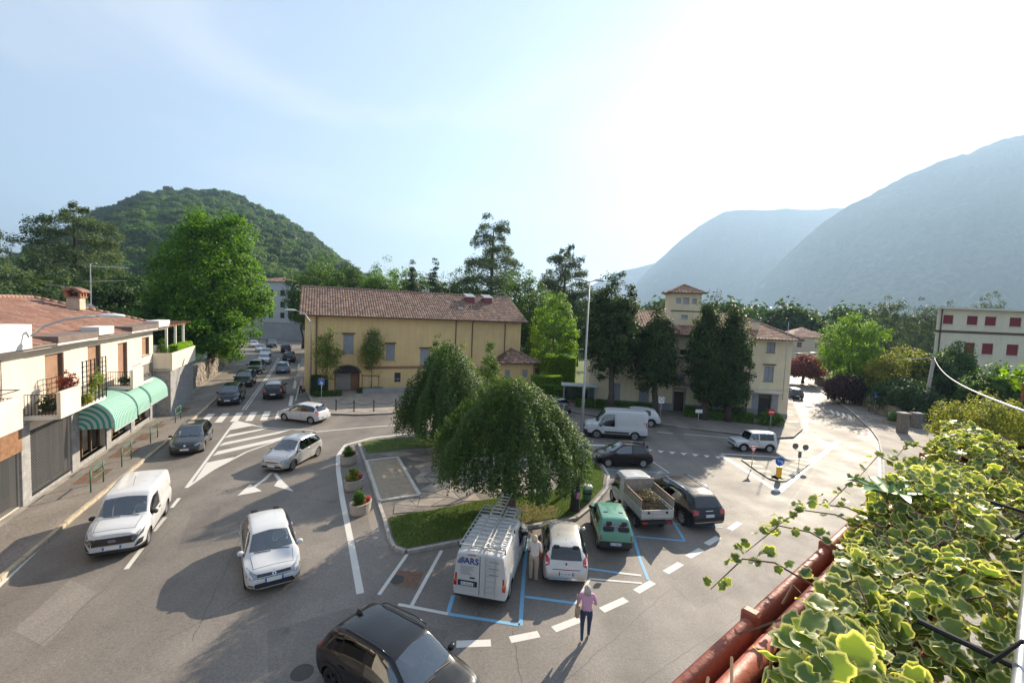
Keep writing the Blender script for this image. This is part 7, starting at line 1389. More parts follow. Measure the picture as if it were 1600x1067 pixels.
# green pedestrian rails along the left pavement edge
for k, ((x0, y0), (x1, y1), ht, lb) in enumerate((((141, 769), (159, 756), 0, 'green tubular rail nearest the white van'), ((192, 729), (206, 718), 0, 'green tubular rail, second along the left pavement'), ((240, 692), (250, 683), 0, 'green tubular rail, third along the left pavement'), ((282, 660), (289, 654), 0, 'green tubular rail, farthest along the left pavement'))):
    a, b = G(x0, y0, PZ), G(x1, y1, PZ); a = ST(street_uw(a)[0], 2.0, PZ); b = ST(street_uw(b)[0], 2.0, PZ); b = a+(b-a).normalized()*1.35; t = thing('pedestrian_rail', lb, 'railing', a, math.atan2(SU.y, SU.x), 'green rails along the left pavement')
    for x in (0, 1.35): MB().tube([(x, 0, 0), (x, 0, 1.08)], .032, 8).build('post', m_green, t, smooth=True)
    for z in (1.05, .58): MB().tube([(0, 0, z), (1.35, 0, z)], .026, 8).build('rail', m_green, t, smooth=True)
# lamps
def head(parent, loc, rz, L_=.9, m=None):
    b = MB(); b.lathe([(.03, -L_/2), (.15, -L_*.42), (.2, -.1), (.18, L_*.25), (.05, L_/2)], 12, (0, 0, 0), 'x'); o = b.build('lamp_head', m or mat('lamp_white', (.66, .68, .70), .4), parent, smooth=True); o.location = loc; o.rotation_euler = (0, 0, rz); o.scale = (1, 1, .5)
    l = MB(); l.lathe([(.01, -.02), (.13, 0), (.01, .01)], 12); q = l.build('lens', mat('lamp_lens', (.5, .5, .48), .2), o); q.location = (0, 0, -.18); return o
p = G(908, 690); t = thing('double_street_lamp', 'tall grey mast with two lamp heads behind the island', 'street lamp', p); H_ = 11.85
MB().tube([(0, 0, 0), (0, 0, 4.2), (0, 0, 4.25), (0, 0, H_)], [.11, .10, .075, .05], 10).build('mast', m_post, t, smooth=True); MB().tube([(0, 0, 3.0), (0, 0, 3.12)], .125, 10).build('mast_collar', m_post, t)
for s_ in (-1, 1): MB().tube([(0, 0, H_-.05), (s_*.45, 0, H_+.1)], .035, 7).build('arm', m_post, t); head(t, (s_*.75, 0, H_+.12), 0, .8)
p = G(485, 617); t = thing('street_lamp', 'curved grey street lamp at the left corner of the yellow hall', 'street lamp', p); MB().tube([(0, 0, 0), (0, 0, 6.6), (-.12, -.05, 7.6), (-.6, -.2, 8.35), (-1.4, -.4, 8.65)], [.09, .07, .06, .05, .045], 9).build('pole', m_post, t, smooth=True); head(t, (-1.9, -.5, 8.68), .25, 1.1)
p = at(1235, 60); t = thing('street_lamp', 'street lamp on a thin arm by the villa right corner', 'street lamp', (p.x+.3, p.y, .1)); zz = hz(1275, 553, 60); MB().tube([(0, 0, 0), (0, 0, zz-.6), (.5, 0, zz-.15), (2.6, 0, zz)], [.08, .06, .05, .04], 8).build('pole', m_post, t, smooth=True); head(t, (3.1, 0, zz+.02), 0, 1.1)
# utility pole with cables
p = G(1441, 659); t = thing('utility_pole', 'leaning grey concrete utility pole in the right-hand garden', 'pole', p); zt2 = hz(1450, 556, p.y); MB().tube([(0, 0, 0), (.25, 0, zt2*.5), (.55, 0, zt2)], [.2, .17, .13], 10).build('shaft', m_conc, t, smooth=True); MB().bbox(.2, .95, -.06, .06, zt2-.25, zt2-.12, .01).build('bracket', m_iron, t)
top = p+Vector((.55, 0, zt2-.15))
def cable(label, a, b, sag, r_=.022):
    a, b = Vector(a), Vector(b); pts = [a.lerp(b, k/16)-Vector((0, 0, sag*4*(k/16)*(1-k/16))) for k in range(17)]; return tag(MB().tube(pts, r_, 6).build('overhead_cable', mat('pale_cable', (.62, .60, .58), .6), smooth=True), label, 'cable')
cable('pale cable sagging from the utility pole to our balcony', top, (5.2, 4.1, 8.55), .55, .018); q = at(1290, 66, 0); cable('thin cable from the utility pole towards the far houses', top, (q.x, q.y, hz(1280, 552, 66)), .5, .03)
# signs
def pole_sign(name, label, px, base, h, parts, z0=PZ, r_=.03, tilt=0):
    p = G(*base, z0); t = thing(name, label, 'sign', p); MB().tube([(0, 0, 0), (tilt, 0, h)], r_, 8).build('post', m_post, t, smooth=True)
    for f in parts: f(t)
    return t
def disc(nm, z, r_, m, y=-.05, d=.02, n=22, x=0): return lambda t: MB().lathe([(r_, 0), (r_, d)], n, (x, y, z), 'y').build(nm, m, t)
def sq(nm, x0, x1, z0, z1, m, y=-.06, d=.02): return lambda t: MB().box(x0, x1, y, y+d, z0, z1).build(nm, m, t)
def tri(nm, z, r_, m, y, down=True): return lambda t: MB().add([(r_*math.sin(a), yy, z+(-1 if down else 1)*r_*math.cos(a)) for yy in (y, y+.015) for a in (0, 2.094, 4.189)], [(0, 1, 2), (5, 4, 3), (0, 3, 4, 1), (1, 4, 5, 2), (2, 5, 3, 0)]).build(nm, m, t)
isl = thing('traffic_island', 'triangular traffic island edged with pale kerb stones on the right', 'traffic island')
TI = [G(*q) for q in ((1158, 719), (1180, 735), (1202, 749), (1215, 752.5), (1229, 753), (1248, 739), (1266, 725.5), (1258, 721.5), (1210, 718.5))]
flat('island_surface', TI, 0, m_patch, isl, h=.055)
ks = [mat('kerb_stone_pale', (.72, .62, .44), .85, var=.2, scale=5), mat('kerb_stone_grey', (.36, .33, .29), .85, var=.2, scale=5)]; kk = 0
for a, b in zip(TI[:6], TI[1:7]):
    d = b-a; n = max(1, round(d.length/.55)); an_ = math.atan2(d.y, d.x)
    for i in range(n): o = MB().bbox(0, d.length/n-.02, 0, .85, 0, .075, .02).build('kerb_stone', ks[kk % 2], isl); o.location = a+d*(i/n); o.rotation_euler = (0, 0, an_); kk += 1
pole_sign('yield_sign', 'red and white give-way triangle at the left tip of the traffic island', 0, (1174.5, 729), 1.35, [tri('red_plate', 1.2, .30, m_signr, -.06), tri('white_plate', 1.2, .18, m_signw, -.066)], .12)
b_ = pole_sign('keep_sign', 'blue arrow disc on a yellow bollard at the island point', 0, (1216, 747), .95, [disc('blue_disc', 1.05, .27, m_signb), sq('yellow_bollard', -.13, .13, .1, .72, m_yel, -.09, .14), sq('arrow_shaft', -.02, .14, 1.03, 1.08, m_signw, -.056, .005), sq('arrow_stem', -.14, -.09, 1.03, 1.16, m_signw, -.056, .005), lambda t: MB().poly([(.06, -.056, .92), (.19, -.056, .92), (.19, -.056, 1.06)]).build('arrow_head', m_signw, t), lambda t: MB().box(-.14, -.02, -.056, -.051, 1.03, 1.08).build('arrow_bar', m_signw, t)], .12)
b_.children[0].data.transform(Matrix.Scale(1, 4))
pole_sign('sign_backs', 'two dark round sign backs on one post at the island right corner', 0, (1248, 725), .9, [sq('grey_plate', -.11, .11, .45, .85, m_signg, -.04), disc('round_back', 1.22, .2, m_signg, x=-.34), disc('round_back', 1.16, .2, m_signg, x=.34), lambda t: MB().tube([(-.34, 0, 1.2), (-.3, 0, .95), (0, 0, .85), (.3, 0, .92), (.34, 0, 1.15)], .018, 6).build('bracket', m_post, t)], .12, .025)
def walker(t):      # walking figure of the crossing sign, as flat shapes
    b = MB(); y = -.085
    b.poly([(-.17, y, 2.02), (.17, y, 2.02), (0, y, 2.33)]); b.build('white_triangle', m_signw, t)
    b = MB(); y = -.09; b.lathe([(.025, 0), (.025, .004)], 8, (0.0, y, 2.22), 'y'); b.quad((-.03, y, 2.12), (.03, y, 2.12), (.02, y, 2.19), (-.02, y, 2.19)); b.quad((-.07, y, 2.04), (-.04, y, 2.04), (.01, y, 2.13), (-.03, y, 2.13)); b.quad((.04, y, 2.04), (.07, y, 2.04), (.03, y, 2.13), (-.01, y, 2.13)); b.build('walking_figure', m_ink, t)
pole_sign('crossing_sign', 'blue square pedestrian crossing sign in front of the left staked tree', 0, (502, 634), 2.5, [sq('blue_plate', -.28, .28, 1.93, 2.48, m_signb, -.08), walker])
pole_sign('crossing_sign', 'small blue pedestrian sign by the right-hand stone wall', 0, (1366, 646), 2.3, [sq('blue_plate', -.3, .3, 1.7, 2.3, m_signb, -.08), lambda t: MB().poly([(-.18, -.085, 1.8), (.18, -.085, 1.8), (0, -.085, 2.15)]).build('white_triangle', m_signw, t)])
pole_sign('no_entry_sign', 'red no-entry disc behind the shrub at the villa corner', 0, (1203, 672), 1.9, [disc('red_disc', 1.6, .3, m_signr), sq('white_bar', -.2, .2, 1.55, 1.65, m_signw, -.056, .005)])
pole_sign('oval_sign_back', 'tall dark sign back by the villa shop door', 0, (1219, 668), 2.9, [lambda t: MB().lathe([(.2, 0), (.2, .02)], 18, (0, -.05, 0), 'y').build('dark_plate', m_signg, t)])
o_ = [c for c in bpy.data.objects if c.name.startswith('oval_sign_back')][0].children[1]; o_.location.z = 2.5; o_.scale = (1, 1, 2.4)
pole_sign('parking_sign', 'white square sign with dark mark in front of the villa door', 0, (1031, 662), 2.4, [sq('white_plate', -.25, .25, 1.85, 2.4, m_signw, -.06), lambda t: MB().lathe([(.13, 0), (.17, 0), (.17, .006), (.13, .006)], 18, (0, -.07, 2.18), 'y', caps=False).build('dark_ring', m_ink, t)])
pole_sign('info_plate', 'small white plate on a low post by the villa hedge', 0, (1090, 668), 1.6, [sq('white_plate', -.3, .3, 1.3, 1.6, m_signw, -.06)])
pole_sign('blue_parking_sign', 'slim pole with blue parking sign and notices at the island tip', 0, (913, 752), 1.9, [sq('blue_plate', -.13, .13, 1.5, 2.0, m_signb, -.05), sq('white_mark', -.05, .05, 1.62, 1.88, m_signw, -.054, .003), sq('notice_plate', -.13, .13, 1.1, 1.45, m_signw, -.05), sq('blue_notice', -.12, .12, .95, 1.08, m_signb, -.05)], .14)
# litter bin and dark post on the island
p = G(917, 781, .14); t = thing('litter_bin', 'round green litter bin with pale lid on the island grass', 'bin', p); MB().lathe([(.17, 0), (.22, .08), (.24, .5), (.24, .62)], 16).build('drum', m_green, t, smooth=False); MB().lathe([(.255, .62), (.26, .7), (.2, .78), (.05, .82)], 16).build('lid', mat('bin_lid', (.45, .5, .42), .5), t); MB().lathe([(.243, .36), (.243, .44)], 16, caps=False).build('band', m_iron, t)
p = G(898, 796, .14); t = thing('dark_post', 'thick dark post with a pink sticker on the island grass', 'post', p); MB().lathe([(.27, 0), (.22, .2), (.2, 1.45), (.21, 1.62), (.05, 1.66)], 12).build('shaft', mat('dark_timber', (.03, .026, .026), .7, var=.4, scale=5), t); MB().box(.02, .16, -.215, -.2, .62, .92).build('sticker', mat('pink_sticker', (.62, .25, .5), .6), t)
# flower tubs
for k, (px, py, lb, fm) in enumerate(((545, 724, 'stone flower tub farthest of the three beside the white line', F_plum), (553, 763, 'stone tub with red flowers, middle of the three', F_pink), (563.5, 801, 'stone tub with red flowers nearest us, beside the gravel bed', F_flower))):
    t = thing('flower_tub', lb, 'planter', G(px, py), 1.2, 'stone flower tubs'); b = MB(); b.lathe([(.36, 0), (.40, .04), (.40, .1), (.43, .12), (.45, .42), (.47, .44), (.47, .52), (.40, .52), (.38, .42)], 18, caps=False); o = b.build('tub', mat('tub_stone', (.42, .36, .30), .85, var=.15, scale=4), t); o.scale = (1.25, .85, 1); MB().lathe([(.01, .44), (.4, .44)], 16, caps=False).build('soil', m_soil, t).scale = (1.2, .8, 1)
    V, ti = crown((-.1, 0, .72), (.36, .3, .36), 40, 1500, .075, 300+k, clump=.13, shell_=.3); card_mesh('foliage', V, (F_mid, F_gold, F_mid)[k], ti, t); V, ti = crown((.24, -.05, .58), (.26, .26, .12), 24, 500, .06, 310+k, clump=.08, shell_=.2); kind(card_mesh('flowers', V, fm, ti, t), 'stuff')
# bollards with chains in front of the hall
BP = [G(x, y, PZ) for x, y in ((525, 641), (553, 642.5), (584, 642), (618, 640))]
for k, p in enumerate(BP):
    t = thing('bollard', ('iron bollard nearest the turning white hatchback', 'second iron bollard of the chained row', 'third iron bollard of the chained row', 'last iron bollard, beside the far weeping tree')[k], 'bollard', p, 0, 'chained bollards on the forecourt'); MB().lathe([(.09, 0), (.07, .06), (.05, .1), (.045, .85), (.07, .88), (.07, .92), (.04, 1.0), (.005, 1.02)], 12).build('shaft', m_iron, t, smooth=True)
    if k: a = BP[k-1]; m_ = [(a-p).lerp(Vector((0, 0, 0)), i/10)+Vector((0, 0, .82-.28*4*(i/10)*(1-i/10))) for i in range(11)]; MB().tube(m_, .02, 5).build('chain', m_iron, t)
# bus shelter
p = at(886, 44.6); t = thing('bus_shelter', 'small flat-roofed bus shelter behind the double street lamp', 'shelter', (p.x, p.y, PZ), -.08)
for x in (.05, 3.2):
    for y in (0, 1.1): MB().bbox(x, x+.08, y, y+.08, 0, 2.15, .01).build('post', m_post, t)
MB().bbox(-.2, 3.5, -.3, 1.4, 2.15, 2.28, .03).build('roof', mat('shelter_roof', (.42, .43, .43), .5), t); MB().box(.14, 3.19, 1.12, 1.14, .25, 2.0).build('glass_pane', glass('shelter_glass', (.6, .66, .66)), t); MB().bbox(.4, 2.9, .8, 1.08, .42, .48, .01).build('bench', m_wood, t)
# stone walls
m_stone = [mat('wall_stone_%d' % i, c, .9, var=.35, scale=3, bump=.5, bscale=25) for i, c in enumerate(((.20, .175, .15), (.27, .23, .19), (.15, .135, .12), (.24, .20, .155)))]
def stone_wall(label, pts, H_, z0=.1, D=.45, bl=.55, bh=.28, seed=1, name='stone_wall', limit=260):
    """coursed rubble: each stone proud of a mortar core; past the limit the stones are one joined part"""
    t = thing(name, label, 'wall', pts[0]); r = random.Random(seed); o = Vector(pts[0]); n = 0; rest = MB(); core = MB(); S_ = {}
    meshes = []
    for i in range(8):
        b = MB(); b.bbox(0, 1, -.5, .5, 0, 1, .08); b.v = [(v[0]+r.uniform(-.04, .04), v[1]+r.uniform(-.05, .05), v[2]+r.uniform(-.05, .05)) for v in b.v]; ob = b.build('stone', m_stone[i % 4], t); meshes.append(ob.data); bpy.data.objects.remove(ob)
    for a, b in zip(pts, pts[1:]):
        a, b = Vector(a), Vector(b); d = b-a; L_ = d.length; d.normalize(); an = math.atan2(d.y, d.x); nn = Vector((-d.y, d.x, 0))
        q = [a+nn*D*.42, b+nn*D*.42, b-nn*D*.42, a-nn*D*.42]; core.prism([((p-o).x, (p-o).y) for p in q], -.1, H_-.03)
        for c in range(int(H_/bh)):
            x = -r.uniform(0, .3)
            while x < L_:
                w_ = bl*r.uniform(.6, 1.5); x0, x1 = max(0, x), min(L_, x+w_-.03)
                if x1-x0 > .08:
                    hgt = bh*r.uniform(.86, .97)
                    if n < limit: so = link('stone', meshes[r.randrange(8)], t); so.location = a-o+d*x0+Vector((0, 0, c*bh+z0-o.z+0)); so.rotation_euler = (0, 0, an); so.scale = (x1-x0, D*r.uniform(.95, 1.12), hgt)
                    else:
                        s_ = MB(); s_.bbox(0, x1-x0, -D*.52, D*.52, c*bh, c*bh+hgt, .02); M = Matrix.Translation(a-o+d*x0) @ Matrix.Rotation(an, 4, 'Z'); rest.add([M @ Vector(v) for v in s_.v], s_.f)
                    n += 1
                x += w_
    core.build('mortar_core', mat('mortar', (.13, .115, .10), .95, var=.2, scale=4), t)
    if rest.f: kind(rest.build('stones', m_stone[0], t), 'stuff')
    return t
RW = [G(1402, 655, .12), G(1372, 644, .12), G(1345, 630, .12), G(1310, 612, .12), G(1275, 598, .12)]; RW = [Vector((p.x, p.y, 0.12)) for p in RW]
rw = stone_wall('rough stone garden wall along the right-hand road', RW, 1.25, .12, .5, .75, .31, 5)
for i, p in enumerate(RW[1:4]): q = MB().bbox(-.35, .35, -.35, .35, 0, 2.0, .06); o = q.build('stone_pillar', m_stone[2], rw); o.location = p-RW[0]
MB().box(0, 1.2, -.02, .02, .55, .95).build('white_plaque', m_signw, rw).location = (-2.6, -1.9, .1)
LW = [ST(13.2, -.35, .12), ST(22, -.4, .12), ST(30, -.4, .12), ST(45, -.8, .12)]
stone_wall('tall stone retaining wall under the great maple', [Vector((p.x, p.y, .12)) for p in LW], 2.3, .12, .5, .9, .38, 7)
MB().box(-.02, .02, -.35, .35, 1.0, 1.7).build('white_notice', m_signw, [o for o in bpy.data.objects if o.get('label', '').startswith('tall stone')][0]).location = (.6, -.6, 0)
for k, (px, py, h_) in enumerate(((1409, 676, 1.7), (1431, 668, 1.3))):
    p = G(px, py, .12); t = thing('gate_pillar', ('rough stone gate pillar nearest the ivy', 'shorter stone gate pillar beside the utility pole')[k], 'pillar', p); MB().bbox(-.35, .35, -.3, .3, 0, h_, .05).build('shaft', m_stone[0], t); MB().bbox(-.42, .42, -.38, .38, h_, h_+.14, .03).build('capstone', m_conc, t)
p = G(1398, 662, .12); t = tree('clipped_bush', 'small clipped round bush in a stone ring by the gate pillar', p, 1.1, [((0, 0, .65), (.7, .7, .5), 60, 2600, K_(clump=.25, shell_=.45))], F_hedge, .1, 333, trunk=.05, spread=.3); MB().lathe([(.9, 0), (.9, .3), (.72, .3), (.72, 0)], 18, caps=False).build('stone_ring', m_stone[1], t)
fn = thing('garden_fence', 'dark iron fence on the right garden wall before the gate', 'fence', G(1405, 655, .12)); a, b = G(1402, 654, .12), G(1442, 652, .12); d = (b-a); fn.location = a; n = 24
for k in range(n+1): MB().box(-.012, .012, -.012, .012, 0, 1.7).build('bar', m_iron, fn).location = d*(k/n)
for z in (.3, 1.55): MB().tube([(0, 0, z), d+Vector((0, 0, z))], .02, 5).build('rail', m_iron, fn)
# manhole covers
for px, py, r0_, lb in ((472, 1050, .28, 'round manhole cover left of the black crossover'), (620, 905, .25, 'small round manhole cover between the bay lines')):
    t = thing('manhole_cover', lb, 'manhole cover', G(px, py)); MB().lathe([(r0_, .001), (r0_, .008), (r0_*.86, .008), (r0_*.84, .004), (.02, .006)], 20).build('iron_plate', mat('cast_iron', (.07, .065, .06), .6, metal=.5, var=.3, scale=20), t)
# cut branches in the pickup bed
r = np.random.default_rng(77); bb = MB()
for k in range(260):
    x, y = r.uniform(-3.0, -1.3), r.uniform(-.66, .66); z = .95+.75*math.exp(-((x+2.1)/.8)**2-(y/.6)**2)*r.uniform(.5, 1); a = r.uniform(0, 6.28); L_ = r.uniform(.2, .6); d = Vector((math.cos(a), math.sin(a), r.uniform(-.25, .25)))*L_/2; c0 = Vector((x, y, z)); p0 = c0-d; p1 = c0+d
    p0.x = max(-3.08, min(-1.15, p0.x)); p1.x = max(-3.08, min(-1.15, p1.x)); p0.y = max(-.75, min(.75, p0.y)); p1.y = max(-.75, min(.75, p1.y)); p0.z = max(.83, p0.z); p1.z = max(.83, p1.z); bb.tube([p0, (p0+p1)/2+Vector((0, 0, .03)), p1], [.014, .01, .005], 4)
br = bb.build('cut_branches', mat('dry_twigs', (.20, .15, .09), .9, var=.4, scale=8)); kind(br, 'stuff', 'heap of cut dry branches lying in the pickup bed'); V, ti = crown((-2.1, 0, 1.05), (.9, .62, .5), 80, 3600, .10, 78, clump=.2, low=-.1, shell_=.3); lv = card_mesh('cut_twigs', V, foliage('dry_leaf', (.12, .10, .05), (.24, .19, .10), .3), ti, br)
br.location = PICK.location; br.rotation_euler = PICK.rotation_euler; br.scale = PICK.scale
# ================================================================ people
m_skin = mat('skin', (.52, .33, .24), .6)
def person(label, joints, edges, radii, regions, pos, rz, scale=1.0, hair=None, sub=2):
    """one continuous body grown from a joint skeleton; clothing colours by region; hair a child"""
    me = bpy.data.meshes.new('body'); names = list(joints); me.from_pydata([joints[n] for n in names], [(names.index(a), names.index(b)) for a, b in edges], []); ob = bpy.data.objects.new('body', me); COL.objects.link(ob)
    md = ob.modifiers.new('s', 'SKIN'); sv = me.skin_vertices[0].data
    for i, n in enumerate(names): r_ = radii[n]; sv[i].radius = r_ if isinstance(r_, tuple) else (r_, r_); sv[i].use_root = (n == 'pelvis')
    ob.modifiers.new('u', 'SUBSURF').levels = sub; bpy.context.view_layer.update()
    m2 = bpy.data.meshes.new_from_object(ob.evaluated_get(bpy.context.evaluated_depsgraph_get())); bpy.data.objects.remove(ob); bpy.data.meshes.remove(me)
    mats = [m for m, _ in regions]; m2.materials.clear()
    for m in mats: m2.materials.append(m)
    for p in m2.polygons:
        c = p.center; p.use_smooth = True
        for i, (_, f) in enumerate(regions):
            if f(c): p.material_index = i; break
    t = thing('person', label, 'person', pos, rz, None, scale); m2.name = 'body'; link('body', m2, t)
    if hair: hair(t)
    return t
EDG = [('pelvis', 'waist'), ('waist', 'chest'), ('chest', 'neck'), ('neck', 'head'), ('head', 'crown')]+[e for s in 'lr' for e in (('chest', 'sh'+s), ('sh'+s, 'el'+s), ('el'+s, 'wr'+s), ('wr'+s, 'ha'+s), ('ha'+s, 'f1'+s), ('ha'+s, 'f2'+s), ('ha'+s, 'th'+s), ('pelvis', 'hip'+s), ('hip'+s, 'kn'+s), ('kn'+s, 'an'+s), ('an'+s, 'to'+s))]
RAD = dict(pelvis=(.155, .12), waist=(.135, .105), chest=(.165, .115), neck=.052, head=(.078, .09), crown=(.066, .075)); 
for s in 'lr': RAD.update({'sh'+s: .07, 'el'+s: .045, 'wr'+s: .032, 'ha'+s: .032, 'f1'+s: .012, 'f2'+s: .011, 'th'+s: .011, 'hip'+s: .105, 'kn'+s: .064, 'an'+s: .042, 'to'+s: .035})
def pose(arms, legs, lean=0.0, h=1.63):
    J = dict(pelvis=(0, 0, .93), waist=(0, lean*.3, 1.08), chest=(0, lean*.7, 1.28), neck=(0, lean, 1.43), head=(0, lean+.015, 1.52), crown=(0, lean+.0, 1.59))
    for s, x in (('l', -1), ('r', 1)):
        J['sh'+s] = (x*.18, lean*.8, 1.36); J['hip'+s] = (x*.095, 0, .88)
        e, w = arms[s]; J['el'+s] = (x*.18+e[0], lean*.8+e[1], 1.36+e[2]); ex_, ey_, ez_ = J['el'+s]; J['wr'+s] = (ex_+w[0], ey_+w[1], ez_+w[2]); d = Vector(w).normalized(); q = Vector(J['wr'+s]); hq = q+d*.075; J['ha'+s] = tuple(hq); J['f1'+s] = tuple(hq+d*.085+Vector((0, .02, 0))); J['f2'+s] = tuple(hq+d*.075+Vector((0, -.02, 0))); J['th'+s] = tuple(hq+d*.03+Vector((-x*.03, .05, 0)))
        k, a, t_ = legs[s]; J['kn'+s] = (x*.10+k[0], k[1], k[2]); J['an'+s] = (x*.10+a[0], a[1], a[2]); J['to'+s] = (x*.11+t_[0], t_[1], t_[2])
    return J
def hair_of(m, long_=.1, z=1.555, y=-.012):
    def f(t):
        V, ti = [], []; r = np.random.default_rng(4); b = MB(); b.lathe([(.01, .115), (.055, .10), (.092, .05), (.102, -.01), (.098, -.06), (.085, -.06-long_), (.05, -.07-long_)], 14); b.v = [(v[0]+random.uniform(-.006, .006), v[1]*1.05+(-.03 if v[2] < 0 else 0)+random.uniform(-.006, .006), v[2]) for v in b.v]; o = b.build('hair', m, t, smooth=True); o.location = (0, y, z)
    return f
m_pink = mat('cloth_pink', (.62, .34, .46), .9, var=.1, scale=12); m_jean = mat('cloth_denim', (.035, .055, .11), .9, var=.2, scale=14); m_blouse = mat('cloth_cream', (.62, .56, .50), .9, var=.15, scale=25); m_linen = mat('cloth_beige', (.42, .34, .25), .9, var=.12, scale=10); m_shoe = mat('shoe_beige', (.40, .28, .20), .7); m_blk = mat('cloth_black', (.02, .02, .024), .9); m_greyh = mat('hair_grey', (.38, .34, .30), .7, var=.3, scale=30); m_blond = mat('hair_blond', (.48, .38, .26), .7, var=.3, scale=30); m_bag = mat('bag_tan', (.36, .25, .16), .7, var=.15, scale=8); m_bagb = mat('bag_brown', (.16, .05, .03), .55)
walk = {'l': ((0.0, .05, .50), (0, -.10, .11), (0, .02, .03)), 'r': ((.0, .12, .50), (.0, .18, .07), (.0, .30, .04))}
stand = {'l': ((0, .01, .49), (0, 0, .08), (-.02, .13, .035)), 'r': ((0, .01, .49), (0, 0, .08), (.02, .13, .035))}
hang = {'l': ((-.06, -.03, -.28), (-.01, .06, -.24)), 'r': ((.06, .02, -.28), (0, .1, -.22))}
fold = {'l': ((-.06, .0, -.28), (.04, .17, -.10)), 'r': ((.06, -.02, -.28), (-.03, .18, -.06))}
skin_r = lambda c: True
def regions(top, low, zw=.97, sleeve=1.12, ank=.11, shoe=m_shoe, skirt=None): return [(shoe, lambda c: c.z < .075), (m_skin, lambda c: c.z > 1.43 or (abs(c.x) > .20 and c.z < sleeve) or c.z < ank), (top, lambda c: c.z > zw), (low, lambda c: True)]
p = G(914, 1002); pw = person('woman in pink top and jeans walking away across the road', pose({'l': ((-.07, .0, -.27), (.0, .05, -.24)), 'r': ((.08, .03, -.26), (-.05, .17, -.08))}, walk, .03), EDG, RAD, regions(m_pink, m_jean), p, -.12, 1.02, hair_of(m_greyh, .07))
p2 = G(833, 907); pw2 = person('woman in pale blouse and beige trousers standing by the silver-beige hatchback', pose(fold, stand, .05), EDG, dict(RAD, hipl=.115, hipr=.115, knl=.085, knr=.085, anl=.06, anr=.06), regions(m_blouse, m_linen, .95, 1.14, .16), p2, -.35, 1.0, hair_of(m_blond, .03))
p3 = G(471, 617, PZ); person('person in pale pink top walking on the pavement by the hall', pose(hang, walk, .02), EDG, RAD, regions(mat('cloth_rose', (.50, .36, .36), .9), m_blk), p3, 2.6, 1.0, hair_of(m_greyh, .02))
p4 = G(1302, 627, PZ); person('person in white top walking on the right-hand pavement', pose(hang, walk, .0), EDG, RAD, regions(mat('cloth_white', (.66, .66, .66), .9), m_blk), p4, 2.9, 1.0, hair_of(mat('hair_dark', (.05, .035, .03), .7), .01))
def bag(label, pos, rz, m, w=.34, d=.13, h=.3, strap=.55, name='shoulder_bag'):
    t = thing(name, label, 'bag', pos, rz); b = MB(); b.bbox(-w/2, w/2, -d/2, d/2, 0, h, .045); o = b.build('pouch', m, t); smooth_by(o, 60); MB().tube([(-w*.35, 0, h-.02), (-w*.18, .02, h+strap*.6), (0, .04, h+strap), (w*.18, .02, h+strap*.6), (w*.35, 0, h-.02)], .014, 6).build('strap', m, t, smooth=True); return t
bag('tan shoulder bag hanging at the left side of the woman in pink', pw.location+Vector((-.27, -.06, .82)), 1.3, m_bag, strap=.34); bag('dark brown shoulder bag of the woman in pale blouse', pw2.location+Vector((.25, .05, .80)), 1.2, m_bagb, .26, .1, .26, .40); bag('dark handbag carried by the person near the hall', p3+Vector((.28, -.1, .35)), .4, m_blk, .3, .12, .28, .2, 'handbag')
# drivers
sit_legs = {'l': ((0, .45, .80), (0, .62, .42), (0, .76, .40)), 'r': ((0, .45, .80), (0, .62, .42), (0, .76, .40))}; sit_arms = {'l': ((-.06, .16, -.22), (.06, .24, .10)), 'r': ((.06, .16, -.22), (-.06, .24, .10))}
for car, lb, cl, off, dz in ((FORD, 'driver in white shirt at the wheel of the small white van', mat('cloth_white', (.66, .66, .66), .9), (.55, .38), -.22), (CLIO, 'driver in white top at the wheel of the white hatchback', m_blouse, (.18, .37), -.40), (GOLF, 'driver in dark top at the wheel of the grey hatchback', m_blk, (.22, .38), -.40), (COLT, 'driver in pale top in the turning silver hatchback', m_blouse, (.2, .36), -.36)):
    a = car.rotation_euler.z; M = Matrix.Rotation(a, 4, 'Z'); q = car.location+(M @ Vector((off[0]-.35, off[1], 0)))+Vector((0, 0, dz)); person(lb, pose(sit_arms, sit_legs, -.06), EDG, RAD, regions(cl, m_blk, .9), q, a-math.pi/2, 1.0, hair_of(mat('hair_dark', (.05, .035, .03), .7), .0), 1)
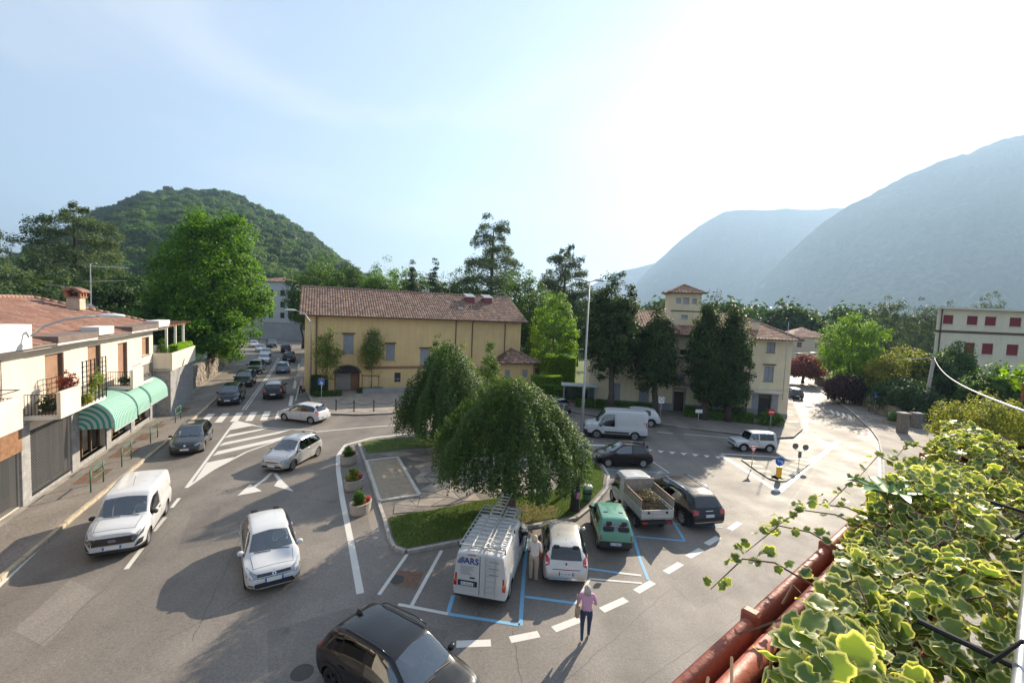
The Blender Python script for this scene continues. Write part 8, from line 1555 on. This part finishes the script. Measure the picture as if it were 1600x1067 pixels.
# ================================================================ our balcony: planters, ivy, rails
m_terra = mat('terracotta_plastic', (.32, .085, .05), .55, var=.22, scale=4, bump=.15, bscale=60); m_earth = mat('potting_soil', (.05, .035, .025), .95, var=.4, scale=15, bump=.8, bscale=40); m_railr = mat('rust_brown_rail', (.26, .10, .07), .5, var=.25, scale=6); m_pipe_g = mat('grey_conduit', (.36, .36, .36), .3, metal=.6, var=.15, scale=8)
ZR = 8.70
B0 = G(1060, 1067, ZR); B1 = G(1415, 738, ZR); BU = (B1-B0).normalized(); BN = Vector((BU.y, -BU.x, 0)); bang = math.atan2(BU.y, BU.x)   # BN points to the balcony side
def BP_(a, c, z=0.0): return B0+BU*a+BN*c+Vector((0, 0, z))
def planter(label, a0, L_, c0, W_):
    t = thing('window_box', label, 'planter', BP_(a0, c0, -.19), bang, 'terracotta balcony planters'); f = -1
    b = MB(); n = 1
    # tapered trough with thick rolled rim, open top
    o_ = [(0, 0), (L_, 0), (L_, -W_), (0, -W_)]; i_ = [(.03, -.03), (L_-.03, -.03), (L_-.03, -W_+.03), (.03, -W_+.03)]; b2 = [(.03, -.03), (L_-.03, -.03), (L_-.03, -W_+.03), (.03, -W_+.03)]
    V = [(x, y, 0) for x, y in b2]+[(x, y, .15) for x, y in o_]; b.add(V, [(0, 3, 2, 1)]+[(i, (i+1) % 4, 4+(i+1) % 4, 4+i) for i in range(4)]); b.build('trough', m_terra, t, fixn=True)
    for x0, x1, y0, y1 in ((-.012, L_+.012, -.022, .016), (-.012, L_+.012, -W_-.016, -W_+.022), (-.012, .022, -W_+.022, -.022), (L_-.022, L_+.012, -W_+.022, -.022)): smooth_by(MB().bbox(x0, x1, y0, y1, .145, .195, .012).build('rim', m_terra, t), 50)
    MB().quad((.03, -.03, .15), (L_-.03, -.03, .15), (L_-.03, -W_+.03, .15), (.03, -W_+.03, .15)).build('soil', m_earth, t); return t
L0 = -.55
for k, lb in enumerate(('terracotta planter nearest us at the bottom edge', 'second terracotta planter along the balcony', 'third terracotta planter along the balcony', 'farthest terracotta planter of the balcony')): planter(lb, L0+k*.86, .84, .055, .24)
tray = thing('planter_rail', 'long terracotta-coloured rail edging the planters on the street side', 'rail', BP_(L0, 0, -.07), bang)
smooth_by(MB().bbox(0, 3.45, -.014, .014, 0, .07, .008).build('strip', m_terra, tray), 50); smooth_by(MB().bbox(0, 3.45, -.03, -.016, .0, .02, .004).build('lip', m_terra, tray), 50)
for k in range(6): MB().bbox(.3+k*.56, .33+k*.56, -.02, .02, .0, .085, .006).build('clip', m_terra, tray)
rl = thing('balcony_rail', 'rusty balcony railing with grey conduit at the right edge', 'railing', BP_(-.3, .475, -.95), bang)
MB().bbox(0, 6.2, -.02, .02, 1.08, 1.12, .006).build('top_rail', m_railr, rl); smooth_by(MB().tube([(0, .055, 1.13), (1.2, .06, 1.10), (2.2, .05, 1.12), (6.2, .06, 1.12)], .0105, 10).build('conduit', m_pipe_g, rl), 60); MB().bbox(0, 6.2, -.015, .015, .82, .85, .004).build('lower_rail', m_railr, rl)
for k in range(44): MB().box(.1+k*.14, .112+k*.14, -.006, .006, .0, 1.08).build('bar', m_iron, rl)
for k in range(5): MB().tube([(.6+k*.7, .09, 1.1), (.6+k*.7, .06, 1.155), (.6+k*.7, .0, 1.13), (.6+k*.7, -.02, 1.08)], .004, 5).build('wire_tie', m_iron, rl)
for k in range(3): MB().tube([(.75+k*1.1, .02, 1.03), (.74+k*1.1, .2, 1.05)], .006, 7).build('stay', m_iron, rl)
MB().bbox(-1.6, 6.4, -.9, .5, -.06, 0.02, .01).build('balcony_floor', m_conc, rl)
# ivy leaf: five soft lobes, green heart and cream margin (a real variegation)
def leaf_mat():
    m = bpy.data.materials.new('ivy_leaf'); m.use_nodes = True; N, Lk = nodes_of(m); N.clear(); out = N.new('ShaderNodeOutputMaterial'); a = N.new('ShaderNodeAttribute'); a.attribute_name = 'edge'; oi = N.new('ShaderNodeAttribute'); oi.attribute_name = 'tint'; co = N.new('ShaderNodeTexCoord'); no = N.new('ShaderNodeTexNoise'); no.inputs['Scale'].default_value = 55; no.inputs['Detail'].default_value = 4; Lk.new(co.outputs['Object'], no.inputs['Vector'])
    s = N.new('ShaderNodeMath'); s.operation = 'MULTIPLY_ADD'; Lk.new(no.outputs['Fac'], s.inputs[0]); s.inputs[1].default_value = .7; s.inputs[2].default_value = -.35; s2 = N.new('ShaderNodeMath'); s2.operation = 'ADD'; Lk.new(a.outputs['Fac'], s2.inputs[0]); Lk.new(s.outputs[0], s2.inputs[1])
    mr = N.new('ShaderNodeMapRange'); mr.interpolation_type = 'SMOOTHSTEP'; Lk.new(s2.outputs[0], mr.inputs[0]); mr.inputs[1].default_value = .60; mr.inputs[2].default_value = .86
    g = N.new('ShaderNodeMixRGB'); Lk.new(oi.outputs['Fac'], g.inputs[0]); g.inputs[1].default_value = (.035, .085, .028, 1); g.inputs[2].default_value = (.30, .38, .045, 1)
    g2 = N.new('ShaderNodeMixRGB'); Lk.new(no.outputs['Fac'], g2.inputs[0]); Lk.new(g.outputs[0], g2.inputs[1]); g2.inputs[2].default_value = (.15, .22, .09, 1)
    c = N.new('ShaderNodeMixRGB'); Lk.new(mr.outputs[0], c.inputs[0]); Lk.new(g2.outputs[0], c.inputs[1]); c.inputs[2].default_value = (.70, .66, .32, 1)
    p = N.new('ShaderNodeBsdfPrincipled'); p.inputs['Roughness'].default_value = .42; p.inputs['Specular IOR Level'].default_value = .4; Lk.new(c.outputs[0], p.inputs['Base Color']); t = N.new('ShaderNodeBsdfTranslucent'); tm = N.new('ShaderNodeMixRGB'); tm.blend_type = 'MULTIPLY'; tm.inputs[0].default_value = 1; Lk.new(c.outputs[0], tm.inputs[1]); tm.inputs[2].default_value = (1.5, 1.5, .5, 1); Lk.new(tm.outputs[0], t.inputs[0]); ms = N.new('ShaderNodeMixShader'); ms.inputs[0].default_value = .45; Lk.new(p.outputs[0], ms.inputs[1]); Lk.new(t.outputs[0], ms.inputs[2]); Lk.new(ms.outputs[0], out.inputs[0]); return m
M_ivy = leaf_mat()
def ivy_geo(seed):
    r = random.Random(seed); n = 17; ring = []; V = [(0, 0, 0)]; E_ = [0.0]
    lob = [(0, .95), (1.05, .84), (-1.05, .84), (2.05, .70), (-2.05, .70)]; cup = r.uniform(-.35, .55); tw = r.uniform(-.45, .45)
    for k in range(n):
        a = -math.pi+2*math.pi*k/n; rad = .42+.26*max(0, .5+.5*math.cos(math.pi-abs(a)))*0
        rad = max([.50]+[l*(.68+.32*math.exp(-((a-c+math.pi) % (2*math.pi)-math.pi)**2/.16)) for c, l in lob]) if abs(abs(a)-math.pi) > .3 else .30
        ring.append((a, rad*r.uniform(.92, 1.06)))
    for f_, e in ((.66, .44), (1.0, 1.0)):
        for a, rad in ring: x, y = math.cos(a)*rad*f_, math.sin(a)*rad*f_; V.append((x, y, cup*(x*x+y*y)+tw*x*y+.05*math.sin(5*a)*f_*f_-.16*abs(y)*f_*.0+.06*math.cos(2*a)*f_)); E_.append(e)
    F = [(0, 1+k, 1+(k+1) % n) for k in range(n)]+[(1+q*n+k, 1+(q+1)*n+k, 1+(q+1)*n+(k+1) % n, 1+q*n+(k+1) % n) for q in (0,) for k in range(n)]
    return np.array(V)*.5, F, E_
GEO = [ivy_geo(k) for k in range(12)]
def ivy_mesh(k, tint):
    V, F, E_ = GEO[k]; me = bpy.data.meshes.new('leaf'); me.from_pydata(V.tolist(), [], F); a = me.attributes.new('edge', 'FLOAT', 'POINT'); a.data.foreach_set('value', E_); b = me.attributes.new('tint', 'FLOAT', 'POINT'); b.data.foreach_set('value', [tint]*len(V)); me.materials.append(M_ivy); me.polygons.foreach_set('use_smooth', [True]*len(F)); return me
LM = [ivy_mesh(k, t) for k in range(12) for t in (.0, .35, .65, 1.0)]
ivy = thing('ivy_plant', 'variegated cream-edged ivy filling the balcony planters', 'ivy', BP_(0, 0, 0)); r = random.Random(99)
def ivy_height(a, c): return .03+.10*math.sin(min(1, max(0, (c+.06)/.5))*math.pi)+.05*math.sin(a*5+c*9)+.03*math.sin(a*11+1)
spots = []
for k in range(3300):
    a = r.uniform(-.5, 2.95); c = r.uniform(.03, .42)
    if a < .85 and c < .10+.10*(.6-min(a, .6)): continue
    spots.append((a, c, ivy_height(a, c)*r.uniform(.45, 1.1), r.uniform(.030, .056) if a > .9 else r.uniform(.032, .058), 0))
# trailing shoots over the street side
shoots = []
for a, dx, lift in ((.40, .10, .06), (.66, .12, .07), (.9, .15, .05), (1.02, .16, .04), (1.3, .09, .06), (1.7, .08, .10), (2.3, .07, .06)):
    P = [BP_(a+.1, .12, .04), BP_(a+.05, .0, .06+lift*.5), BP_(a-.02, -dx*.5, .04+lift), BP_(a-.08+r.uniform(-.05, .05), -dx, lift*.9-.04)]; shoots.append(P)
st = MB()
for P in shoots:
    loc = [p-ivy.location for p in P]; st.tube(loc, [.0028, .0024, .002, .001], 5)
    for q in range(17):
        t_ = q/16*2.98; i = min(2, int(t_)); p = P[i].lerp(P[i+1], t_-i); d = p-B0; spots.append((d.dot(BU)+r.uniform(-.02, .02), d.dot(BN)+r.uniform(-.02, .02), d.z+r.uniform(-.01, .03), r.uniform(.022, .042), 1))
for k in range(90):
    a = r.uniform(-.3, 2.9); c = r.uniform(.08, .38); p = BP_(a, c, ivy_height(a, c)*.8)-ivy.location; q = BP_(a+r.uniform(-.2, .2), c+r.uniform(-.1, .1), ivy_height(a, c)*.9)-ivy.location; st.tube([p, (p+q)/2+Vector((0, 0, .03)), q], .0025, 4)
kind(st.build('stems', mat('ivy_stem', (.16, .09, .05), .8), ivy), 'stuff')
camp = Vector((0, 0, CAMH)); items = []
for a, c, z, s_, sh_ in spots:
    p = BP_(a, c, z); d = (p-camp); items.append((s_/d.length*(1.6 if sh_ else 1)*(1+z*4), p, s_))
items.sort(key=lambda t: -t[0]); restV, restF, restE, restT = [], [], [], []; nv = 0
for i, (_, p, s_) in enumerate(items):
    nrm = Vector((r.gauss(-.15, .62), r.gauss(-.3, .62), 1.0)).normalized(); q = nrm.to_track_quat('Z', 'Y').to_matrix() @ Matrix.Rotation(r.uniform(0, 6.28), 3, 'Z')
    if i < 300:
        o = link('leaf', LM[r.randrange(len(LM))], ivy); o.location = p-ivy.location; o.rotation_euler = q.to_euler(); o.scale = (s_*1.25, s_*1.25, s_*1.25)
    else:
        V, F, E_ = GEO[r.randrange(12)]; R3 = np.array(q); W = (V*s_*1.25)@R3.T+np.array(p-ivy.location); restV.append(W); restF += [tuple(j+nv for j in f) for f in F]; restE += E_; restT += [r.choice((0, .15, .35, .6, .9))]*len(V); nv += len(V)
me = bpy.data.meshes.new('leaves'); me.from_pydata(np.concatenate(restV).tolist(), [], restF); a = me.attributes.new('edge', 'FLOAT', 'POINT'); a.data.foreach_set('value', restE); a = me.attributes.new('tint', 'FLOAT', 'POINT'); a.data.foreach_set('value', restT); me.materials.append(M_ivy); me.polygons.foreach_set('use_smooth', [True]*len(restF)); kind(link('leaves', me, ivy), 'stuff')
# a broad-leaved seedling among the ivy and one dead brown leaf
sd = thing('seedling', 'bright green pointed-leaf seedling among the ivy', 'plant', BP_(1.10, .10, .10), 0)
for k in range(6):
    a = k*1.05+.3; b = MB(); L_ = .12; ax_ = Vector((math.cos(a), math.sin(a), .25)).normalized(); sx = ax_.cross(Vector((0, 0, 1))).normalized(); P = [Vector((0, 0, .05))]
    for t_, w_ in ((.25, .016), (.5, .024), (.75, .016)): P += [Vector((0, 0, .05))+ax_*L_*t_+sx*w_+Vector((0, 0, .012)), Vector((0, 0, .05))+ax_*L_*t_-sx*w_+Vector((0, 0, .012)), Vector((0, 0, .05))+ax_*L_*t_]
    P.append(Vector((0, 0, .04))+ax_*L_); b.add(P, [(0, 3, 1), (0, 2, 3), (3, 6, 4, 1), (2, 5, 6, 3), (6, 9, 7, 4), (5, 8, 9, 6), (9, 10, 7), (8, 10, 9)]); o = b.build('leaf', mat('seedling_leaf', (.07, .20, .02), .4), sd, smooth=True)
MB().tube([(0, 0, -.1), (0, 0, .05)], .003, 5).build('stem', mat('ivy_stem', (.16, .09, .05), .8), sd)
tag(link('dead_leaf', LM[4].copy(), None, BP_(.30, .13, .075)), 'dry brown leaf lying on the near planter rim', 'leaf'); dl = bpy.data.objects['dead_leaf']; dl.data.materials[0] = mat('dead_leaf', (.28, .10, .03), .8, var=.4, scale=30); dl.scale = (.075, .05, .08); dl.rotation_euler = (.5, .4, 1)
# dark woven pot and a hanging box at the right edge
wp = thing('hanging_planter', 'terracotta box with pale fern at the right picture edge', 'planter', G(1600, 575, 8.9)*1.0, bang); wp.location = Vector((3.62, 3.02, 8.93)); MB().bbox(-.02, .5, -.1, .1, 0, .13, .01).build('trough', m_terra, wp); V, ti = crown((.15, 0, .15), (.28, .18, .12), 30, 500, .05, 401, clump=.08); card_mesh('foliage', V, F_light, ti, wp)
wi = thing('wicker_basket', 'dark woven twig basket at the right edge above the ivy', 'basket', (3.35, 2.72, 8.22), bang); b = MB()
for k in range(26): t_ = k/25; rr_ = .17+.05*math.sin(t_*3.1); b.lathe([(rr_, .012+t_*.42), (rr_+.010, .02+t_*.42), (rr_, .028+t_*.42)], 14, caps=False)
b.build('weave', mat('dark_wicker', (.05, .03, .022), .7, var=.4, scale=20), wi); h_ = MB()
for k in range(5): h_.tube([(.2*math.cos(a+k*.3), .2*math.sin(a+k*.3)*.3, .42+.18*math.sin(a)) for a in np.linspace(0, 3.14, 12)], .008, 5)
h_.build('handle', m_wood, wi)
# ================================================================ haze: the air itself
hz_m = bpy.data.materials.new('haze_air'); hz_m.use_nodes = True; N, Lk = nodes_of(hz_m); N.clear(); out = N.new('ShaderNodeOutputMaterial'); pv = N.new('ShaderNodeVolumePrincipled'); pv.inputs['Color'].default_value = (.48, .70, 1, 1); pv.inputs['Density'].default_value = .00021; pv.inputs['Anisotropy'].default_value = .3; Lk.new(pv.outputs[0], out.inputs['Volume'])
kind(MB().box(-6600, 6600, -6600, 6600, -2.2, 1350).build('haze', hz_m), 'stuff', 'thin pale summer haze filling the valley')
